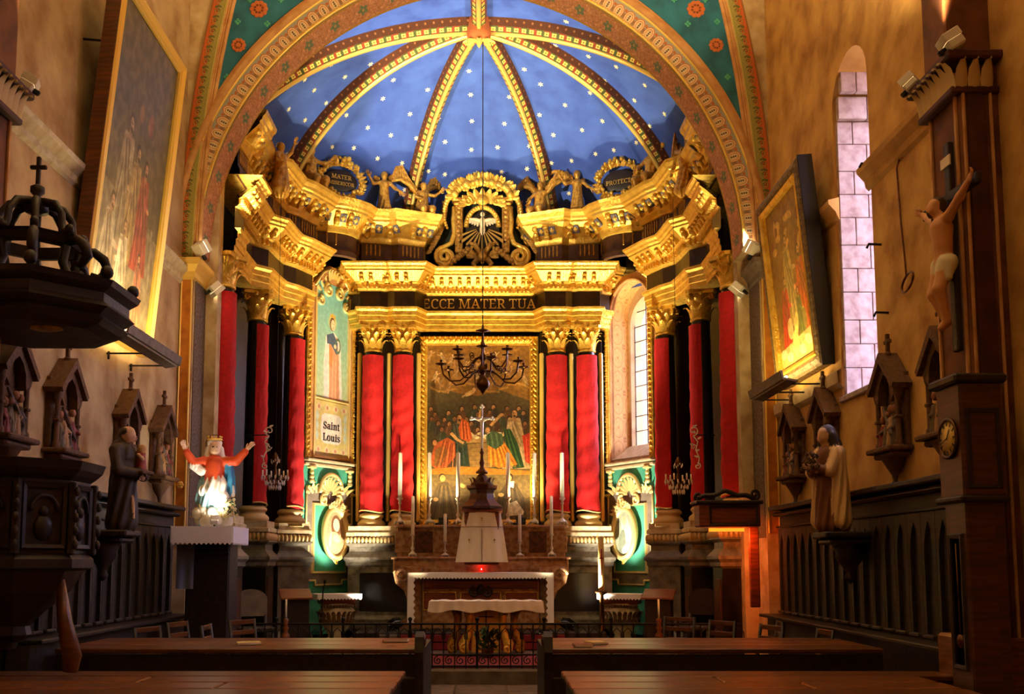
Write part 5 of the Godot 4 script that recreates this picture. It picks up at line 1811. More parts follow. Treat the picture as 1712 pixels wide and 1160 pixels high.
		for e: float in [-1.0, 1.0]:
			tube(s, spiral(Vector3(0.09 * e, 0.48, 0.07), 0.07, 1.3, 0.0, e), 0.02, 6, Transform3D(face, Vector3.ZERO))
		part(md, "ribbon_crest", fin(s), M.white_gilt)
		s = nst()
		for k in 5:
			leaf(s, 0.06, 0.11, 0.03, Transform3D(face, Vector3.ZERO) * xf(Vector3((k - 2) * 0.035, -0.44, 0.06), 0, Vector3.ONE, 0, PI - (k - 2) * 0.4), 0.012)
		part(md, "bottom_leaf", fin(s), M.gold_plain)
	# crowned king panel
	var T2 := xf(V(-2.62, 0, 17.38), deg_to_rad(60.6))
	var kp := thing("king_panel", "tall painted panel of a crowned king in a white cloak, lettered below", "panel painting")
	kp.transform = T2
	var s := nst()
	quad(s, Vector3(-0.46, 3.28, 0.075), Vector3(-0.46, 6.30, 0.075), Vector3(0.46, 6.30, 0.075), Vector3(0.46, 3.28, 0.075))
	part(kp, "painted_panel", fin(s), mat(Color.WHITE, 0.5, 0.0, king_panel()))
	s = nst()
	prism(s, PackedVector2Array([Vector2(-0.56, 3.25), Vector2(0.56, 3.25), Vector2(0.56, 6.20), Vector2(0.30, 6.50), Vector2(0.12, 6.62), Vector2(-0.12, 6.62), Vector2(-0.30, 6.50), Vector2(-0.56, 6.20)]), 0.0, 0.07)
	part(kp, "surround", fin(s), M.tan)
	s = nst()
	for e: float in [-1.0, 1.0]:
		box(s, Vector3(0.475 * e, 4.72, 0.085), Vector3(0.03, 2.9, 0.03), 0.008)
		tube(s, [Vector3(0.5 * e, 6.2, 0.08), Vector3(0.3 * e, 6.46, 0.08), Vector3(0.1 * e, 6.58, 0.08)], 0.025, 6)
	box(s, Vector3(0, 3.27, 0.085), Vector3(0.98, 0.04, 0.04), 0.008)
	box(s, Vector3(0, 4.27, 0.085), Vector3(0.94, 0.03, 0.02), 0.006)
	part(kp, "inner_frame", fin(s), M.white_gilt)
	s = nst()
	for e: float in [-1.0, 1.0]:
		tube(s, spiral(Vector3(0.15 * e, 6.18, 0.09), 0.12, 1.6, PI / 2, -e), 0.03, 6)
		tube(s, spiral(Vector3(0.36 * e, 5.96, 0.09), 0.09, 1.4, PI / 2, e), 0.026, 6)
		for k in 4:
			leaf(s, 0.07, 0.14, 0.03, xf(Vector3((0.1 + 0.08 * k) * e, 6.36 - 0.07 * k, 0.085), 0, Vector3.ONE, 0, -e * (0.3 + 0.3 * k)), 0.012)
	for k in 5:
		leaf(s, 0.07, 0.16, 0.04, xf(Vector3((k - 2) * 0.035, 6.4, 0.09), 0, Vector3.ONE, 0, -(k - 2) * 0.35), 0.012)
	part(kp, "scrollwork", fin(s), M.white_gilt)
	for q in [["Saint", 3.82], ["Louis", 3.62]]:
		var tm := TextMesh.new()
		tm.text = q[0]
		var f := SystemFont.new()
		f.font_names = PackedStringArray(["Droid Serif"])
		f.font_weight = 700
		tm.font = f
		tm.font_size = 64
		tm.pixel_size = 0.0027
		tm.depth = 0.004
		part(kp, "lettering", tm, M.iron, xf(Vector3(0, q[1], 0.08)))
	# window niche on the other side
	var wn := Node3D.new()
	wn.name = "window_2"
	add_child(wn)
	tag(wn, "tall round-headed stained window in a deep painted niche of the apse", "window", "", "structure")
	wn.transform = xf(V(2.62, 0, 17.38), deg_to_rad(-60.6))
	var y0 := 3.25; var yt := 5.85; var hw := 0.56; var dep := -0.38
	# curved head and side walls of the niche, local z from 0 back to dep
	s = nst()
	var prof := [Vector2(-hw, y0), Vector2(-hw, yt)]
	for i in range(1, 17):
		var a := PI - PI * i / 16
		prof.append(Vector2(cos(a) * hw, yt + sin(a) * hw))
	prof.append(Vector2(hw, y0))
	var lens := [0.0]
	for i in prof.size() - 1:
		lens.append(lens[-1] + (prof[i + 1] as Vector2).distance_to(prof[i]))
	smooth(s, true)
	for i in prof.size() - 1:
		var a: Vector2 = prof[i]; var b: Vector2 = prof[i + 1]
		var ua: float = lens[i] / 0.42; var ub: float = lens[i + 1] / 0.42
		var A := Vector3(a.x, a.y, 0.0); var B := Vector3(a.x, a.y, dep); var C := Vector3(b.x, b.y, dep); var D := Vector3(b.x, b.y, 0)
		tri(s, A, B, C, Vector2(0, ua), Vector2(1.4, ua), Vector2(1.4, ub))
		tri(s, A, C, D, Vector2(0, ua), Vector2(1.4, ub), Vector2(0, ub))
	part(wn, "painted_reveal", fin(s), M.paint_circles)
	# face round the arched opening
	s = nst()
	var face_poly := [Vector2(-0.69, y0), Vector2(-0.69, 6.52), Vector2(0.69, 6.52), Vector2(0.69, y0), Vector2(hw, y0)]
	for i in range(prof.size() - 2, 0, -1):
		face_poly.append(prof[i])
	face_poly.append(Vector2(-hw, y0))
	prism(s, PackedVector2Array(face_poly), -0.04, 0.01)
	part(wn, "arch_face", fin(s), M.tan)
	s = nst()
	box(s, Vector3(0, y0 + 0.01, dep / 2), Vector3(hw * 2, 0.05, -dep), 0.0)
	quad(s, Vector3(-hw, y0 + 0.04, 0.02), Vector3(-hw, y0 + 0.30, dep + 0.02), Vector3(hw, y0 + 0.30, dep + 0.02), Vector3(hw, y0 + 0.04, 0.02))
	part(wn, "sloping_sill", fin(s), M.marble_cream)
	# back wall with the window hole, narrower than the niche
	s = nst()
	var ww := 0.50; var wy0 := y0 + 0.30; var wyt := 5.70
	var back := [Vector2(-1.2, 2.9), Vector2(-1.2, 6.9), Vector2(1.2, 6.9), Vector2(1.2, 2.9), Vector2(ww, 2.9), Vector2(ww, wyt)]
	for i in range(1, 16):
		var a := PI * i / 16
		back.append(Vector2(cos(a) * ww, wyt + sin(a) * ww))
	back.append_array([Vector2(-ww, wyt), Vector2(-ww, wy0), Vector2(ww - 0.002, wy0), Vector2(ww - 0.002, 2.9)])
	prism(s, PackedVector2Array(back), dep - 0.25, dep)
	part(wn, "window_wall", fin(s), M.plaster_pale)
	# outer jambs reach out through the masonry
	s = nst()
	for e: float in [-1.0, 1.0]:
		box(s, Vector3(1.15 * e, 4.9, -0.9), Vector3(0.1, 4.2, 1.4))
	box(s, Vector3(0, 6.8, -0.9), Vector3(2.4, 0.1, 1.4))
	box(s, Vector3(0, 3.0, -0.9), Vector3(2.4, 0.1, 1.4))
	part(wn, "outer_masonry", fin(s), M.stone)
	# coloured panes
	var tints := [Color(0.93, 0.95, 1.0), Color(0.80, 0.84, 1.0), Color(1.0, 0.86, 0.92), Color(0.86, 1.0, 0.93), Color(1.0, 0.9, 0.78)]
	rng.seed = 9
	for i in 3:
		for k in 9:
			var pw := ww * 2 / 3
			var ph := 0.27
			var yy := wy0 + ph * (k + 0.5)
			s = nst()
			box(s, Vector3(-ww + pw * (i + 0.5), yy, dep - 0.10), Vector3(pw - 0.012, ph - 0.012, 0.008))
			var gm := mat(Color(tints[(i * 2 + k * 3) % 5] if i != 1 else tints[0], 0.1), 0.06)
			gm.transparency = BaseMaterial3D.TRANSPARENCY_ALPHA
			part(wn, "pane", fin(s), gm)
	s = nst()
	for i in 4:
		box(s, Vector3(-ww + ww * 2 / 3 * i, (wy0 + wyt + ww) / 2, dep - 0.10), Vector3(0.012, wyt + ww - wy0, 0.016))
	for k in 10:
		box(s, Vector3(0, wy0 + 0.27 * k, dep - 0.10), Vector3(ww * 2, 0.012, 0.016))
	part(wn, "lead", fin(s), M.iron)
	# gilt carved surround of the arch
	s = nst()
	var arc := []
	for p in prof:
		arc.append(Vector3(p.x * 1.04, p.y, 0.03))
	tube(s, arc, 0.028, 6)
	part(wn, "arch_moulding", fin(s), M.tan)

# ---------------------------------------------------------------- sculpture
func bone(ax: float, ay: float, az: float, ra: float, bx: float, by: float, bz: float, rb: float, c := 0, fold := 0.0) -> Array:
	return [Vector3(ax, ay, az), ra, Vector3(bx, by, bz), rb, c, fold]

# hand: palm and five bent fingers of unequal length; grows along +y, palm towards +z, thumb on +x side
func add_hand(s: SurfaceTool, t: Transform3D, sc: float) -> void:
	ball(s, Vector3(0, 0.045, 0), Vector3(0.036, 0.05, 0.016) , 10, 6, t * Transform3D(Basis.from_scale(Vector3.ONE * sc), Vector3.ZERO))
	var ln := [0.062, 0.074, 0.070, 0.054]
	for i in 4:
		var x := 0.027 - i * 0.018
		var l: float = ln[i]
		tube(s, [t * (Vector3(x, 0.075, 0) * sc), t * (Vector3(x * 1.15, 0.085 + l * 0.45, 0.004) * sc), t * (Vector3(x * 1.2, 0.085 + l * 0.8, 0.016) * sc), t * (Vector3(x * 1.2, 0.085 + l, 0.028) * sc)], [0.0092 * sc, 0.009 * sc, 0.008 * sc, 0.006 * sc], 6)
	tube(s, [t * (Vector3(0.028, 0.02, 0.004) * sc), t * (Vector3(0.055, 0.055, 0.012) * sc), t * (Vector3(0.064, 0.088, 0.02) * sc)], [0.012 * sc, 0.010 * sc, 0.007 * sc], 6)

func wing_mesh(n := 9, sc := 1.0) -> ArrayMesh:
	# spread wing in the x y plane, root at the origin, sweeping up and out along +x
	var s := nst()
	tube(s, [Vector3(0, 0, 0), Vector3(0.16, 0.16, -0.02), Vector3(0.36, 0.24, -0.03), Vector3(0.52, 0.20, -0.03)], [0.035 * sc, 0.045, 0.038, 0.02], 8)
	for k in n:
		var f := float(k) / (n - 1)
		var root := Vector3(0.04 + 0.46 * f, 0.06 + 0.2 * sin(f * 2.4), -0.02 - 0.004 * k)
		var a := lerpf(-2.6, -1.25, f)
		leaf(s, 0.085, lerpf(0.20, 0.30, sin(f * PI * 0.8)), 0.02, xf(root, 0, Vector3.ONE, 0, a - PI / 2 + PI), 0.01)
	for k in 6:
		var f := float(k) / 5
		var root := Vector3(0.05 + 0.40 * f, 0.10 + 0.16 * sin(f * 2.4), 0.012)
		leaf(s, 0.08, 0.13, 0.02, xf(root, 0, Vector3.ONE, 0, lerpf(-2.5, -1.4, f) + PI / 2), 0.01)
	return fin(s)

func angel_bones(pose: int) -> Array:
	var b := []
	if pose == 0:   # standing, arms spread
		b = [bone(0, 0.06, 0, 0.15, 0, 0.48, 0, 0.10, 0, 0.014), bone(0.10, 0.05, 0.06, 0.08, 0.03, 0.4, 0.03, 0.07), bone(0, 0.48, 0, 0.095, 0, 0.68, 0.01, 0.10),
			bone(-0.09, 0.73, 0, 0.05, 0.09, 0.73, 0, 0.05), bone(-0.12, 0.72, 0.02, 0.042, -0.24, 0.66, 0.08, 0.036), bone(-0.24, 0.66, 0.08, 0.036, -0.33, 0.78, 0.14, 0.026), bone(0.12, 0.72, 0.02, 0.042, 0.22, 0.60, 0.08, 0.036), bone(0.22, 0.60, 0.08, 0.036, 0.30, 0.52, 0.17, 0.026),
			bone(0, 0.74, 0, 0.04, 0, 0.82, 0.01, 0.038), bone(0, 0.86, 0.012, 0.062, 0, 0.91, 0.012, 0.06)]
	elif pose == 1: # seated, leaning
		b = [bone(0, 0.30, 0, 0.14, 0.02, 0.62, 0.02, 0.105, 0, 0.010), bone(-0.06, 0.28, 0.06, 0.10, -0.10, 0.22, 0.32, 0.075), bone(0.07, 0.28, 0.06, 0.10, 0.12, 0.25, 0.30, 0.075), bone(-0.10, 0.22, 0.32, 0.07, -0.10, 0.0, 0.26, 0.05), bone(0.12, 0.25, 0.30, 0.07, 0.14, 0.02, 0.26, 0.05), bone(-0.12, 0.06, 0.05, 0.12, 0.12, 0.06, 0.05, 0.12, 0, 0.01),
			bone(-0.07, 0.67, 0.02, 0.05, 0.11, 0.66, 0.02, 0.05), bone(-0.10, 0.66, 0.03, 0.042, -0.20, 0.52, 0.12, 0.036), bone(-0.20, 0.52, 0.12, 0.034, -0.10, 0.44, 0.26, 0.026), bone(0.13, 0.65, 0.03, 0.042, 0.26, 0.62, 0.12, 0.036), bone(0.26, 0.62, 0.12, 0.034, 0.36, 0.70, 0.16, 0.026),
			bone(0.02, 0.68, 0.02, 0.04, 0.03, 0.76, 0.03, 0.038), bone(0.03, 0.80, 0.04, 0.06, 0.03, 0.85, 0.045, 0.06)]
	else:           # turning, one arm high
		b = [bone(0, 0.06, 0, 0.17, 0.03, 0.46, 0, 0.11, 0, 0.016), bone(-0.14, 0.08, 0.04, 0.10, -0.02, 0.4, 0.02, 0.08), bone(0.03, 0.46, 0, 0.10, 0, 0.68, 0.01, 0.105),
			bone(-0.09, 0.73, 0, 0.055, 0.09, 0.73, 0, 0.055), bone(0.12, 0.72, 0.02, 0.044, 0.20, 0.84, 0.08, 0.036), bone(0.20, 0.84, 0.08, 0.036, 0.24, 1.0, 0.12, 0.026), bone(-0.12, 0.72, 0.02, 0.044, -0.20, 0.58, 0.10, 0.036), bone(-0.20, 0.58, 0.10, 0.036, -0.12, 0.50, 0.20, 0.028),
			bone(0, 0.74, 0, 0.042, -0.01, 0.82, 0.01, 0.04), bone(-0.01, 0.86, 0.015, 0.065, -0.01, 0.91, 0.015, 0.062)]
	var h: Array = b[-1]
	var p: Vector3 = h[0]
	b.append([p + Vector3(0, 0.035, -0.03), 0.065, p + Vector3(0, 0.05, -0.02), 0.066, 0, 0.008])     # hair
	b.append([p + Vector3(0, 0.01, 0.058), 0.012, p + Vector3(0, 0.03, 0.055), 0.008, 0])              # nose
	return b

func build_angels() -> void:
	var meshes := []
	for i in 3:
		meshes.append(body(angel_bones(i), 0.021, 0.03, [Color.WHITE]))
	var wing := wing_mesh()
	var s := nst()
	add_hand(s, Transform3D.IDENTITY, 1.0)
	var hand := fin(s)
	# place, yaw, pose, size, mirrored wings spread
	var defs := [
		["gilded winged angel standing with open arms beside the MATER medallion", V(-1.70, 7.58, 17.42), 0.25, 0, 0.74, "angels on the attic"],
		["gilded seated angel next to the dove cartouche, nearer the MATER medallion", V(-1.04, 7.50, 17.55), 0.5, 1, 0.72, "angels on the attic"],
		["gilded seated angel next to the dove cartouche, nearer the PROTECT medallion", V(1.06, 7.50, 17.55), -0.5, 1, 0.72, "angels on the attic"],
		["gilded winged angel standing with open arms beside the PROTECT medallion", V(1.72, 7.58, 17.42), -0.1, 0, 0.76, "angels on the attic"],
		["gilded angel kneeling against the MATER medallion", V(-2.86, 7.58, 16.42), 0.9, 1, 0.86, "angels on the attic"],
		["gilded angel kneeling against the PROTECT medallion", V(2.88, 7.58, 16.42), -0.9, 1, 0.86, "angels on the attic"],
		["gilded turning angel near the arch, on the MATER medallion side", V(-2.98, 7.0, 14.75), 1.1, 2, 0.72, "angels on the attic"],
		["gilded turning angel near the arch, on the PROTECT medallion side", V(3.08, 7.0, 14.75), -1.1, 2, 0.66, "angels on the attic"]]
	for q in defs:
		var t := thing("angel_statue", q[0], "statue", q[1], q[2], q[5])
		t.scale = Vector3.ONE * q[4] * 1.12
		part(t, "figure", meshes[q[3]], M.figure_gold)
		var sy: float = 0.70 if q[3] != 1 else 0.62
		for e: float in [-1.0, 1.0]:
			if q[3] == 2 and e > 0:
				continue
			var w := part(t, "wing", wing, M.figure_gold, Transform3D(Basis.from_euler(Vector3(0.0, 0.3 if e > 0 else PI - 0.3, 0)) * Basis.from_scale(Vector3(1.15, 1.45, 1.15)), Vector3(0.05 * e, sy, -0.07)))
		var hp: Array = [[Vector3(-0.33, 0.78, 0.14), 0.5], [Vector3(0.30, 0.52, 0.17), -2.2]] if q[3] == 0 else ([[Vector3(-0.10, 0.44, 0.26), 2.4], [Vector3(0.36, 0.70, 0.16), -0.7]] if q[3] == 1 else [[Vector3(0.24, 1.0, 0.12), 0.0], [Vector3(-0.12, 0.5, 0.2), 2.6]])
		for h in hp:
			part(t, "hand", hand, M.figure_gold, xf(h[0], 0, Vector3.ONE, 0.3, h[1]))
	# lettered medallions in wreaths
	for sx: float in [-1.0, 1.0]:
		var lab := "dark oval tablet lettered %s in a gilt flower wreath" % ["MATER MISERICOR" if sx < 0 else "PROTECT"]
		var t := thing("wreath_medallion", lab, "medallion", V(2.38 * sx, 7.98, 16.80), -0.45 * sx, "wreath medallions")
		s = nst()
		ball(s, Vector3.ZERO, Vector3(0.30, 0.20, 0.04), 24, 8)
		part(t, "tablet", fin(s), M.tablet)
		s = nst()
		rng.seed = 40 + int(sx)
		for k in 60:
			var a := TAU * k / 60 + rng.randf() * 0.2
			var rr := rng.randf_range(0.95, 1.25)
			var up := 1.0 + 0.35 * maxf(0.0, sin(a))
			ball(s, Vector3(cos(a) * 0.33 * rr, sin(a) * 0.24 * rr * up, 0.03 + rng.randf() * 0.05), Vector3.ONE * rng.randf_range(0.025, 0.05), 7, 4)
		for k in 36:
			var a := TAU * k / 36
			leaf(s, 0.07, 0.13, 0.05, xf(Vector3(cos(a) * 0.33, sin(a) * 0.25, 0.02), 0, Vector3.ONE, 0, a - PI / 2 + rng.randf_range(-0.5, 0.5)), 0.012)
		part(t, "wreath", fin(s), M.gold)
		var lines := [["MATER", 0.055], ["MISERICOR", -0.06]] if sx < 0 else [["PROTECT", -0.03]]
		for q in lines:
			var tm := TextMesh.new()
			tm.text = q[0]
			var f := SystemFont.new()
			f.font_names = PackedStringArray(["Droid Serif"])
			tm.font = f
			tm.font_size = 48
			tm.pixel_size = 0.0021 if q[0] != "MISERICOR" else 0.0017
			tm.depth = 0.008
			part(t, "lettering", tm, M.gold_plain, xf(Vector3(0, q[1], 0.046)))

func build_cartouche() -> void:
	var t := thing("dove_cartouche", "gilded scroll cartouche with a white dove and rays above the cornice", "cartouche", V(0.04, 6.74, 17.72), 0.0)
	var s := nst()
	# framing piers and arch
	for e: float in [-1.0, 1.0]:
		box(s, Vector3(0.42 * e, 0.72, 0), Vector3(0.14, 0.95, 0.16), 0.02)
		box(s, Vector3(0.42 * e, 1.22, 0.02), Vector3(0.26, 0.07, 0.24), 0.02)
		box(s, Vector3(0.42 * e, 1.15, 0.01), Vector3(0.2, 0.06, 0.2), 0.02)
		for k in 9:
			ball(s, Vector3(0.42 * e, 0.4 + k * 0.085, 0.085), Vector3(0.04, 0.04, 0.02), 8, 4)
	part(t, "pier_frame", fin(s), M.gold_dull)
	s = nst()
	var arc := []
	for k in 21:
		var a := PI * k / 20
		arc.append(Vector3(cos(a) * 0.29, 0.72 + sin(a) * 0.36, 0.06))
	tube(s, arc, 0.045, 8)
	for k in 20:
		var a := PI * (k + 0.5) / 20
		ball(s, Vector3(cos(a) * 0.29, 0.72 + sin(a) * 0.36, 0.11), Vector3(0.03, 0.03, 0.025), 6, 4)
	part(t, "arch", fin(s), M.gold)
	s = nst()
	prism(s, PackedVector2Array([Vector2(-0.30, 0.25), Vector2(0.30, 0.25), Vector2(0.30, 0.75), Vector2(0.2, 1.0), Vector2(0, 1.08), Vector2(-0.2, 1.0), Vector2(-0.30, 0.75)]), -0.06, -0.02)
	part(t, "dark_field", fin(s), M.tablet)
	# side volutes
	for e: float in [-1.0, 1.0]:
		s = nst()
		var pts := [Vector3(0.50 * e, 1.1, 0.03), Vector3(0.52 * e, 0.85, 0.04), Vector3(0.50 * e, 0.6, 0.05), Vector3(0.56 * e, 0.42, 0.06), Vector3(0.70 * e, 0.34, 0.07)]
		pts.append_array(spiral(Vector3(0.66 * e, 0.17, 0.08), 0.18, 1.9, PI / 2 - 0.5 * e, -e, 30))
		tube(s, pts, 0.045, 8)
		part(t, "volute", fin(s), M.gold)
		s = nst()
		for k in 22:
			var f := k / 21.0
			var p := Vector3((0.60 + 0.30 * f * f + 0.02) * e, 1.15 - f * 0.85, 0.03)
			leaf(s, 0.07, 0.11, 0.05, xf(p, 0, Vector3.ONE, 0, -e * (1.2 + f)), 0.014)
		for k in 16:
			ball(s, Vector3((0.25 + 0.02 * k) * e, 0.30 - 0.016 * k + 0.03 * sin(k * 2.0), 0.10), Vector3.ONE * 0.045, 7, 4)
		part(t, "leaf_spray", fin(s), M.gold_dull)
	# crest of flowers and garlands
	s = nst()
	rng.seed = 5
	for k in 44:
		var a := PI * k / 43
		var p := Vector3(cos(a) * 0.5, 1.26 + sin(a) * 0.26, 0.08 + rng.randf() * 0.08)
		ball(s, p, Vector3.ONE * rng.randf_range(0.04, 0.075), 8, 5)
		leaf(s, 0.1, 0.17, 0.06, xf(p, 0, Vector3.ONE, 0, a - PI / 2 + rng.randf_range(-0.6, 0.6)), 0.014)
	for e: float in [-1.0, 1.0]:
		for k in 14:
			ball(s, Vector3((0.56 + 0.13 * sin(k * 0.2)) * e, 1.34 - k * 0.05, 0.10), Vector3.ONE * (0.06 - 0.0025 * k), 7, 4)
	for k in 7:
		leaf(s, 0.12, 0.26, 0.05, xf(Vector3((k - 3) * 0.05, 1.45, 0.12), 0, Vector3.ONE, 0, -(k - 3) * 0.4), 0.016)
	for k in 3:
		for j in 6:
			var a := TAU * j / 6
			ball(s, Vector3((k - 1) * 0.30 + cos(a) * 0.05, 1.52 - absf(k - 1) * 0.10 + sin(a) * 0.05, 0.16), Vector3(0.04, 0.04, 0.025), 7, 4)
	part(t, "flower_crest", fin(s), M.gold)
	# leafy keystone between the arch and the crest
	s = nst()
	ball(s, Vector3(0, 1.20, 0.10), Vector3(0.11, 0.10, 0.07), 12, 8)
	for k in 11:
		leaf(s, 0.13, 0.24, 0.08, xf(Vector3((k - 5) * 0.045, 1.16 + 0.01 * absf(k - 5), 0.08), 0, Vector3.ONE, 0, -(k - 5) * 0.42), 0.016)
	for e: float in [-1.0, 1.0]:
		tube(s, spiral(Vector3(0.26 * e, 1.18, 0.10), 0.08, 1.4, PI / 2, e), 0.026, 6)
	part(t, "keystone", fin(s), M.gold)
	# cherub at the foot
	s = nst()
	ball(s, Vector3(0, 0.16, 0.12), Vector3(0.09, 0.10, 0.08), 12, 8)
	for e: float in [-1.0, 1.0]:
		tube(s, [Vector3(0.05 * e, 0.24, 0.1), Vector3(0.14 * e, 0.38, 0.12), Vector3(0.22 * e, 0.40, 0.14)], [0.05, 0.045, 0.03], 8)
		tube(s, [Vector3(0.08 * e, 0.12, 0.1), Vector3(0.16 * e, 0.02, 0.14), Vector3(0.13 * e, -0.04, 0.2)], [0.05, 0.045, 0.03], 8)
		for k in 5:
			leaf(s, 0.08, 0.2, 0.04, xf(Vector3(0.1 * e, 0.2, 0.06), 0, Vector3.ONE, 0, -e * (0.9 + 0.22 * k)), 0.014)
	part(t, "cherub", fin(s), M.gold_dull)
	# dove
	s = nst()
	ball(s, Vector3(0, 0.78, 0.10), Vector3(0.05, 0.12, 0.05), 12, 8)
	ball(s, Vector3(0.0, 0.93, 0.13), Vector3(0.04, 0.045, 0.045), 10, 6)
	tube(s, [Vector3(0.0, 0.92, 0.16), Vector3(0.01, 0.905, 0.2)], [0.015, 0.003], 6)
	leaf(s, 0.1, 0.16, 0.0, xf(Vector3(0, 0.72, 0.09), 0, Vector3.ONE, 0, PI), 0.012)
	for e: float in [-1.0, 1.0]:
		tube(s, [Vector3(0.03 * e, 0.82, 0.09), Vector3(0.12 * e, 0.85, 0.09), Vector3(0.25 * e, 0.87, 0.08)], [0.035, 0.03, 0.012], 8)
		for k in 6:
			leaf(s, 0.055, 0.13 - 0.01 * k, 0.0, xf(Vector3((0.07 + 0.035 * k) * e, 0.85 + 0.004 * k, 0.085), 0, Vector3.ONE, 0, PI + e * (0.15 + 0.16 * k)), 0.008)
	part(t, "dove", fin(s), M.dove)
	# rays
	var lens := [0.40, 0.50, 0.42, 0.52, 0.44, 0.66, 0.44, 0.52, 0.42, 0.50, 0.40]
	for k in 11:
		var a := -PI / 2 + (k - 5) * 0.235
		s = nst()
		var l: float = lens[k]
		var w := 0.018 if k % 2 else 0.012
		prism(s, PackedVector2Array([Vector2(0.12, -w * 0.4), Vector2(l, -w * 1.6), Vector2(l + 0.03, 0), Vector2(l, w * 1.6), Vector2(0.12, w * 0.4)]), 0.0, 0.02, xf(Vector3(0, 0.72, 0.06), 0, Vector3.ONE, 0, a))
		part(t, "ray", fin(s), M.ray)

func build_mary() -> void:
	var skin := hexc(236, 196, 160); var white := hexc(238, 230, 220); var red := hexc(222, 84, 40); var blue := hexc(56, 132, 176); var sky := hexc(150, 206, 222); var gold := hexc(214, 168, 60); var dark := hexc(52, 40, 36)
	var cols := [skin, white, red, blue, sky, gold, dark, hexc(176, 92, 74)]
	var b := [bone(0.0, 0.07, 0, 0.17, 0.0, 0.36, 0, 0.135, 4, 0.016), bone(-0.05, 0.1, 0.05, 0.12, -0.02, 0.4, 0.03, 0.11, 4, 0.01), bone(0.0, 0.40, 0.03, 0.135, 0.02, 0.47, 0.02, 0.13, 1, 0.014), bone(-0.10, 0.40, 0.06, 0.07, 0.10, 0.34, 0.08, 0.07, 1, 0.008),
		bone(0, 0.52, 0.02, 0.105, 0, 0.72, 0.01, 0.105, 2), bone(-0.09, 0.755, 0, 0.055, 0.09, 0.755, 0, 0.055, 2),
		bone(-0.12, 0.75, 0.01, 0.055, -0.23, 0.72, 0.07, 0.052, 2), bone(-0.23, 0.72, 0.07, 0.052, -0.31, 0.84, 0.12, 0.042, 2), bone(-0.31, 0.84, 0.12, 0.026, -0.325, 0.87, 0.13, 0.024, 0),
		bone(0.12, 0.75, 0.01, 0.055, 0.24, 0.76, 0.06, 0.052, 2), bone(0.24, 0.75, 0.06, 0.052, 0.34, 0.86, 0.11, 0.042, 2), bone(0.34, 0.86, 0.11, 0.026, 0.36, 0.89, 0.12, 0.024, 0),
		bone(0.13, 0.74, -0.03, 0.075, 0.17, 0.55, -0.02, 0.07, 3, 0.01), bone(0.17, 0.55, -0.02, 0.07, 0.20, 0.40, 0.0, 0.05, 3, 0.01), bone(0.0, 0.70, -0.07, 0.10, 0.02, 0.2, -0.08, 0.15, 3, 0.012), bone(-0.10, 0.5, -0.04, 0.07, -0.13, 0.3, -0.02, 0.07, 4, 0.008),
		bone(0.21, 0.45, 0.03, 0.022, 0.22, 0.36, 0.03, 0.022, 1), bone(-0.24, 0.69, 0.07, 0.045, -0.14, 0.63, 0.05, 0.05, 1, 0.006),
		bone(0, 0.76, 0.01, 0.045, 0, 0.84, 0.02, 0.042, 0), bone(0, 0.865, 0.035, 0.058, 0, 0.92, 0.03, 0.062, 0), bone(0, 0.93, -0.02, 0.078, 0, 0.86, -0.04, 0.085, 1, 0.004), bone(-0.075, 0.90, 0.0, 0.03, -0.085, 0.78, 0.0, 0.04, 1), bone(0.075, 0.90, 0.0, 0.03, 0.085, 0.78, 0.0, 0.04, 1), bone(-0.05, 0.965, 0.02, 0.035, 0.05, 0.965, 0.02, 0.035, 1),
		bone(0, 0.885, 0.092, 0.010, 0, 0.905, 0.088, 0.006, 0), bone(-0.024, 0.91, 0.088, 0.007, -0.018, 0.91, 0.09, 0.007, 6), bone(0.024, 0.91, 0.088, 0.007, 0.018, 0.91, 0.09, 0.007, 6), bone(-0.012, 0.862, 0.086, 0.006, 0.012, 0.862, 0.086, 0.006, 7)]
	var t := thing("madonna_statue", "painted statue of a woman with open arms in orange and blue robes", "statue", V(-3.05, 1.915, 11.78), 0.28)
	part(t, "figure", body(b, 0.0105, 0.016, cols), M.figure)
	var s := nst()
	add_hand(s, Transform3D.IDENTITY, 0.8)
	var hand := fin(s)
	part(t, "hand", hand, mat(skin, 0.6), xf(Vector3(-0.325, 0.865, 0.13), 0.3, Vector3(1, 1, 1), 0.3, 0.45))
	part(t, "hand", hand, mat(skin, 0.6), xf(Vector3(0.36, 0.885, 0.12), PI - 0.3, Vector3(1, 1, 1), 0.3, 0.6))
	# crown of light
	s = nst()
	var hoop := []
	for k in 21:
		var a := TAU * k / 20
		hoop.append(Vector3(cos(a) * 0.075, 1.005 + 0.01 * sin(a * 10), sin(a) * 0.06))
	tube(s, hoop, 0.014, 6)
	for k in 9:
		var a := TAU * k / 9
		ball(s, Vector3(cos(a) * 0.075, 1.035, sin(a) * 0.06), Vector3.ONE * 0.013, 6, 4)
	part(t, "crown", fin(s), M.gold_plain)
	s = nst()
	var halo := []
	for k in 31:
		var a := TAU * k / 30
		halo.append(Vector3(cos(a) * 0.10, 0.955 + sin(a) * 0.115, -0.07))
	tube(s, halo, 0.006, 6)
	part(t, "halo", fin(s), M.bronze)
	# white cloud and rays at the foot
	s = nst()
	rng.seed = 61
	for k in 26:
		var a := rng.randf() * TAU
		ball(s, Vector3(cos(a) * rng.randf_range(0.05, 0.19), rng.randf_range(0.03, 0.16), sin(a) * 0.12 + 0.08), Vector3.ONE * rng.randf_range(0.05, 0.085), 10, 6)
	part(t, "cloud", fin(s), M.white_paint)
	s = nst()
	for k in 5:
		var a := 2.0 + k * 0.2
		tube(s, [Vector3(cos(a) * 0.1, 0.07, 0.12), Vector3(cos(a) * 0.27, sin(a) * 0.3 + 0.0, 0.10)], [0.018, 0.006], 6)
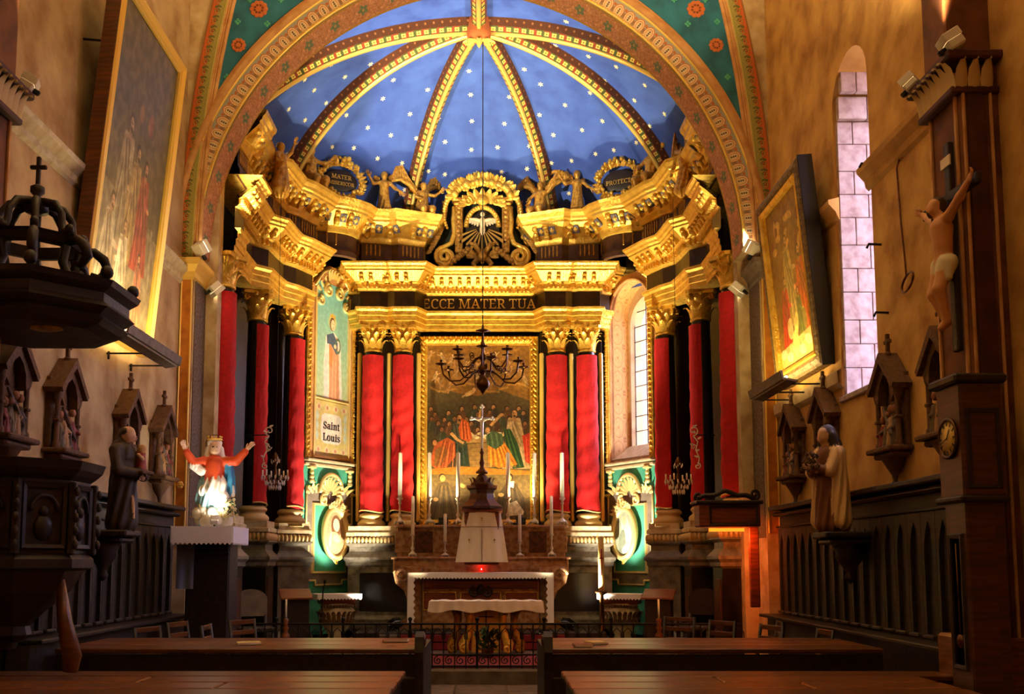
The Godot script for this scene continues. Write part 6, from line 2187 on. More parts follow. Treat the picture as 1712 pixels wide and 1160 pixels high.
	part(t, "gilt_ray", fin(s), M.gold_plain)
	# flowers beside her
	var fl := thing("flower_bunch", "bunch of cream flowers beside the statue with open arms", "flowers", V(-2.84, 1.915, 11.66), 0.0)
	s = nst()
	var leaves := nst()
	for k in 52:
		var a := rng.randf() * TAU
		var h := rng.randf_range(0.05, 0.30)
		var p := Vector3(cos(a) * rng.randf_range(0.0, 0.10), h, sin(a) * 0.08)
		for j in 5:
			var w := TAU * j / 5
			ball(s, p + Vector3(cos(w) * 0.011, sin(w) * 0.011, 0.01), Vector3.ONE * 0.0095, 5, 4)
		if k % 2 == 0:
			leaf(leaves, 0.03, 0.07, 0.02, xf(p * 0.9, a, Vector3.ONE, 0.4), 0.004)
	part(fl, "blossoms", fin(s), M.petal)
	part(fl, "leaves", fin(leaves), M.leafy)
	s = nst()
	lathe(s, [Vector2(0.0, 0.0), Vector2(0.045, 0.0), Vector2(0.06, 0.04), Vector2(0.05, 0.09), Vector2(0.055, 0.1)], 14)
	part(fl, "vase", fin(s), M.white_paint)
	# her altar: a pier with a lace-edged cloth
	var al := thing("statue_pedestal", "dark pedestal under the statue with open arms", "pedestal", V(-3.06, 0, 11.85))
	s = nst()
	box(s, Vector3(0, 0.9, 0), Vector3(0.5, 1.8, 0.4), 0.02)
	part(al, "body", fin(s), M.wood_dark)
	s = nst()
	box(s, Vector3(0, 1.86, 0.1), Vector3(0.66, 0.05, 0.7), 0.012)
	part(al, "top", fin(s), M.wood_dark)
	s = nst()
	box(s, Vector3(0.0, 1.6, 0.21), Vector3(0.5, 0.04, 0.03), 0.01)
	box(s, Vector3(0.0, 0.25, 0.21), Vector3(0.54, 0.06, 0.05), 0.01)
	part(al, "moulding", fin(s), M.wood_wains)
	one("lace_cloth", lace_mesh(0.68, 0.72, 0.20, 0.012), M.lace, "lace-edged white cloth under the statue with open arms", "cloth", xf(V(-3.06, 1.887, 11.75)))
	s = nst()
	grid(s, func(u: float, v: float): return Vector3((u - 0.5) * 0.2, -v * 0.5, 0.012 * sin(u * 9.0) * v), 14, 8)
	one("hanging_cloth", fin(s), M.blue_cloth, "grey-blue cloth hanging down beside the statue pedestal", "cloth", xf(V(-3.30, 1.70, 11.60)))

# table cloth: flat top w x dp with drops whose hem is scalloped; origin at the middle of the top
func lace_mesh(w: float, dp: float, drop: float, th := 0.01, tooth := 0.05) -> ArrayMesh:
	var s := nst()
	box(s, Vector3(0, th / 2, 0), Vector3(w + th * 2, th, dp + th * 2), 0.003)
	for side in 3:
		var l := w if side == 0 else dp
		var poly := PackedVector2Array([Vector2(l / 2, 0), Vector2(-l / 2, 0)])
		var n := int(l / tooth)
		for k in n:
			var x0 := -l / 2 + l * k / n
			var x1 := -l / 2 + l * (k + 1) / n
			poly.append(Vector2(x0, -drop + tooth * 0.5))
			poly.append(Vector2((x0 + x1) / 2, -drop))
		poly.append(Vector2(l / 2, -drop + tooth * 0.5))
		var t := xf(Vector3(0, th * 0.5, dp / 2)) if side == 0 else xf(Vector3((w / 2) * (1.0 if side == 1 else -1.0), th * 0.5, 0), PI / 2 * (1.0 if side == 1 else -1.0))
		prism(s, poly, 0.0, th, t)
	return fin(s)

func build_wall_statues() -> void:
	# monk with a child
	var habit := hexc(60, 44, 32); var skin := hexc(196, 150, 112); var cols := [habit, skin, hexc(44, 30, 22), hexc(196, 150, 90), hexc(150, 62, 44)]
	var b := [bone(0, 0.07, 0, 0.14, 0, 0.45, 0, 0.115, 0, 0.014), bone(0, 0.45, 0, 0.12, 0, 0.72, 0.0, 0.115, 0, 0.004), bone(-0.10, 0.75, 0, 0.06, 0.10, 0.75, 0, 0.06, 0), bone(-0.13, 0.74, 0, 0.06, -0.15, 0.55, 0.06, 0.058, 0), bone(-0.15, 0.55, 0.06, 0.055, 0.0, 0.52, 0.17, 0.05, 0), bone(0.13, 0.74, 0, 0.06, 0.16, 0.56, 0.06, 0.058, 0), bone(0.16, 0.56, 0.06, 0.055, 0.06, 0.50, 0.18, 0.05, 0),
		bone(0, 0.78, -0.05, 0.085, 0, 0.80, -0.02, 0.08, 0), bone(0, 0.80, 0.02, 0.045, 0, 0.84, 0.03, 0.045, 1), bone(0, 0.875, 0.05, 0.06, 0, 0.92, 0.04, 0.062, 1), bone(-0.05, 0.925, 0.03, 0.03, 0.05, 0.925, 0.03, 0.03, 2), bone(0, 0.92, 0.0, 0.058, 0, 0.90, -0.01, 0.05, 2), bone(0, 0.885, 0.108, 0.011, 0, 0.90, 0.10, 0.007, 1),
		bone(0.05, 0.58, 0.16, 0.05, 0.05, 0.70, 0.15, 0.045, 4), bone(0.05, 0.75, 0.16, 0.042, 0.05, 0.77, 0.16, 0.042, 3), bone(0.03, 0.66, 0.18, 0.02, -0.05, 0.70, 0.2, 0.018, 3), bone(-0.02, 0.30, 0.12, 0.012, -0.02, 0.1, 0.15, 0.012, 3)]
	var t := thing("monk_statue", "dark statue of a monk carrying a child on a wall bracket", "statue", V(-3.34, 1.81, 9.66), 1.25)
	part(t, "figure", body(b, 0.0125, 0.02, cols), M.figure)
	var s := nst()
	add_hand(s, xf(Vector3(0.0, 0.50, 0.19), 0, Vector3.ONE, 0.3, -1.4), 0.75)
	add_hand(s, xf(Vector3(0.06, 0.47, 0.2), 0, Vector3.ONE, 0.6, 1.3), 0.75)
	part(t, "hands", fin(s), mat(skin, 0.6))
	s = nst()
	box(s, Vector3(0.04, 0.535, 0.19), Vector3(0.17, 0.035, 0.13), 0.008, xf(Vector3.ZERO, 0, Vector3.ONE, 0.0))
	part(t, "book", fin(s), M.clay)
	bracket("dark carved wall bracket under the monk statue", V(-3.62, 1.80, 9.66), 1.0)
	# veiled saint with flowers
	cols = [hexc(52, 36, 28), hexc(206, 160, 118), hexc(214, 176, 118), hexc(116, 68, 38), hexc(186, 120, 90)]
	b = [bone(0, 0.07, 0, 0.125, 0, 0.45, 0, 0.10, 3, 0.012), bone(0, 0.45, 0, 0.105, 0, 0.70, 0, 0.105, 3), bone(-0.10, 0.72, -0.02, 0.075, -0.14, 0.10, -0.02, 0.085, 2, 0.010), bone(0.10, 0.72, -0.02, 0.075, 0.14, 0.10, -0.02, 0.085, 2, 0.010), bone(0, 0.74, -0.06, 0.10, 0, 0.08, -0.09, 0.12, 2, 0.010), bone(-0.12, 0.70, 0.0, 0.06, -0.12, 0.55, 0.09, 0.055, 2), bone(-0.12, 0.55, 0.09, 0.05, 0.0, 0.56, 0.17, 0.04, 3), bone(0.12, 0.70, 0.0, 0.06, 0.12, 0.55, 0.09, 0.055, 2), bone(0.12, 0.55, 0.09, 0.05, 0.02, 0.58, 0.17, 0.04, 3),
		bone(0, 0.78, 0.01, 0.042, 0.0, 0.84, 0.02, 0.042, 1), bone(0, 0.87, 0.04, 0.055, 0, 0.915, 0.035, 0.057, 1), bone(0, 0.93, -0.01, 0.075, 0, 0.84, -0.05, 0.085, 0), bone(-0.075, 0.90, 0.0, 0.032, -0.10, 0.72, -0.02, 0.04, 0), bone(0.075, 0.90, 0.0, 0.032, 0.10, 0.72, -0.02, 0.04, 0), bone(0, 0.80, -0.08, 0.08, 0, 0.55, -0.12, 0.08, 0), bone(0, 0.885, 0.094, 0.010, 0, 0.90, 0.088, 0.007, 1)]
	t = thing("nun_statue", "statue of a veiled nun in a cream cloak holding flowers", "statue", V(3.33, 1.79, 9.52), -1.15)
	part(t, "figure", body(b, 0.0125, 0.02, cols), M.figure)
	s = nst()
	add_hand(s, xf(Vector3(0.0, 0.55, 0.18), 0, Vector3.ONE, 0.3, -1.0), 0.7)
	add_hand(s, xf(Vector3(0.02, 0.57, 0.19), 0, Vector3.ONE, 0.6, 1.0), 0.7)
	part(t, "hands", fin(s), mat(hexc(206, 160, 118), 0.6))
	s = nst()
	rng.seed = 71
	for k in 26:
		var p := Vector3(rng.randf_range(-0.1, 0.12), rng.randf_range(0.56, 0.76), 0.17 + rng.randf() * 0.08)
		for j in 4:
			ball(s, p + Vector3(cos(j * 1.57) * 0.012, sin(j * 1.57) * 0.012, 0.0), Vector3.ONE * 0.013, 5, 4)
	part(t, "flowers", fin(s), M.clay)
	bracket("dark carved wall bracket under the nun statue", V(3.62, 1.78, 9.52), -1.0)

func bracket(label: String, at: Vector3, sg: float) -> void:
	var t := thing("wall_bracket", label, "bracket", at, 0.0, "statue brackets")
	var s := nst()
	box(s, Vector3(0.17 * sg, -0.03, 0), Vector3(0.46, 0.06, 0.42), 0.015)
	box(s, Vector3(0.15 * sg, -0.09, 0), Vector3(0.40, 0.06, 0.36), 0.02)
	part(t, "shelf", fin(s), M.wood_dark)
	s = nst()
	lathe(s, [Vector2(0.0, -0.48), Vector2(0.035, -0.46), Vector2(0.05, -0.42), Vector2(0.03, -0.38), Vector2(0.07, -0.32), Vector2(0.13, -0.24), Vector2(0.12, -0.2), Vector2(0.16, -0.12)], 16, xf(Vector3(0.12 * sg, 0, 0)))
	part(t, "corbel", fin(s), M.wood_dark)

func build_crucifix() -> void:
	var t := thing("wall_crucifix", "painted crucified figure on a tall dark wooden cross hung on the pilaster", "crucifix", V(3.38, 3.58, 6.96), -PI / 2 + 0.02)
	t.scale = Vector3.ONE * 0.86
	var s := nst()
	box(s, Vector3(0, 0.15, -0.03), Vector3(0.09, 1.75, 0.05), 0.008)
	part(t, "upright", fin(s), M.wood_dark)
	s = nst()
	box(s, Vector3(0, 0.56, -0.03), Vector3(0.94, 0.09, 0.05), 0.008)
	part(t, "crossbar", fin(s), M.wood_dark)
	s = nst()
	box(s, Vector3(0, 0.86, 0.0), Vector3(0.16, 0.09, 0.015), 0.004)
	part(t, "title_board", fin(s), M.cream_cloth)
	var skin := hexc(206, 146, 92)
	var cols := [skin, hexc(206, 190, 150), hexc(70, 46, 30), hexc(110, 60, 44)]
	# body, head sunk to one side; local x across the cross, z out of it
	var b := [bone(0, 0.02, 0.05, 0.075, 0.01, 0.16, 0.06, 0.07, 0), bone(0.01, 0.16, 0.06, 0.075, 0.0, 0.30, 0.06, 0.092, 0), bone(-0.10, 0.36, 0.05, 0.045, 0.10, 0.36, 0.05, 0.045, 0),
		bone(-0.12, 0.37, 0.05, 0.042, -0.27, 0.47, 0.03, 0.034, 0), bone(-0.27, 0.47, 0.03, 0.034, -0.41, 0.56, 0.02, 0.022, 0), bone(0.12, 0.37, 0.05, 0.042, 0.27, 0.47, 0.03, 0.034, 0), bone(0.27, 0.47, 0.03, 0.034, 0.41, 0.56, 0.02, 0.022, 0),
		bone(-0.05, -0.02, 0.05, 0.07, -0.06, -0.24, 0.12, 0.05, 0), bone(0.05, -0.02, 0.05, 0.07, 0.05, -0.22, 0.13, 0.05, 0), bone(-0.06, -0.24, 0.12, 0.048, -0.02, -0.48, 0.04, 0.03, 0), bone(0.05, -0.22, 0.13, 0.048, 0.02, -0.47, 0.06, 0.03, 0), bone(-0.02, -0.48, 0.04, 0.03, -0.01, -0.54, 0.09, 0.024, 0), bone(0.02, -0.47, 0.06, 0.03, 0.01, -0.53, 0.11, 0.024, 0),
		bone(-0.07, 0.0, 0.05, 0.072, 0.07, -0.01, 0.05, 0.074, 1, 0.006), bone(0.08, -0.02, 0.07, 0.04, 0.11, -0.14, 0.07, 0.03, 1), bone(-0.05, -0.06, 0.06, 0.07, 0.06, -0.07, 0.07, 0.068, 1, 0.006),
		bone(0, 0.38, 0.06, 0.04, -0.02, 0.43, 0.08, 0.038, 0), bone(-0.035, 0.46, 0.10, 0.055, -0.03, 0.50, 0.09, 0.056, 0), bone(-0.035, 0.52, 0.06, 0.06, -0.03, 0.44, 0.04, 0.05, 2), bone(-0.085, 0.50, 0.07, 0.025, -0.085, 0.40, 0.08, 0.02, 2), bone(-0.04, 0.435, 0.135, 0.02, -0.042, 0.41, 0.13, 0.014, 2), bone(-0.045, 0.475, 0.155, 0.010, -0.04, 0.495, 0.148, 0.006, 0)]
	part(t, "figure", body(b, 0.0105, 0.022, cols), M.figure)
	s = nst()
	for e: float in [-1.0, 1.0]:
		s = nst()
		add_hand(s, xf(Vector3(0.40 * e, 0.555, 0.025), 0, Vector3.ONE, 0.0, -e * 1.05), 0.75)
		part(t, "hand", fin(s), mat(skin, 0.6))

func build_stations() -> void:
	# one aedicule with relief; local z points out of the wall, y 0 at the foot of the pendant
	var s := nst()
	box(s, Vector3(0, 0.66, 0.02), Vector3(0.46, 0.66, 0.04), 0.006)
	var backing := fin(s)
	s = nst()
	prism(s, PackedVector2Array([Vector2(-0.30, 0.88), Vector2(-0.27, 0.84), Vector2(0.0, 1.10), Vector2(0.27, 0.84), Vector2(0.30, 0.88), Vector2(0.0, 1.19)]), 0.0, 0.17)
	prism(s, PackedVector2Array([Vector2(-0.25, 0.84), Vector2(-0.14, 0.74), Vector2(-0.13, 0.86), Vector2(-0.08, 0.95), Vector2(0.0, 1.0), Vector2(0.08, 0.95), Vector2(0.13, 0.86), Vector2(0.14, 0.74), Vector2(0.25, 0.84), Vector2(0.0, 1.12)]), 0.05, 0.13)
	var gable := fin(s)
	s = nst()
	box(s, Vector3(0, 1.27, 0.08), Vector3(0.035, 0.18, 0.035), 0.006)
	box(s, Vector3(0, 1.29, 0.08), Vector3(0.11, 0.035, 0.035), 0.006)
	ball(s, Vector3(0, 1.18, 0.08), Vector3(0.035, 0.025, 0.035), 8, 5)
	var cross := fin(s)
	s = nst()
	lathe(s, [Vector2(0.034, 0.36), Vector2(0.034, 0.40), Vector2(0.022, 0.42), Vector2(0.022, 0.76), Vector2(0.032, 0.79), Vector2(0.04, 0.84)], 10)
	box(s, Vector3(0, 0.60, 0), Vector3(0.06, 0.03, 0.06), 0.008)
	var colonette := fin(s)
	s = nst()
	box(s, Vector3(0, 0.335, 0.10), Vector3(0.54, 0.045, 0.22), 0.012)
	box(s, Vector3(0, 0.29, 0.08), Vector3(0.44, 0.05, 0.16), 0.015)
	var sill := fin(s)
	s = nst()
	lathe(s, [Vector2(0.0, 0.0), Vector2(0.025, 0.015), Vector2(0.03, 0.05), Vector2(0.018, 0.07), Vector2(0.03, 0.12), Vector2(0.09, 0.22), Vector2(0.12, 0.27)], 12, xf(Vector3(0, 0, 0.06)))
	var pendant := fin(s)
	var reliefs := []
	var cols := [hexc(150, 96, 66), hexc(122, 44, 34), hexc(96, 78, 52), hexc(160, 120, 76), hexc(78, 58, 44)]
	for v in 2:
		var b := []
		rng.seed = 90 + v
		for k in 4:
			var x := -0.13 + k * 0.088
			var h := rng.randf_range(0.22, 0.34)
			var c := 1 + (k + v) % 4
			b.append(bone(x, 0.38, 0.09, 0.05, x + rng.randf_range(-0.02, 0.02), 0.36 + h * 0.75, 0.08, 0.035, c, 0.006))
			b.append(bone(x, 0.36 + h * 0.7, 0.08, 0.02, x + rng.randf_range(-0.08, 0.08), 0.36 + h * 0.5, 0.13, 0.016, c))
			b.append(bone(x, 0.37 + h, 0.09, 0.03, x, 0.385 + h, 0.09, 0.03, 0))
		b.append(bone(-0.10, 0.72, 0.10, 0.016, 0.12, 0.46, 0.13, 0.016, 4))
		reliefs.append(body(b, 0.0115, 0.012, cols))
	var ls := [["station relief in a gabled frame closest to the pulpit", -1.0, 7.95], ["station relief in a gabled frame just beyond the pulpit, under the painting lamp", -1.0, 8.98], ["station relief in a gabled frame behind the monk statue", -1.0, 10.6], ["gabled station relief between the monk and the statue with open arms", -1.0, 11.72],
		["gabled station relief nearest the chancel arch, under the lit painting", 1.0, 11.62], ["station relief in a gabled frame behind the nun statue", 1.0, 10.5], ["station relief in a gabled frame between the nun statue and the clock", 1.0, 8.76], ["station relief in a gabled frame half hidden by the clock", 1.0, 7.72]]
	for i in ls.size():
		var q: Array = ls[i]
		var t := thing("station_relief", q[0], "relief", V((NAVE - 0.005) * q[1], 2.13, q[2]), -PI / 2 * q[1], "stations along the walls")
		part(t, "backing", backing, M.clay)
		part(t, "gable", gable, M.clay)
		part(t, "cross_finial", cross, M.clay)
		for e: float in [-1.0, 1.0]:
			part(t, "colonette", colonette, M.clay, xf(Vector3(0.215 * e, 0, 0.10)))
		part(t, "sill", sill, M.clay)
		part(t, "pendant", pendant, M.clay)
		part(t, "relief_figures", reliefs[i % 2], M.figure)

# ---------------------------------------------------------------- altars and their furnishings
func build_high_altar() -> void:
	var a := thing("high_altar", "brown marble high altar with panelled steps under the altar painting", "altar", V(0.02, 0.42, 16.7))
	var s := nst()
	box(s, Vector3(0, 0.40, -0.1), Vector3(1.9, 0.80, 0.5), 0.02)
	part(a, "body", fin(s), M.altar_marble)
	s = nst()
	box(s, Vector3(0, 0.86, 0.0), Vector3(2.26, 0.08, 0.72), 0.015)
	part(a, "mensa", fin(s), M.altar_marble)
	for q in [[-0.66, 0.5], [0.0, 0.62], [0.66, 0.5]]:
		s = nst()
		box(s, Vector3(q[0], 0.46, 0.16), Vector3(q[1], 0.26, 0.03), 0.012)
		part(a, "front_panel", fin(s), M.wood_red)
		s = nst()
		frame_bars(s, q[1], 0.26, [Vector2(0.0, 0.0), Vector2(0.0, 0.03), Vector2(0.02, 0.03), Vector2(0.03, 0.0)], xf(Vector3(q[0], 0.46, 0.155)))
		part(a, "panel_moulding", fin(s), M.gold_dull)
	s = nst()
	box(s, Vector3(0, 0.72, 0.155), Vector3(1.84, 0.14, 0.04), 0.012)
	part(a, "top_rail", fin(s), M.wood_red)
	s = nst()
	for e: float in [-1.0, 1.0]:
		tube(s, spiral(Vector3(0.10 * e, 0.60, 0.18), 0.09, 1.4, PI / 2, -e), 0.022, 6)
	ball(s, Vector3(0, 0.64, 0.18), Vector3(0.06, 0.09, 0.03), 10, 6)
	part(a, "carved_crest", fin(s), M.wood_dark)
	# side scrolls
	for e: float in [-1.0, 1.0]:
		s = nst()
		prism(s, PackedVector2Array([Vector2(0.96, 0.0), Vector2(1.36, 0.0), Vector2(1.34, 0.10), Vector2(1.20, 0.18), Vector2(1.16, 0.40), Vector2(1.24, 0.62), Vector2(1.38, 0.74), Vector2(1.42, 0.92), Vector2(1.30, 1.02), Vector2(1.16, 1.0), Vector2(0.96, 1.0)]), -0.3, 0.12, Transform3D(Basis.from_scale(Vector3(e, 1, 1)), Vector3.ZERO), true)
		tube(s, spiral(Vector3(1.28 * e, 0.88, 0.12), 0.12, 1.6, 0, e), 0.03, 6)
		part(a, "side_scroll", fin(s), M.altar_marble)
	# two steps for candles behind the mensa
	for q in [[1.02, 0.24, 1.46, -0.42, 0.3], [1.36, 0.62, 1.42, -0.66, 0.3]]:
		s = nst()
		box(s, Vector3(0, q[0], q[3]), Vector3(q[2] * 2, q[1], q[4]), 0.015)
		part(a, "gradine", fin(s), M.altar_marble)
	s = nst()
	box(s, Vector3(0, 1.68, -0.64), Vector3(2.94, 0.05, 0.38), 0.012)
	box(s, Vector3(0, 1.15, -0.40), Vector3(2.98, 0.04, 0.36), 0.012)
	part(a, "gradine_edge", fin(s), M.altar_marble)
	for e: float in [-1.0, 1.0]:
		for k in 3:
			s = nst()
			box(s, Vector3((0.62 + k * 0.34) * e, 1.42, -0.505), Vector3(0.3, 0.36, 0.02), 0.006)
			part(a, "gradine_panel", fin(s), M.marble_red if k == 1 else M.altar_marble)
			s = nst()
			box(s, Vector3((0.62 + k * 0.34) * e, 1.03, -0.265), Vector3(0.3, 0.15, 0.02), 0.006)
			part(a, "gradine_panel", fin(s), M.altar_marble)
	# cloth with pointed lace hem and long ends
	var cl := thing("altar_cloth", "white altar cloth with pointed lace hem and long hanging ends", "cloth", V(0.02, 1.325, 16.7))
	part(cl, "top_and_hem", lace_mesh(2.30, 0.76, 0.10, 0.01, 0.055), M.lace)
	for e: float in [-1.0, 1.0]:
		s = nst()
		var poly := PackedVector2Array()
		for k in 17:
			poly.append(Vector2(-0.05 + (0.02 if k % 2 else -0.012), -0.80 + k * 0.05))
		poly.append(Vector2(0.055, 0.0))
		poly.append(Vector2(0.055, -0.80))
		prism(s, poly, 0.0, 0.008, Transform3D(Basis.from_scale(Vector3(e, 1, 1)) , Vector3(1.10 * e, 0, 0.385)))
		part(cl, "hanging_end", fin(s), M.lace)
		s = nst()
		box(s, Vector3(1.162 * e, -0.40, 0), Vector3(0.01, 0.8, 0.74))
		part(cl, "end_drop", fin(s), M.lace)
	# tabernacle
	var tb := thing("tabernacle", "carved brown tabernacle top rising above the white veil", "tabernacle", V(0.04, 1.46, 16.45))
	s = nst()
	box(s, Vector3(0, 0.42, 0), Vector3(0.56, 0.84, 0.42), 0.02)
	box(s, Vector3(0, 0.86, 0), Vector3(0.66, 0.06, 0.5), 0.015)
	part(tb, "body", fin(s), M.wood_red)
	s = nst()
	lathe(s, [Vector2(0.34, 0.89), Vector2(0.36, 0.93), Vector2(0.30, 0.97), Vector2(0.22, 1.04), Vector2(0.20, 1.14), Vector2(0.22, 1.2), Vector2(0.26, 1.22), Vector2(0.27, 1.27), Vector2(0.0, 1.28)], 8, xf(Vector3.ZERO, PI / 8), false)
	part(tb, "domed_top", fin(s), M.marble_red)
	s = nst()
	lathe(s, [Vector2(0.17, 1.27), Vector2(0.19, 1.3), Vector2(0.12, 1.36), Vector2(0.08, 1.43), Vector2(0.05, 1.46), Vector2(0.0, 1.47)], 12)
	for k in 8:
		leaf(s, 0.08, 0.12, 0.05, xf(Vector3(sin(k * TAU / 8), 0, cos(k * TAU / 8)) * 0.16 + Vector3(0, 1.28, 0), k * TAU / 8), 0.01)
	part(tb, "leaf_cresting", fin(s), M.clay)
	# white veil
	s = nst()
	grid(s, func(u: float, v: float):
		var w := lerpf(0.30, 0.42, v)
		var x := (u - 0.5) * 2.0
		return Vector3(x * w, 0.84 - v * 0.80, 0.24 + 0.05 * v + 0.018 * sin(u * 26.0) * v - 0.10 * pow(absf(x), 3.0)), 60, 12)
	grid(s, func(u: float, v: float):
		var x := (u - 0.5) * 2.0
		return Vector3(x * 0.30, 0.86 - 0.02 * v, lerpf(-0.1, 0.235 - 0.10 * pow(absf(x), 3.0), v)), 20, 2)
	var veil := thing("tabernacle_veil", "white pleated veil parted down the middle over the tabernacle", "cloth", V(0.04, 1.46, 16.45))
	part(veil, "drape", fin(s), M.cream_cloth)
	s = nst()
	box(s, Vector3(0, 0.30, 0.287), Vector3(0.008, 0.52, 0.02), 0.0)
	tube(s, [Vector3(-0.33, 0.60, 0.19), Vector3(-0.15, 0.6, 0.29), Vector3(0.15, 0.6, 0.29), Vector3(0.33, 0.60, 0.19)], 0.006, 5)
	part(veil, "seam", fin(s), M.wood_red)
	s = nst()
	for p in [Vector3(-0.2, 0.38, 0.30), Vector3(0.2, 0.38, 0.30), Vector3(0, 0.72, 0.28)]:
		box(s, p, Vector3(0.012, 0.07, 0.01), 0.0)
		box(s, p + Vector3(0, 0.012, 0), Vector3(0.04, 0.012, 0.01), 0.0)
	part(veil, "embroidered_cross", fin(s), M.gold_dull)
	# altar cross
	var cr := thing("altar_cross", "tall silver crucifix standing on the tabernacle", "crucifix", V(0.04, 2.93, 16.45))
	s = nst()
	lathe(s, [Vector2(0.0, 0.0), Vector2(0.10, 0.0), Vector2(0.10, 0.03), Vector2(0.05, 0.07), Vector2(0.03, 0.12), Vector2(0.045, 0.17), Vector2(0.03, 0.22), Vector2(0.02, 0.3), Vector2(0.04, 0.34), Vector2(0.02, 0.38), Vector2(0.016, 0.42)], 12)
	part(cr, "foot", fin(s), M.bronze)
	s = nst()
	box(s, Vector3(0, 0.74, 0), Vector3(0.035, 0.68, 0.025), 0.006)
	box(s, Vector3(0, 0.90, 0), Vector3(0.32, 0.035, 0.025), 0.006)
	for p in [Vector3(-0.17, 0.90, 0), Vector3(0.17, 0.90, 0), Vector3(0, 1.10, 0)]:
		for k in 3:
			ball(s, p + Vector3(cos(k * 2.1 + 1.57), sin(k * 2.1 + 1.57), 0) * 0.02, Vector3.ONE * 0.02, 6, 4)
	part(cr, "cross", fin(s), M.silver)
	var cb := [bone(0, 0.70, 0.03, 0.025, 0, 0.83, 0.03, 0.032), bone(-0.03, 0.86, 0.025, 0.014, -0.13, 0.905, 0.02, 0.009), bone(0.03, 0.86, 0.025, 0.014, 0.13, 0.905, 0.02, 0.009), bone(0, 0.70, 0.03, 0.024, 0.005, 0.60, 0.04, 0.018), bone(0.005, 0.60, 0.04, 0.018, 0, 0.48, 0.025, 0.012), bone(-0.01, 0.90, 0.04, 0.022, -0.01, 0.915, 0.04, 0.022)]
	part(cr, "figure", body(cb, 0.008, 0.012, [Color.WHITE]), M.silver)
	# sanctuary light
	var sl := thing("altar_light", "small red glowing votive light before the white veil", "votive light", V(0.03, 1.335, 16.98))
	s = nst()
	lathe(s, [Vector2(0.0, 0.0), Vector2(0.025, 0.0), Vector2(0.03, 0.03), Vector2(0.028, 0.09), Vector2(0.024, 0.09)], 14)
	part(sl, "red_glass", fin(s), glow(Color(1.0, 0.05, 0.03), 2.0))
	s = nst()
	ball(s, Vector3(0, 0.05, 0.031), Vector3(0.008, 0.014, 0.006), 8, 5)
	part(sl, "flame", fin(s), glow(Color(1.0, 0.85, 0.7), 6.0))
	omni(sl, V(0.03, 1.44, 16.9), Color(1.0, 0.12, 0.05), 0.02, 0.02)
	build_candles()

func build_candles() -> void:
	# silver candlestick, 0.46 m, and candle; scaled for the small ones
	var s := nst()
	lathe(s, [Vector2(0.0, 0.03), Vector2(0.075, 0.035), Vector2(0.06, 0.07), Vector2(0.03, 0.10), Vector2(0.022, 0.13), Vector2(0.04, 0.17), Vector2(0.018, 0.21), Vector2(0.016, 0.34), Vector2(0.032, 0.37), Vector2(0.018, 0.40), Vector2(0.05, 0.44), Vector2(0.052, 0.455), Vector2(0.0, 0.456)], 14)
	var stem := fin(s)
	s = nst()
	for k in 3:
		var a := TAU * k / 3 + 0.5
		tube(s, [Vector3(cos(a) * 0.03, 0.07, sin(a) * 0.03), Vector3(cos(a) * 0.075, 0.05, sin(a) * 0.075), Vector3(cos(a) * 0.09, 0.0, sin(a) * 0.09)], [0.02, 0.018, 0.014], 6)
	var feet := fin(s)
	s = nst()
	lathe(s, [Vector2(0.0, 0.44), Vector2(0.036, 0.44), Vector2(0.034, 1.22), Vector2(0.028, 1.23), Vector2(0.0, 1.235)], 14)
	tube(s, [Vector3(0, 1.23, 0), Vector3(0.002, 1.25, 0)], 0.004, 5)
	var candle := fin(s)
	var big := [[-1.36, 2.11, 16.96 + 0.42], [-0.86, 2.13, 17.3], [-0.37, 2.13, 17.3], [0.48, 2.13, 17.3], [0.93, 2.13, 17.3], [1.40, 2.11, 17.3]]
	var names := ["tall candle at the altar step end on the king panel side", "tall candle before the painting frame edge on the king panel side", "tall candle next to the veil on the king panel side", "tall candle next to the veil on the window side", "tall candle before the painting frame edge on the window side", "tall candle at the altar step end on the window side"]
	for i in 6:
		var q: Array = big[i]
		var t := thing("candlestick", names[i], "candlestick", V(q[0], 2.13, 17.28), 0.4 * i, "tall altar candles")
		part(t, "stem", stem, M.silver)
		part(t, "feet", feet, M.silver)
		part(t, "candle", candle, M.wax)
	var low := [[-0.58, 1.60, 17.08, 0.58, "short candle on the low altar step, king panel side of the veil"], [0.67, 1.60, 17.08, 0.58, "short candle on the low altar step, window side of the veil"], [-1.12, 1.60, 17.06, 0.82, "middle-sized candle on the low altar step towards the king panel"], [1.20, 1.60, 17.06, 0.82, "middle-sized candle on the low altar step towards the stained window"]]
	for q in low:
		var t := thing("small_candlestick", q[4], "candlestick", V(q[0], 1.592, q[2]), 0.0, "small altar candles")
		t.scale = Vector3(0.8, q[3], 0.8)
		part(t, "stem", stem, M.silver)
		part(t, "feet", feet, M.silver)
		part(t, "candle", candle, M.wax)

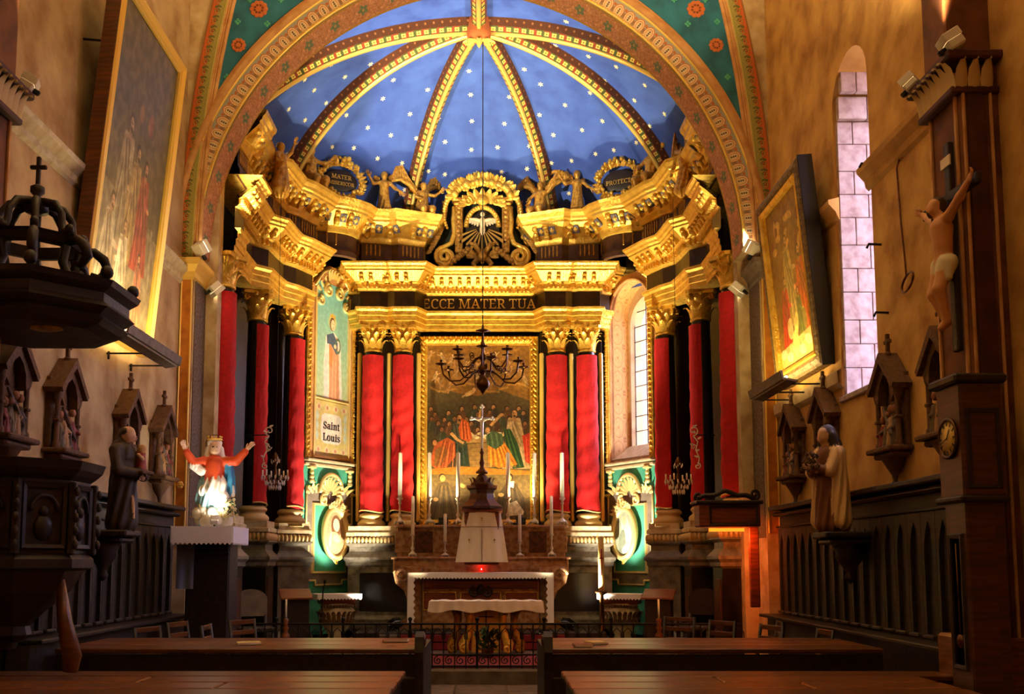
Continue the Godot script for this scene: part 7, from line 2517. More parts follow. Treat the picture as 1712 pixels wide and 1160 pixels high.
func build_front_altar() -> void:
	var a := thing("front_altar", "small gilt-legged altar table with a yellow cross panel", "altar", V(0.11, 0.194, 14.7))
	var s := nst()
	box(s, Vector3(0, 0.71, 0), Vector3(1.36, 0.06, 0.62), 0.015)
	part(a, "table_top", fin(s), M.wood_dark)
	s = nst()
	box(s, Vector3(0, 0.34, 0.1), Vector3(0.42, 0.68, 0.1), 0.015)
	part(a, "yellow_panel", fin(s), M.yellow_panel)
	s = nst()
	box(s, Vector3(0, 0.50, 0.155), Vector3(0.014, 0.24, 0.012), 0.0)
	box(s, Vector3(0, 0.54, 0.155), Vector3(0.22, 0.014, 0.012), 0.0)
	part(a, "panel_cross", fin(s), M.iron)
	for e: float in [-1.0, 1.0]:
		for k in 2:
			s = nst()
			var off := 0.26 + 0.17 * k
			tube(s, [Vector3(off * e, 0.68, 0.12 - 0.1 * k), Vector3((off - 0.03) * e, 0.52, 0.15 - 0.1 * k), Vector3((off - 0.02) * e, 0.34, 0.15 - 0.1 * k), Vector3((off + 0.06) * e, 0.16, 0.19 - 0.1 * k), Vector3((off + 0.04) * e, 0.05, 0.2 - 0.1 * k), Vector3((off - 0.01) * e, 0.03, 0.2 - 0.1 * k)], [0.09, 0.06, 0.055, 0.075, 0.07, 0.03], 10)
			tube(s, spiral(Vector3((off + 0.04) * e, 0.10, 0.25 - 0.1 * k), 0.07, 1.3, PI / 2, -e), 0.02, 6)
			part(a, "scroll_leg", fin(s), M.gold_dull if k else M.gold)
	s = nst()
	box(s, Vector3(0, 0.02, 0.05), Vector3(1.0, 0.04, 0.42), 0.01)
	part(a, "plinth", fin(s), M.wood_dark)
	s = nst()
	grid(s, func(u: float, v: float):
		var x := (u - 0.5) * 1.60
		return Vector3(x, 0.755 - 0.006 * sin(u * 40.0), lerpf(-0.33, 0.33, v)), 30, 2)
	grid(s, func(u: float, v: float):
		var x := (u - 0.5) * lerpf(1.60, 1.64, v)
		return Vector3(x, 0.755 - v * (0.14 + 0.02 * sin(u * 21.0)), 0.33 + 0.012 * sin(u * 60.0) * v), 60, 3)
	for e: float in [-1.0, 1.0]:
		grid(s, func(u: float, v: float): return Vector3((0.80 + 0.02 * v) * e, 0.755 - v * (0.17 + 0.02 * sin(u * 9.0)), lerpf(-0.33, 0.33, u)), 12, 3)
	one("table_cloth", fin(s), M.cream_cloth, "plain white cloth over the small altar table", "cloth", xf(V(0.11, 0.2, 14.7)))
	# plant in front
	var pl := thing("potted_plant", "leafy dark plant standing before the small altar table", "plant", V(0.13, 0.194, 14.2))
	s = nst()
	lathe(s, [Vector2(0.0, 0.0), Vector2(0.07, 0.0), Vector2(0.09, 0.12), Vector2(0.095, 0.13), Vector2(0.0, 0.12)], 14)
	part(pl, "pot", fin(s), M.clay)
	rng.seed = 12
	s = nst()
	for k in 90:
		var w := rng.randf() * TAU
		var h := rng.randf_range(0.1, 0.34)
		leaf(s, 0.045, 0.11, 0.04, xf(Vector3(cos(w) * rng.randf_range(0.0, 0.17), h, sin(w) * rng.randf_range(0.0, 0.12)), w, Vector3.ONE, rng.randf_range(0.2, 1.2)), 0.004)
	stuff(part(pl, "foliage", fin(s), M.leafy))

func build_rail() -> void:
	var r := thing("altar_rail", "low black wrought iron rail with gate across the chancel", "railing", V(0, 0.18, 12.9))
	var s := nst()
	box(s, Vector3(0, 0.55, 0), Vector3(6.6, 0.025, 0.03), 0.004)
	part(r, "top_bar", fin(s), M.iron)
	s = nst()
	box(s, Vector3(0, 0.17, 0), Vector3(6.6, 0.022, 0.022), 0.004)
	part(r, "middle_bar", fin(s), M.iron)
	s = nst()
	box(s, Vector3(0, 0.03, 0), Vector3(6.6, 0.022, 0.022), 0.004)
	part(r, "bottom_bar", fin(s), M.iron)
	s = nst()
	box(s, Vector3(0, 0.28, 0), Vector3(0.016, 0.56, 0.016), 0.003)
	var bar := fin(s)
	s = nst()
	box(s, Vector3(0, 0.29, 0), Vector3(0.032, 0.60, 0.032), 0.005)
	ball(s, Vector3(0, 0.61, 0), Vector3(0.028, 0.028, 0.028), 8, 5)
	var post := fin(s)
	s = nst()
	tube(s, spiral(Vector3(0.0, 0.10, 0), 0.055, 1.4, PI / 2, 1.0, 16), 0.008, 5)
	var scroll := fin(s)
	s = nst()
	tube(s, [Vector3(-0.055, 0.36, 0), Vector3(-0.05, 0.45, 0), Vector3(0, 0.5, 0), Vector3(0.05, 0.45, 0), Vector3(0.055, 0.36, 0)], 0.007, 5)
	var hoop := fin(s)
	for k in 47:
		var x := -3.22 + k * 0.14
		if k % 6 == 5:
			part(r, "post", post, M.iron, xf(Vector3(x, 0, 0)))
		else:
			part(r, "baluster", bar, M.iron, xf(Vector3(x, 0, 0)))
		part(r, "scroll", scroll, M.iron, xf(Vector3(x + 0.07, 0, 0)))
		part(r, "hoop", hoop, M.iron, xf(Vector3(x + 0.07, 0, 0)))
	# red carpets
	s = nst()
	box(s, V(0.0, 0.186, 13.9), Vector3(2.6, 0.012, 1.9), 0.003)
	one("red_carpet", fin(s), M.carpet, "dark red carpet behind the iron rail gate", "carpet")
	s = nst()
	box(s, V(0.02, 0.36, 15.535), Vector3(2.6, 0.10, 0.03), 0.003)
	box(s, V(0.02, 0.37, 15.7), Vector3(2.6, 0.012, 0.3), 0.003)
	box(s, V(0.02, 0.24, 15.535), Vector3(2.6, 0.10, 0.03), 0.003)
	one("stair_carpet", fin(s), M.carpet, "dark red carpet laid over the altar steps", "carpet")

func build_consoles() -> void:
	for sx: float in [-1.0, 1.0]:
		var side := "crowned king panel" if sx < 0 else "stained window"
		var t := thing("console_table", "carved stone console under the %s" % side, "console", V(2.30 * sx, 0.18, 16.55), -0.35 * sx, "niche consoles")
		var s := nst()
		box(s, Vector3(0, 0.78, 0), Vector3(0.66, 0.05, 0.42), 0.012)
		box(s, Vector3(0, 0.70, -0.02), Vector3(0.56, 0.10, 0.34), 0.02)
		part(t, "top", fin(s), M.wood_red)
		s = nst()
		lathe(s, [Vector2(0.14, 0.0), Vector2(0.16, 0.08), Vector2(0.13, 0.16), Vector2(0.20, 0.28), Vector2(0.29, 0.42), Vector2(0.30, 0.54), Vector2(0.25, 0.6), Vector2(0.26, 0.66)], 16, xf(Vector3.ZERO, 0, Vector3(1.0, 1.0, 0.62)))
		part(t, "bulbous_body", fin(s), M.marble_cream)
		s = nst()
		for k in 11:
			var a := PI * k / 10
			leaf(s, 0.10, 0.20, 0.05, xf(Vector3(cos(a) * 0.27, 0.34, sin(a) * 0.17), PI / 2 - a), 0.014)
		for k in 12:
			ball(s, Vector3(-0.27 + k * 0.049, 0.62, 0.17), Vector3(0.026, 0.03, 0.02), 6, 4)
		part(t, "carved_leaves", fin(s), M.clay)
		s = nst()
		var c := one("console_cloth", lace_mesh(0.70, 0.44, 0.09, 0.012, 0.05), M.lace, "white lace cloth on the console under the %s" % side, "cloth", Transform3D(Basis.from_euler(Vector3(0, -0.35 * sx, 0)), V(2.30 * sx, 0.985, 16.55)), "console cloths")

# ---------------------------------------------------------------- hanging lamps
func build_chandelier() -> void:
	var c := thing("chandelier", "dark bronze chandelier with two tiers of curved arms on a long cord", "chandelier", V(0.06, 3.95, 14.8))
	var s := nst()
	lathe(s, [Vector2(0.0, 0.0), Vector2(0.02, 0.03), Vector2(0.04, 0.06), Vector2(0.09, 0.10), Vector2(0.105, 0.16), Vector2(0.09, 0.22), Vector2(0.04, 0.27), Vector2(0.025, 0.30), Vector2(0.06, 0.35), Vector2(0.07, 0.40), Vector2(0.03, 0.46), Vector2(0.025, 0.5), Vector2(0.055, 0.54), Vector2(0.055, 0.58), Vector2(0.025, 0.62), Vector2(0.02, 0.68), Vector2(0.04, 0.74), Vector2(0.02, 0.80), Vector2(0.016, 0.9), Vector2(0.015, 0.94), Vector2(0.11, 0.96), Vector2(0.02, 0.99), Vector2(0.012, 1.05), Vector2(0.0, 1.06)], 20)
	part(c, "turned_stem", fin(s), M.bronze)
	s = nst()
	tube(s, [Vector3(0, 1.05, 0), Vector3(0, 5.5, 0)], 0.008, 6)
	part(c, "cord", fin(s), M.iron)
	for tier in 2:
		var n := 8 if tier == 0 else 6
		var R := 0.62 if tier == 0 else 0.42
		var y := 0.36 if tier == 0 else 0.56
		s = nst()
		tube(s, [Vector3(0.05, y, 0), Vector3(R * 0.3, y - 0.03, 0), Vector3(R * 0.55, y - 0.16, 0), Vector3(R * 0.78, y - 0.17, 0), Vector3(R * 0.95, y - 0.08, 0), Vector3(R, y + 0.06, 0)], 0.013, 6)
		tube(s, spiral(Vector3(R * 0.42, y + 0.02, 0), 0.05, 1.2, -PI / 2, 1.0, 12), 0.008, 5)
		var arm := fin(s)
		s = nst()
		lathe(s, [Vector2(0.0, 0.05), Vector2(0.02, 0.055), Vector2(0.085, 0.075), Vector2(0.085, 0.082), Vector2(0.02, 0.085), Vector2(0.018, 0.13), Vector2(0.024, 0.135), Vector2(0.0, 0.135)], 12, xf(Vector3(R, y, 0)))
		var pan := fin(s)
		for k in n:
			var at := xf(Vector3.ZERO, TAU * k / n + (0.2 if tier == 0 else 0.5))
			var a := part(c, "arm", arm, M.bronze, at)
			part(a, "drip_pan", pan, M.bronze)

func build_crystal_lamps() -> void:
	for sx: float in [-1.0, 1.0]:
		var at := V(-2.93, 2.62, 14.6) if sx < 0 else V(2.88, 2.56, 14.6)
		var t := thing("crystal_lamp", "small crystal chandelier hanging before the dark columns on the %s side" % ["king panel" if sx < 0 else "window"], "chandelier", at, 0.0, "crystal chandeliers")
		var s := nst()
		tube(s, [Vector3(0, 0.46, 0), Vector3(0, 4.3, 0)], 0.004, 5)
		part(t, "wire", fin(s), M.iron)
		s = nst()
		lathe(s, [Vector2(0.0, -0.05), Vector2(0.02, -0.03), Vector2(0.03, 0.02), Vector2(0.012, 0.08), Vector2(0.03, 0.16), Vector2(0.014, 0.24), Vector2(0.05, 0.36), Vector2(0.02, 0.44), Vector2(0.0, 0.46)], 12)
		for k in 6:
			var a := TAU * k / 6
			tube(s, [Vector3(0, 0.06, 0), Vector3(cos(a) * 0.12, 0.03, sin(a) * 0.12), Vector3(cos(a) * 0.18, 0.12, sin(a) * 0.18)], 0.009, 5)
		part(t, "frame", fin(s), M.bronze)
		s = nst()
		rng.seed = 15
		for k in 14:
			var a := TAU * k / 14
			for j in 3:
				var rr := 0.19 - j * 0.055
				lathe(s, [Vector2(0.0, -0.055), Vector2(0.014, -0.02), Vector2(0.009, 0.012), Vector2(0.0, 0.018)], 5, xf(Vector3(cos(a + j) * rr, 0.10 - j * 0.07, sin(a + j) * rr)), false)
			lathe(s, [Vector2(0.0, -0.03), Vector2(0.009, -0.01), Vector2(0.0, 0.012)], 5, xf(Vector3(cos(a) * 0.06, 0.35 - 0.02 * (k % 3), sin(a) * 0.06)), false)
		stuff(part(t, "crystal_drops", fin(s), M.crystal))
		s = nst()
		lathe(s, [Vector2(0.0, 0.11), Vector2(0.012, 0.11), Vector2(0.011, 0.2), Vector2(0.0, 0.205)], 8)
		var stub := fin(s)
		for k in 6:
			var a := TAU * k / 6
			part(t, "candle", stub, M.wax, xf(Vector3(cos(a) * 0.18, 0, sin(a) * 0.18)))
		# scrolled wall bracket near it
		var b := thing("scroll_bracket", "pale wrought scroll bracket against the dark column on the %s side" % ["king panel" if sx < 0 else "window"], "bracket", V(-3.06, 3.05, 14.75) if sx < 0 else V(3.14, 3.05, 14.75), 0.25 * -sx, "scroll brackets")
		s = nst()
		tube(s, spiral(Vector3(0.0, 0.36, 0), 0.075, 1.3, -PI / 2, sx, 18), 0.009, 5)
		tube(s, [Vector3(0, 0.285, 0), Vector3(0.06 * sx, 0.2, 0), Vector3(0.03 * sx, 0.08, 0), Vector3(0.08 * sx, -0.04, 0), Vector3(0.06 * sx, -0.14, 0)], 0.009, 5)
		tube(s, spiral(Vector3(0.05 * sx, -0.16, 0), 0.05, 1.2, PI / 2, -sx, 14), 0.009, 5)
		tube(s, spiral(Vector3(0.0, 0.12, 0), 0.04, 1.2, 0, sx, 14), 0.008, 5)
		for k in 6:
			leaf(s, 0.03, 0.06, 0.02, xf(Vector3(0.03 * sx * (k % 3), 0.42 - k * 0.09, 0.01), 0, Vector3.ONE, 0, (k % 2 - 0.5) * 2.4), 0.005)
		part(b, "scroll", fin(s), M.white_paint)
		s = nst()
		tube(s, [Vector3(0.02 * sx, 0.3, 0), Vector3(0.3 * sx, 0.3, -0.12)], 0.01, 5)
		part(b, "wall_arm", fin(s), M.iron)

# ---------------------------------------------------------------- paintings on the nave walls and their lamps
func build_wall_paintings() -> void:
	# leaning out from the wall at the top
	var lean := deg_to_rad(5.0)
	var hl := 3.36; var wl := 1.72
	var bl := Basis.from_euler(Vector3(0, PI / 2, 0)) * Basis.from_euler(Vector3(lean, 0, 0))
	var cl := V(-NAVE + 0.07, 3.76, 10.12) + bl * Vector3(0, hl / 2, 0)
	var p1 := picture("large_painting", "huge greyish painting in a gilt frame leaning over the pulpit", wl, hl - 0.2, Transform3D(bl, cl), west_painting(), 0.11, M.gold_plain, false)
	var s := nst()
	box(s, Vector3(-wl / 2 - 0.115, 0, -0.03), Vector3(0.02, hl, 0.14), 0.004)
	part(p1, "bare_side", fin(s), M.wood)
	s = nst()
	tube(s, [Vector3(-0.9, 1.0, -0.05), Vector3(-0.9, 1.0, -0.34)], 0.012, 5)
	part(p1, "hanging_hook", fin(s), M.iron)
	var br := Basis.from_euler(Vector3(0, -PI / 2, 0)) * Basis.from_euler(Vector3(lean, 0, 0))
	var hr := 2.26; var wr := 1.46
	var cr := V(NAVE - 0.08, 3.53, 11.18) + br * Vector3(0, hr / 2, 0)
	var p2 := picture("lit_painting", "golden brown painting in a wide mottled frame lit from below", wr - 0.16, hr - 0.36, Transform3D(br, cr), east_painting(), 0.17, M.mottled, false)
	s = nst()
	frame_bars(s, wr - 0.16, hr - 0.36, [Vector2(-0.01, 0.0), Vector2(-0.01, 0.05), Vector2(0.03, 0.07), Vector2(0.045, 0.05)])
	part(p2, "gilt_slip", fin(s), M.gold)
	s = nst()
	box(s, Vector3(wr / 2 + 0.10, 0, -0.03), Vector3(0.02, hr, 0.16), 0.004)
	part(p2, "dark_side", fin(s), M.iron)
	# lamp boxes below them
	painting_lamp("long fluorescent lamp box under the huge greyish painting", V(-NAVE, 3.60, 10.12), 1.0, 1.62, 1.8)
	painting_lamp("long fluorescent lamp box under the golden brown painting", V(NAVE, 3.38, 11.18), -1.0, 1.34, 1.0)

func painting_lamp(label: String, at: Vector3, sg: float, l: float, k: float) -> void:
	var t := thing("picture_lamp", label, "lamp", at, 0.0, "picture lamps")
	var s := nst()
	var poly := PackedVector2Array([Vector2(0.34, 0.0), Vector2(0.50, 0.03), Vector2(0.52, 0.12), Vector2(0.50, 0.125), Vector2(0.485, 0.05), Vector2(0.34, 0.02)])
	prism(s, poly, -l / 2, l / 2, Transform3D(Basis.from_scale(Vector3(sg, 1, 1)), Vector3.ZERO))
	part(t, "reflector", fin(s), M.grey_frame)
	s = nst()
	tube(s, [Vector3(0.44 * sg, 0.06, -l / 2 + 0.06), Vector3(0.44 * sg, 0.06, l / 2 - 0.06)], 0.016, 8)
	part(t, "fluorescent_tube", fin(s), glow(Color(1.0, 0.90, 0.62), 14.0))
	s = nst()
	box(s, Vector3(0.41 * sg, 0.025, 0), Vector3(0.13, 0.008, l - 0.04), 0.0)
	part(t, "inner_plate", fin(s), M.white_paint)
	for e: float in [-1.0, 0.0, 1.0]:
		s = nst()
		tube(s, [Vector3(0.0, 0.0, e * l * 0.4), Vector3(0.36 * sg, 0.0, e * l * 0.4)], 0.01, 6)
		tube(s, [Vector3(0.02 * sg, -0.06, e * l * 0.4), Vector3(0.02 * sg, 0.02, e * l * 0.4)], 0.012, 6)
		part(t, "arm", fin(s), M.iron)
	area(t, at + Vector3(0.40 * sg, 0.09, 0), at + Vector3(0.14 * sg, 1.2, 0), l * 0.95, 0.06, Color(1.0, 0.86, 0.55), PICT * k)

# ---------------------------------------------------------------- floodlights
func flood(label: String, at: Vector3, target: Vector3, col: Color, energy: float, angle: float, glow_k := 8.0, housing: Material = null, size := 1.0) -> void:
	var t := thing("floodlight", label, "floodlight", at)
	var dir := (target - at).normalized()
	var b := Basis.looking_at(dir, Vector3.UP if absf(dir.y) < 0.97 else Vector3.RIGHT)
	t.basis = b
	var s := nst()
	# housing opens towards -z
	var hs := 0.09 * size
	box(s, Vector3(0, 0, 0.05 * size), Vector3(hs * 2, hs * 1.7, 0.09 * size), 0.012)
	for q in [[Vector3(0, hs * 0.85, -0.02), Vector3(hs * 2, 0.012, 0.06)], [Vector3(0, -hs * 0.85, -0.02), Vector3(hs * 2, 0.012, 0.06)], [Vector3(hs, 0, -0.02), Vector3(0.012, hs * 1.7, 0.06)], [Vector3(-hs, 0, -0.02), Vector3(0.012, hs * 1.7, 0.06)]]:
		box(s, q[0], q[1], 0.003)
	part(t, "housing", fin(s), housing if housing else M.white_paint)
	s = nst()
	box(s, Vector3(0, 0, 0.0), Vector3(hs * 1.8, hs * 1.5, 0.008), 0.0)
	part(t, "lamp_glass", fin(s), glow(col, glow_k))
	s = nst()
	box(s, Vector3(0, -hs * 1.2, 0.05 * size), Vector3(hs * 0.5, hs * 0.9, 0.04), 0.008)
	part(t, "foot", fin(s), M.iron)
	spot(t, at + dir * 0.07, target, col, energy, angle, 0.06, 0.6)

func build_lights() -> void:
	var warm := Color(1.0, 0.90, 0.66)
	var white := Color(1.0, 0.93, 0.82)
	var pale := Color(1.0, 0.88, 0.66)
	# on the imposts of the chancel arch, turned into the apse
	flood("white floodlight on the arch impost above the statue with open arms", V(-3.44, 5.42, 12.40), V(0.7, 10.4, 17.4), white, FL_ARCH, 28.0, 10.0, null, 1.0)
	flood("white floodlight hanging inside the arch pier near the statue with open arms", V(-3.40, 5.02, 12.95), V(0.1, 0.9, 15.2), white, FL_FRONT, 19.0, 8.0)
	flood("white floodlight on the arch impost next to the lit golden painting", V(3.44, 5.42, 12.40), V(-0.7, 10.4, 17.4), white, FL_ARCH, 28.0, 10.0, null, 1.0)
	flood("white floodlight hanging inside the arch pier next to the lit golden painting", V(3.38, 5.02, 12.95), V(0.1, 0.9, 15.2), white, FL_FRONT, 19.0, 8.0)
	# low floods behind the small altar table that light the niches and the columns
	flood("low floodlight beside the high altar turned to the king panel", V(-1.34, 0.55, 16.2), V(-2.85, 3.3, 17.0), white, FL_NICHE, 34.0, 4.0, M.iron)
	flood("low floodlight beside the high altar turned to the stained window", V(1.40, 0.55, 16.2), V(2.85, 3.3, 17.0), white, FL_NICHE, 34.0, 4.0, M.iron)
	# uplights behind the candles, and two that throw light up into the vault
	flood("uplight behind the altar candles on the king panel side", V(-0.62, 2.2, 17.38), V(-0.72, 6.2, 17.68), warm, FL_UP, 62.0, 4.0, M.iron)
	flood("uplight behind the altar candles on the window side", V(0.70, 2.2, 17.38), V(0.72, 6.2, 17.68), warm, FL_UP, 62.0, 4.0, M.iron)
	flood("uplight hidden behind the small altar table, king panel side", V(-0.90, 0.42, 15.75), V(-1.45, 7.3, 16.8), warm, FL_VAULT, 25.0, 3.0, M.iron)
	flood("uplight hidden behind the small altar table, window side", V(1.00, 0.42, 15.75), V(1.45, 7.3, 16.8), warm, FL_VAULT, 25.0, 3.0, M.iron)
	# lamp under the statue
	flood("small lamp on the pedestal turned up at the statue with open arms", V(-2.93, 1.965, 11.42), V(-3.06, 2.7, 11.8), white, FL_MARY, 60.0, 8.0, M.white_paint, 0.45)
	# nave floods on the pilaster capitals
	flood("white floodlight on the painted pilaster capital above the crucifix", V(3.38, 5.14, 6.80), V(-1.0, 12.5, 7.4), pale, FL_NAVE, 46.0, 3.0, null, 0.8)
	flood("white floodlight standing on the far end of the painted pilaster capital", V(3.35, 5.13, 7.41), V(0.0, 12.0, 10.5), pale, FL_NAVE * 0.5, 46.0, 3.0, null, 0.7)
	flood("white floodlight on the leaf capital beside the huge greyish painting", V(-3.36, 5.13, 7.41), V(0.5, 12.5, 8.6), pale, FL_NAVE * 0.8, 46.0, 3.0, null, 0.7)
	# hanging nave lamp behind the viewer: a lit globe
	for q in [[0.9, 6.2, 2.2, "opal globe lamp hanging over the middle of the nave"], [-0.9, 6.2, -1.2, "opal globe lamp hanging near the church entrance"]]:
		var t := thing("globe_lamp", q[3], "lamp", V(q[0], q[1], q[2]), 0.0, "nave globe lamps")
		var s := nst()
		ball(s, Vector3.ZERO, Vector3.ONE * 0.2, 20, 12)
		part(t, "globe", fin(s), glow(Color(1.0, 0.85, 0.60), 5.0))
		s = nst()
		tube(s, [Vector3(0, 0.19, 0), Vector3(0, 12.5 - q[1], 0)], 0.012, 6)
		part(t, "chain", fin(s), M.iron)
		omni(t, V(q[0], q[1], q[2]), Color(1.0, 0.84, 0.58), GLOBE, 0.2)

const PICT := 2.5
const FL_ARCH := 46.0
const FL_FRONT := 2.2
const FL_VAULT := 55.0
const FL_NICHE := 25.0
const FL_UP := 4.5
const FL_MARY := 0.7
const FL_NAVE := 75.0
const GLOBE := 0.5

# ---------------------------------------------------------------- pulpit, clock, seats
func octagon(r: float, y: float, rot := PI / 8) -> Array:
	var out := []
	for k in 8:
		out.append(Vector3(cos(TAU * k / 8 + rot) * r, y, sin(TAU * k / 8 + rot) * r))
	return out

func build_pulpit() -> void:
	var t := thing("pulpit", "dark carved wooden pulpit with panelled sides against the wall", "pulpit", V(-3.16, 0, 7.15))
	var s := nst()
	lathe(s, [Vector2(0.44, 1.44), Vector2(0.50, 1.46), Vector2(0.50, 1.52), Vector2(0.46, 1.56), Vector2(0.46, 2.06), Vector2(0.50, 2.09), Vector2(0.54, 2.13), Vector2(0.56, 2.19), Vector2(0.40, 2.20)], 8, xf(Vector3.ZERO, PI / 8), false)
	part(t, "body", fin(s), M.wood_dark)
	s = nst()
	lathe(s, [Vector2(0.06, 0.95), Vector2(0.12, 1.0), Vector2(0.10, 1.06), Vector2(0.20, 1.16), Vector2(0.36, 1.30), Vector2(0.44, 1.44)], 8, xf(Vector3.ZERO, PI / 8), false)
	part(t, "bowl", fin(s), M.wood_dark)
	s = nst()
	tube(s, [Vector3(-0.5, 0.80, 0), Vector3(-0.3, 0.95, 0), Vector3(0, 0.98, 0)], [0.10, 0.09, 0.08], 10)
	part(t, "wall_corbel", fin(s), M.wood_dark)
	s = nst()
	tube(s, [Vector3(0.34, 1.42, 0.1), Vector3(0.40, 1.1, 0.12), Vector3(0.47, 0.86, 0.14), Vector3(0.46, 0.76, 0.14)], [0.03, 0.05, 0.065, 0.05], 6)
	part(t, "brace", fin(s), M.wood)
	for k in 8:
		var a := TAU * k / 8
		var at := xf(Vector3(cos(a), 0, sin(a)) * 0.425, PI / 2 - a)
		s = nst()
		frame_bars(s, 0.24, 0.38, [Vector2(0, 0.0), Vector2(0, 0.02), Vector2(0.025, 0.03), Vector2(0.04, 0.0)], xf(Vector3(0, 1.81, 0)))
		var p := part(t, "side_panel", fin(s), M.wood_dark, at)
		s = nst()
		var arc := []
		for j in 13:
			var w := PI * j / 12
			arc.append(Vector3(cos(w) * 0.09, 1.84 + sin(w) * 0.11, 0.015))
		tube(s, arc, 0.014, 5)
		part(p, "panel_arch", fin(s), M.wood_dark)
		s = nst()
		ball(s, Vector3(0, 1.84, 0.0), Vector3(0.035, 0.04, 0.03), 8, 5)
		ball(s, Vector3(0, 1.73, 0.0), Vector3(0.07, 0.09, 0.03), 8, 5)
		part(p, "carved_bust", fin(s), M.wood_dark)
		var b := a + TAU / 16
		s = nst()
		box(s, Vector3(cos(b) * 0.485, 1.80, sin(b) * 0.485), Vector3(0.05, 0.5, 0.05), 0.01)
		for j in 5:
			ball(s, Vector3(cos(b) * 0.52, 1.62 + j * 0.09, sin(b) * 0.52), Vector3(0.022, 0.035, 0.022), 6, 4)
		part(t, "corner_post", fin(s), M.wood_wains)
	# sounding board above
	var c := thing("pulpit_canopy", "dark octagonal canopy with scrolled crown and small cross above the pulpit", "canopy", V(-3.14, 0, 7.15))
	s = nst()
	lathe(s, [Vector2(0.0, 3.14), Vector2(0.50, 3.12), Vector2(0.62, 3.14), Vector2(0.66, 3.18), Vector2(0.63, 3.21), Vector2(0.70, 3.26), Vector2(0.66, 3.30), Vector2(0.66, 3.36), Vector2(0.72, 3.40), Vector2(0.74, 3.44), Vector2(0.60, 3.47), Vector2(0.40, 3.50), Vector2(0.0, 3.50)], 8, xf(Vector3.ZERO, PI / 8), false)
	part(c, "board", fin(s), M.wood_dark)
	s = nst()
	ball(s, Vector3(0.2, 3.12, 0.2), Vector3(0.12, 0.02, 0.09), 10, 5)
	part(c, "underside_boss", fin(s), M.gold_dull)
	s = nst()
	lathe(s, [Vector2(0.24, 3.74), Vector2(0.32, 3.75), Vector2(0.34, 3.79), Vector2(0.36, 3.81), Vector2(0.24, 3.83), Vector2(0.24, 3.74)], 8, xf(Vector3.ZERO, PI / 8), false)
	part(c, "crown_ring", fin(s), M.wood_dark)
	for k in 8:
		var a := TAU * k / 8 + PI / 8
		var tr := xf(Vector3.ZERO, -a)
		s = nst()
		var pts := [Vector3(0.30, 3.76, 0), Vector3(0.40, 3.77, 0), Vector3(0.47, 3.72, 0), Vector3(0.50, 3.64, 0), Vector3(0.44, 3.58, 0), Vector3(0.38, 3.60, 0)]
		tube(s, pts, [0.03, 0.035, 0.038, 0.036, 0.03, 0.02], 8, tr)
		part(c, "lower_scroll", fin(s), M.wood_dark)
		s = nst()
		tube(s, [Vector3(0.30, 3.74, 0), Vector3(0.27, 3.62, 0), Vector3(0.32, 3.52, 0), Vector3(0.44, 3.50, 0)], [0.03, 0.032, 0.034, 0.04], 8, tr)
		part(c, "lower_scroll", fin(s), M.wood_dark)
		s = nst()
		ball(s, Vector3(0.68, 3.50, 0), Vector3(0.045, 0.05, 0.045), 8, 6, tr)
		part(c, "ball_finial", fin(s), M.wood_dark)
		s = nst()
		tube(s, [Vector3(0.34, 3.86, 0), Vector3(0.27, 3.84, 0), Vector3(0.25, 3.90, 0), Vector3(0.24, 3.98, 0), Vector3(0.18, 4.06, 0), Vector3(0.06, 4.09, 0)], [0.028, 0.03, 0.026, 0.026, 0.03, 0.034], 8, tr)
		ball(s, Vector3(0.32, 3.86, 0), Vector3(0.035, 0.035, 0.03), 8, 5, tr)
		part(c, "upper_scroll", fin(s), M.wood_dark)
	s = nst()
	lathe(s, [Vector2(0.0, 4.0), Vector2(0.08, 4.02), Vector2(0.09, 4.08), Vector2(0.05, 4.12), Vector2(0.02, 4.14), Vector2(0.05, 4.17), Vector2(0.05, 4.21), Vector2(0.0, 4.24)], 12)
	box(s, Vector3(0, 4.33, 0), Vector3(0.03, 0.22, 0.03), 0.006)
	box(s, Vector3(0, 4.36, 0), Vector3(0.12, 0.03, 0.03), 0.006)
	part(c, "cross_finial", fin(s), M.wood_dark)
	s = nst()
	tube(s, [Vector3(0.0, 3.7, 0.1), Vector3(0.12, 3.5, 0.15)], 0.012, 5)
	tube(s, [Vector3(-0.58, 3.3, 0), Vector3(-0.56, 3.9, 0)], 0.02, 6)
	part(c, "stay_rod", fin(s), M.iron)

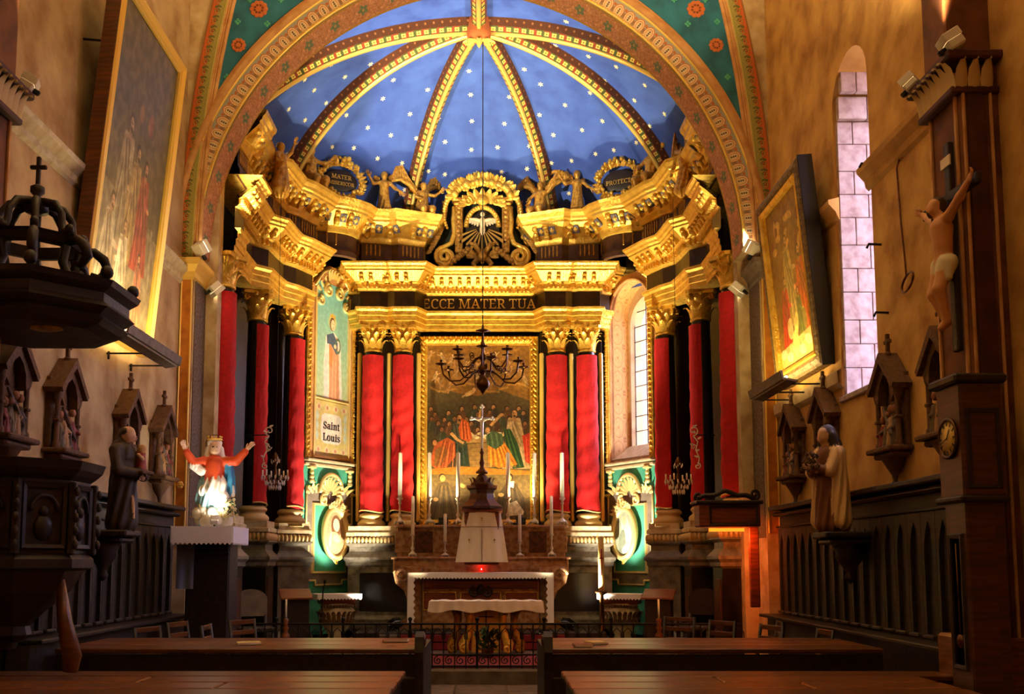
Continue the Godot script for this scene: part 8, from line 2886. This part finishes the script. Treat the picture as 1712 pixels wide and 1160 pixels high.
func build_clock() -> void:
	var t := thing("longcase_clock", "tall dark longcase clock with yellow dial and glazed pendulum door", "clock", V(3.28, 0, 6.58), -PI / 2)
	# local: z towards the aisle, x along the wall (towards the altar is +x... towards -z)
	var s := nst()
	box(s, Vector3(0, 2.28, 0), Vector3(0.34, 0.74, 0.28), 0.015)
	part(t, "hood", fin(s), M.wood_clock)
	s = nst()
	box(s, Vector3(0, 2.67, 0.01), Vector3(0.40, 0.06, 0.34), 0.015)
	part(t, "hood_moulding", fin(s), M.wood_dark)
	s = nst()
	box(s, Vector3(0, 1.90, 0.01), Vector3(0.38, 0.04, 0.32), 0.012)
	part(t, "waist_moulding", fin(s), M.wood_dark)
	s = nst()
	box(s, Vector3(0, 1.20, 0), Vector3(0.30, 1.38, 0.25), 0.012)
	part(t, "trunk", fin(s), M.wood_clock)
	s = nst()
	box(s, Vector3(0, 0.27, 0), Vector3(0.42, 0.54, 0.34), 0.02)
	part(t, "plinth", fin(s), M.wood_clock)
	s = nst()
	lathe(s, [Vector2(0.0, 0.0), Vector2(0.12, 0.0), Vector2(0.12, 0.008), Vector2(0.0, 0.012)], 28, xf(Vector3(0, 2.30, 0.142), 0, Vector3.ONE, PI / 2))
	part(t, "dial", fin(s), M.dial)
	s = nst()
	var rim := []
	for k in 29:
		var a := TAU * k / 28
		rim.append(Vector3(cos(a) * 0.125, 2.30 + sin(a) * 0.125, 0.15))
	tube(s, rim, 0.012, 6)
	part(t, "dial_rim", fin(s), M.bronze)
	s = nst()
	for k in 12:
		var a := TAU * k / 12
		box(s, Vector3(0, 0.098, 0), Vector3(0.008, 0.03, 0.003), 0.0, xf(Vector3(0, 2.30, 0.156), 0, Vector3.ONE, 0, a))
	part(t, "hour_marks", fin(s), M.iron)
	s = nst()
	box(s, Vector3(0, 0.03, 0), Vector3(0.007, 0.08, 0.003), 0.0, xf(Vector3(0, 2.30, 0.158), 0, Vector3.ONE, 0, -0.6))
	box(s, Vector3(0, 0.04, 0), Vector3(0.005, 0.11, 0.003), 0.0, xf(Vector3(0, 2.30, 0.160), 0, Vector3.ONE, 0, 1.9))
	part(t, "hands", fin(s), M.iron)
	s = nst()
	frame_bars(s, 0.13, 0.80, [Vector2(0, 0.0), Vector2(0, 0.015), Vector2(0.025, 0.02), Vector2(0.035, 0.0)], xf(Vector3(0, 1.25, 0.124)))
	var door := part(t, "door", fin(s), M.wood_dark)
	s = nst()
	box(s, Vector3(0, 1.25, 0.122), Vector3(0.13, 0.80, 0.006))
	part(door, "door_glass", fin(s), M.clock_glass)
	s = nst()
	tube(s, [Vector3(0, 1.62, 0.13), Vector3(0.004, 1.05, 0.13)], 0.006, 5)
	lathe(s, [Vector2(0.0, 0.0), Vector2(0.045, 0.0), Vector2(0.04, 0.012), Vector2(0.0, 0.018)], 16, xf(Vector3(0.004, 1.0, 0.126), 0, Vector3.ONE, PI / 2))
	part(t, "pendulum", fin(s), M.bronze)
	# panel on the side that faces the nave entrance
	for e: float in [-1.0, 1.0]:
		s = nst()
		frame_bars(s, 0.16, 0.46, [Vector2(0, 0.0), Vector2(0, 0.008), Vector2(0.02, 0.012), Vector2(0.03, 0.0)], xf(Vector3(0.17 * e, 2.22, 0), PI / 2 * e))
		part(t, "side_panel", fin(s), M.wood_dark)

func build_seats() -> void:
	# long benches whose broad varnished boards run across the frame, in two blocks beside the aisle
	for sx: float in [-1.0, 1.0]:
		var x0 := 0.66 if sx > 0 else -0.46
		var x1 := 3.36 if sx > 0 else -3.40
		var cx := (x0 + x1) / 2; var w := absf(x1 - x0)
		var side := "clock" if sx > 0 else "pulpit"
		# near bench with slatted top
		var t := thing("slatted_bench", "long varnished bench of broad brown boards on the %s side of the aisle" % side, "bench", V(cx, 0, 6.75), 0.0, "slatted benches")
		for k in 4:
			var d := 7.30 - k * 0.345
			var cut := 0.0 if k == 0 or sx < 0 else 0.27
			var wk := w - cut
			var off := -cut / 2
			if k == 1 or k == 2:
				var f := 0.42 if k == 1 else 0.62
				for q in [[0.0, f - 0.004], [f + 0.004, 1.0]]:
					var s0 := nst()
					box(s0, Vector3(off + lerpf(-wk / 2, wk / 2, (q[0] + q[1]) / 2), 0.70, -(d - 6.75)), Vector3(wk * (q[1] - q[0]), 0.04, 0.305), 0.007)
					part(t, "board", fin(s0), M.wood_pale)
			else:
				var s1 := nst()
				box(s1, Vector3(off, 0.70, -(d - 6.75)), Vector3(wk, 0.04, 0.305), 0.007)
				part(t, "board", fin(s1), M.wood)
		var s := nst()
		for e: float in [-1.0, 0.0, 1.0]:
			s = nst()
			box(s, Vector3((w / 2 - (0.34 if e * sx > 0 and sx > 0 else 0.06)) * e, 0.34, 0), Vector3(0.06, 0.68, 1.3), 0.01)
			part(t, "end_panel", fin(s), M.wood_dark)
		# far bench: ledge with plank back towards us
		var b := thing("plank_pew", "dark pew with a shiny book ledge on the %s side of the aisle" % side, "pew", V(cx, 0, 8.9), 0.0, "plank pews")
		for k in 3:
			s = nst()
			box(s, Vector3(0, 0.78, 0.30 - k * 0.40), Vector3(w, 0.04, 0.385), 0.008)
			part(b, "ledge_board", fin(s), M.wood if k != 1 else M.wood_pale)
		for k in 4:
			s = nst()
			box(s, Vector3(0, 0.66 - k * 0.19, 0.46), Vector3(w, 0.18, 0.03), 0.006)
			part(b, "back_plank", fin(s), M.wood_dark)
		# shaped pew ends by the aisle
		s = nst()
		prism(s, PackedVector2Array([Vector2(-0.55, 0.0), Vector2(0.62, 0.0), Vector2(0.60, 0.62), Vector2(0.64, 0.78), Vector2(0.60, 0.90), Vector2(0.50, 0.94), Vector2(0.42, 0.88), Vector2(0.36, 0.80), Vector2(-0.55, 0.80)]), -0.035, 0.035, xf(Vector3((-w / 2 - 0.04) * sx, 0, 0), PI / 2 * -1.0))
		part(b, "pew_end", fin(s), M.wood_dark)
		s = nst()
		tube(s, spiral(Vector3(0, 0, 0), 0.055, 1.3, 0, 1.0, 14), 0.012, 5, xf(Vector3((-w / 2 - 0.08) * sx, 0.86, 0.53), PI / 2))
		part(b, "end_scroll", fin(s), M.wood)
		# books and leaflets on the ledge
		var bk := [[0.16, 0.30, 0.15, 0.2, M.wood_red], [0.30, 0.05, 0.14, 0.2, M.fringe]] if sx > 0 else [[0.12, -0.2, 0.22, 0.15, M.wood_red], [1.35, 0.1, 0.2, 0.15, M.fringe]]
		for i in bk.size():
			var q: Array = bk[i]
			var bt := thing("hymn_book", "%s hymn book lying on the pew ledge on the %s side" % [["reddish brown", "pale yellow"][i], side], "book", V(x0 + (q[0] + 0.1) * sx, 0.802, 8.9 - q[1]), 0.3 * i, "hymn books")
			s = nst()
			box(s, Vector3(0, 0.012, 0), Vector3(q[2], 0.024, q[3]), 0.004)
			part(bt, "cover", fin(s), q[4])
			s = nst()
			box(s, Vector3(0.004, 0.012, 0.003), Vector3(q[2] - 0.004, 0.016, q[3] - 0.002), 0.0)
			part(bt, "pages", fin(s), M.cream_cloth)
	# dark straw chairs stored along the walls
	var made: Node3D = null
	var spots := [[-2.95, 9.9, 1.2, "below the monk statue"], [-2.45, 10.3, 1.6, "behind the pew ledge on the pulpit side"], [-2.9, 10.75, 1.3, "beyond the monk statue"], [-2.35, 11.1, 1.0, "before the statue pedestal"], [2.75, 10.2, -1.2, "below the nun statue, second in"], [3.05, 9.6, -1.5, "directly below the nun statue"], [2.45, 10.9, -1.0, "behind the pew ledge on the clock side"], [3.0, 10.95, -1.7, "before the red wooden case"], [2.2, 11.6, -0.6, "next to the turned candle holder on the clock side"]]
	for q in spots:
		var lab: String = "dark straw-seated chair in shadow " + q[3]
		if made == null:
			made = make_chair(lab)
			made.transform = xf(V(q[0], 0.0, q[1]), q[2])
		else:
			copy(made, xf(V(q[0], 0.0, q[1]), q[2]), lab)

func make_chair(label: String) -> Node3D:
	var t := thing("straw_chair", label, "chair")
	var s := nst()
	box(s, Vector3(0, 0.44, 0), Vector3(0.42, 0.04, 0.40), 0.012)
	part(t, "seat", fin(s), M.wood_wains)
	for e: float in [-1.0, 1.0]:
		s = nst()
		tube(s, [Vector3(0.18 * e, 0, 0.17), Vector3(0.18 * e, 0.44, 0.17)], 0.018, 6)
		part(t, "leg", fin(s), M.wood_dark)
		s = nst()
		tube(s, [Vector3(0.18 * e, 0, -0.17), Vector3(0.18 * e, 0.5, -0.18), Vector3(0.18 * e, 0.88, -0.24)], 0.018, 6)
		part(t, "leg", fin(s), M.wood_dark)
	for y in [0.62, 0.74, 0.85]:
		s = nst()
		box(s, Vector3(0, y, -0.20 - (y - 0.6) * 0.14), Vector3(0.36, 0.05, 0.015), 0.005)
		part(t, "back_slat", fin(s), M.wood)
	for y in [0.15, 0.26]:
		s = nst()
		tube(s, [Vector3(-0.18, y, 0.17), Vector3(0.18, y, 0.17)], 0.011, 6)
		part(t, "stretcher", fin(s), M.wood_dark)
	return t

func build_choir_items() -> void:
	var s := nst()
	# lecterns
	for sx: float in [-1.0, 1.0]:
		var t := thing("lectern", "dark wooden lectern with sloping desk on the %s side of the chancel" % ["king panel" if sx < 0 else "window"], "lectern", V(-2.66, 0.18, 14.9) if sx < 0 else V(2.62, 0.18, 14.9), -0.3 * sx)
		s = nst()
		box(s, Vector3(0, 0.40, 0), Vector3(0.38, 0.80, 0.26), 0.012)
		part(t, "body", fin(s), M.wood_dark)
		s = nst()
		box(s, Vector3.ZERO, Vector3(0.46, 0.03, 0.36), 0.008, xf(Vector3(0, 0.86, 0.0), 0, Vector3.ONE, 0.35))
		part(t, "desk", fin(s), M.wood_red)
		s = nst()
		box(s, Vector3(0, 0.80, 0.18), Vector3(0.46, 0.03, 0.03), 0.006)
		part(t, "book_stop", fin(s), M.wood_pale)
	# turned processional candle holders on the rail line
	for sx: float in [-1.0, 1.0]:
		var t := thing("turned_candle_holder", "turned wooden holder with a thin candle behind the pew on the %s side" % ["pulpit" if sx < 0 else "clock"], "candle holder", V(-2.33, 0, 12.55) if sx < 0 else V(2.22, 0, 12.55))
		s = nst()
		lathe(s, [Vector2(0.0, 0.0), Vector2(0.09, 0.0), Vector2(0.09, 0.03), Vector2(0.03, 0.06), Vector2(0.025, 0.4), Vector2(0.045, 0.46), Vector2(0.02, 0.52), Vector2(0.05, 0.57), Vector2(0.05, 0.62), Vector2(0.02, 0.66), Vector2(0.04, 0.70), Vector2(0.02, 0.74), Vector2(0.035, 0.80), Vector2(0.02, 0.82)], 14)
		part(t, "turned_post", fin(s), M.wood_pale)
		s = nst()
		tube(s, [Vector3(0, 0.8, 0), Vector3(0, 1.05, 0)], 0.012, 8)
		part(t, "candle", fin(s), M.wax)
	# paschal candle
	var pc := thing("paschal_candle", "thick cream candle with a red cross on a tall stand", "candle", V(1.93, 0.18, 16.2))
	s = nst()
	lathe(s, [Vector2(0.0, 0.0), Vector2(0.14, 0.0), Vector2(0.14, 0.03), Vector2(0.04, 0.07), Vector2(0.035, 0.80), Vector2(0.10, 0.84), Vector2(0.10, 0.86), Vector2(0.0, 0.87)], 16)
	part(pc, "stand", fin(s), M.bronze)
	s = nst()
	lathe(s, [Vector2(0.0, 0.86), Vector2(0.048, 0.86), Vector2(0.046, 1.72), Vector2(0.0, 1.73)], 16)
	part(pc, "candle", fin(s), M.fringe)
	s = nst()
	box(s, Vector3(0, 1.32, 0.047), Vector3(0.018, 0.42, 0.008), 0.0)
	box(s, Vector3(0, 1.38, 0.047), Vector3(0.07, 0.018, 0.008), 0.0)
	part(pc, "red_cross", fin(s), M.carpet)
	# microphone on a thin stand
	var mc := thing("microphone_stand", "thin black microphone stand before the white console cloth", "microphone stand", V(-2.28, 0.18, 14.9))
	s = nst()
	lathe(s, [Vector2(0.0, 0.0), Vector2(0.12, 0.0), Vector2(0.12, 0.015), Vector2(0.015, 0.03)], 16)
	part(mc, "base", fin(s), M.iron)
	s = nst()
	tube(s, [Vector3(0, 0.02, 0), Vector3(0.02, 0.9, 0), Vector3(0.05, 1.02, 0.04)], 0.01, 6)
	part(mc, "pole", fin(s), M.iron)
	s = nst()
	ball(s, Vector3(0.055, 1.04, 0.05), Vector3(0.022, 0.03, 0.022), 8, 6)
	part(mc, "microphone", fin(s), M.iron)
	# presider chairs with rounded backs
	for q in [[-2.95, 13.6, 0.5, "pale round-backed chair beside the statue pedestal"], [3.0, 14.0, -0.6, "dark round-backed chair beside the wooden display case"]]:
		var t := thing("round_back_chair", q[3], "chair", V(q[0], 0.18, q[1]), q[2], "chancel chairs")
		s = nst()
		box(s, Vector3(0, 0.44, 0), Vector3(0.46, 0.06, 0.42), 0.015)
		part(t, "seat", fin(s), M.wood_wains)
		s = nst()
		var pl := PackedVector2Array([Vector2(-0.22, 0.60), Vector2(0.22, 0.60)])
		for k in 13:
			var a := PI * k / 12
			pl.append(Vector2(cos(a) * 0.22, 0.82 + sin(a) * 0.14))
		prism(s, pl, -0.22, -0.18)
		part(t, "backrest", fin(s), M.grey_frame if q[0] < 0 else M.wood_dark)
		for e: float in [-1.0, 1.0]:
			for z in [-0.19, 0.18]:
				s = nst()
				tube(s, [Vector3(0.2 * e, 0, z), Vector3(0.2 * e, 0.62 if z < 0 else 0.43, z)], 0.02, 6)
				part(t, "leg", fin(s), M.wood_wains)
	# wooden display case with a small lamp underneath, at the window side
	var dc := thing("display_case", "dark red wooden case with a scrolled crest fixed before the pilaster", "case", V(2.99, 1.80, 12.15))
	dc.scale = Vector3(0.84, 0.9, 0.84)
	s = nst()
	box(s, Vector3(0, 0.28, 0), Vector3(0.86, 0.30, 0.36), 0.015)
	part(dc, "body", fin(s), M.wood_red)
	s = nst()
	frame_bars(s, 0.62, 0.2, [Vector2(0, 0.0), Vector2(0, 0.015), Vector2(0.02, 0.02), Vector2(0.03, 0.0)], xf(Vector3(0.05, 0.28, 0.181)))
	part(dc, "front_panel", fin(s), M.wood_dark)
	s = nst()
	box(s, Vector3(0, 0.45, 0), Vector3(0.94, 0.05, 0.42), 0.012)
	var cp := []
	for k in 15:
		var f := k / 14.0
		cp.append(Vector3(lerpf(-0.42, 0.40, f), 0.49 + 0.10 * sin(f * PI) + 0.02 * sin(f * 16.0), 0.0))
	tube(s, cp, 0.035, 6)
	tube(s, spiral(Vector3(0.40, 0.56, 0), 0.075, 1.3, -PI / 2, 1.0, 16), 0.024, 6)
	tube(s, spiral(Vector3(-0.40, 0.53, 0), 0.06, 1.3, -PI / 2, -1.0, 16), 0.024, 6)
	part(dc, "scrolled_crest", fin(s), M.wood_dark)
	s = nst()
	box(s, Vector3(0.40, -0.40, -0.12), Vector3(0.14, 1.06, 0.06), 0.012)
	part(dc, "side_post", fin(s), M.wood_red)
	s = nst()
	box(s, Vector3(-0.04, 0.09, 0.12), Vector3(0.50, 0.045, 0.03), 0.006)
	part(dc, "strip_lamp", fin(s), glow(Color(1.0, 0.55, 0.12), 1.8))
	area(dc, V(2.94, 1.83, 12.10), V(3.2, 1.45, 12.9), 0.5, 0.06, Color(1.0, 0.45, 0.16), 1.6)
	# gilt consecration flower on the pier and a pale crate by the rail
	var wf := thing("wall_flower", "small gilt flower ornament on the ochre pier beside the statue with open arms", "ornament", V(-3.63, 2.44, 12.415))
	for k in 6:
		s = nst()
		ball(s, Vector3(cos(k * TAU / 6) * 0.028, sin(k * TAU / 6) * 0.028, 0.01), Vector3(0.02, 0.02, 0.012), 8, 5)
		part(wf, "petal", fin(s), M.gold_plain)
	s = nst()
	ball(s, Vector3(0, 0, 0.015), Vector3(0.018, 0.018, 0.014), 8, 5)
	part(wf, "heart", fin(s), M.gold_plain)
	var bx := thing("pale_crate", "pale green crate standing behind the rail near the aisle", "crate", V(-1.14, 0.18, 13.4), 0.2)
	s = nst()
	box(s, Vector3(0, 0.02, 0), Vector3(0.24, 0.03, 0.2), 0.004)
	part(bx, "bottom", fin(s), M.marble_grey)
	for q in [[0.0, 0.1, 0.24, 0.02], [0.0, -0.1, 0.24, 0.02], [0.12, 0.0, 0.02, 0.2], [-0.12, 0.0, 0.02, 0.2]]:
		s = nst()
		box(s, Vector3(q[0], 0.2, q[1]), Vector3(q[2], 0.36, q[3]), 0.004)
		part(bx, "side", fin(s), M.marble_grey)
	# loop of cord and iron hooks on the ochre wall
	var cd := thing("wall_rope", "thin brown cord hanging down the ochre wall with a looped end", "cord")
	s = nst()
	tube(s, [V(3.715, 5.0, 8.52), V(3.70, 4.92, 8.56), V(3.70, 4.4, 8.52), V(3.70, 4.05, 8.47), V(3.70, 3.92, 8.46)], 0.009, 5)
	var lp := []
	for k in 19:
		var a := TAU * k / 18
		lp.append(V(3.69, 3.86 + sin(a) * 0.07, 8.42 + cos(a) * 0.11 - sin(a) * 0.05))
	tube(s, lp, 0.011, 5)
	part(cd, "line", fin(s), M.wood_red)
	for q in [[5.18, 9.12, "beside the window, near its head"], [4.38, 9.02, "beside the window, halfway up"], [3.72, 8.92, "just above a station relief"], [5.2, 7.75, "beside the painted pilaster capital"]]:
		s = nst()
		tube(s, [Vector3(0, 0, 0), Vector3(-0.12, 0, 0.02), Vector3(-0.14, -0.04, 0.02)], 0.012, 5)
		one("iron_hook", fin(s), M.iron, "black iron hook in the ochre wall " + q[2], "hook", xf(V(3.72, q[0], q[1])), "hooks on the ochre wall")

func _ready() -> void:
	set_view()
	make_materials()
	more_materials()
	build_lights()
	build_structure()
	build_altarpiece()
	picture("altar_painting", "large dark painting of robed figures round an open tomb above the altar", 1.84, 3.14, xf(V(-0.03, 3.81, 17.98)), main_painting(), 0.15, M.gold)
	build_cartouche()
	build_angels()
	build_high_altar()
	build_front_altar()
	build_rail()
	build_consoles()
	build_chandelier()
	build_crystal_lamps()
	build_wall_paintings()
	build_mary()
	build_wall_statues()
	build_crucifix()
	build_stations()
	build_pulpit()
	build_clock()
	build_seats()
	build_choir_items()
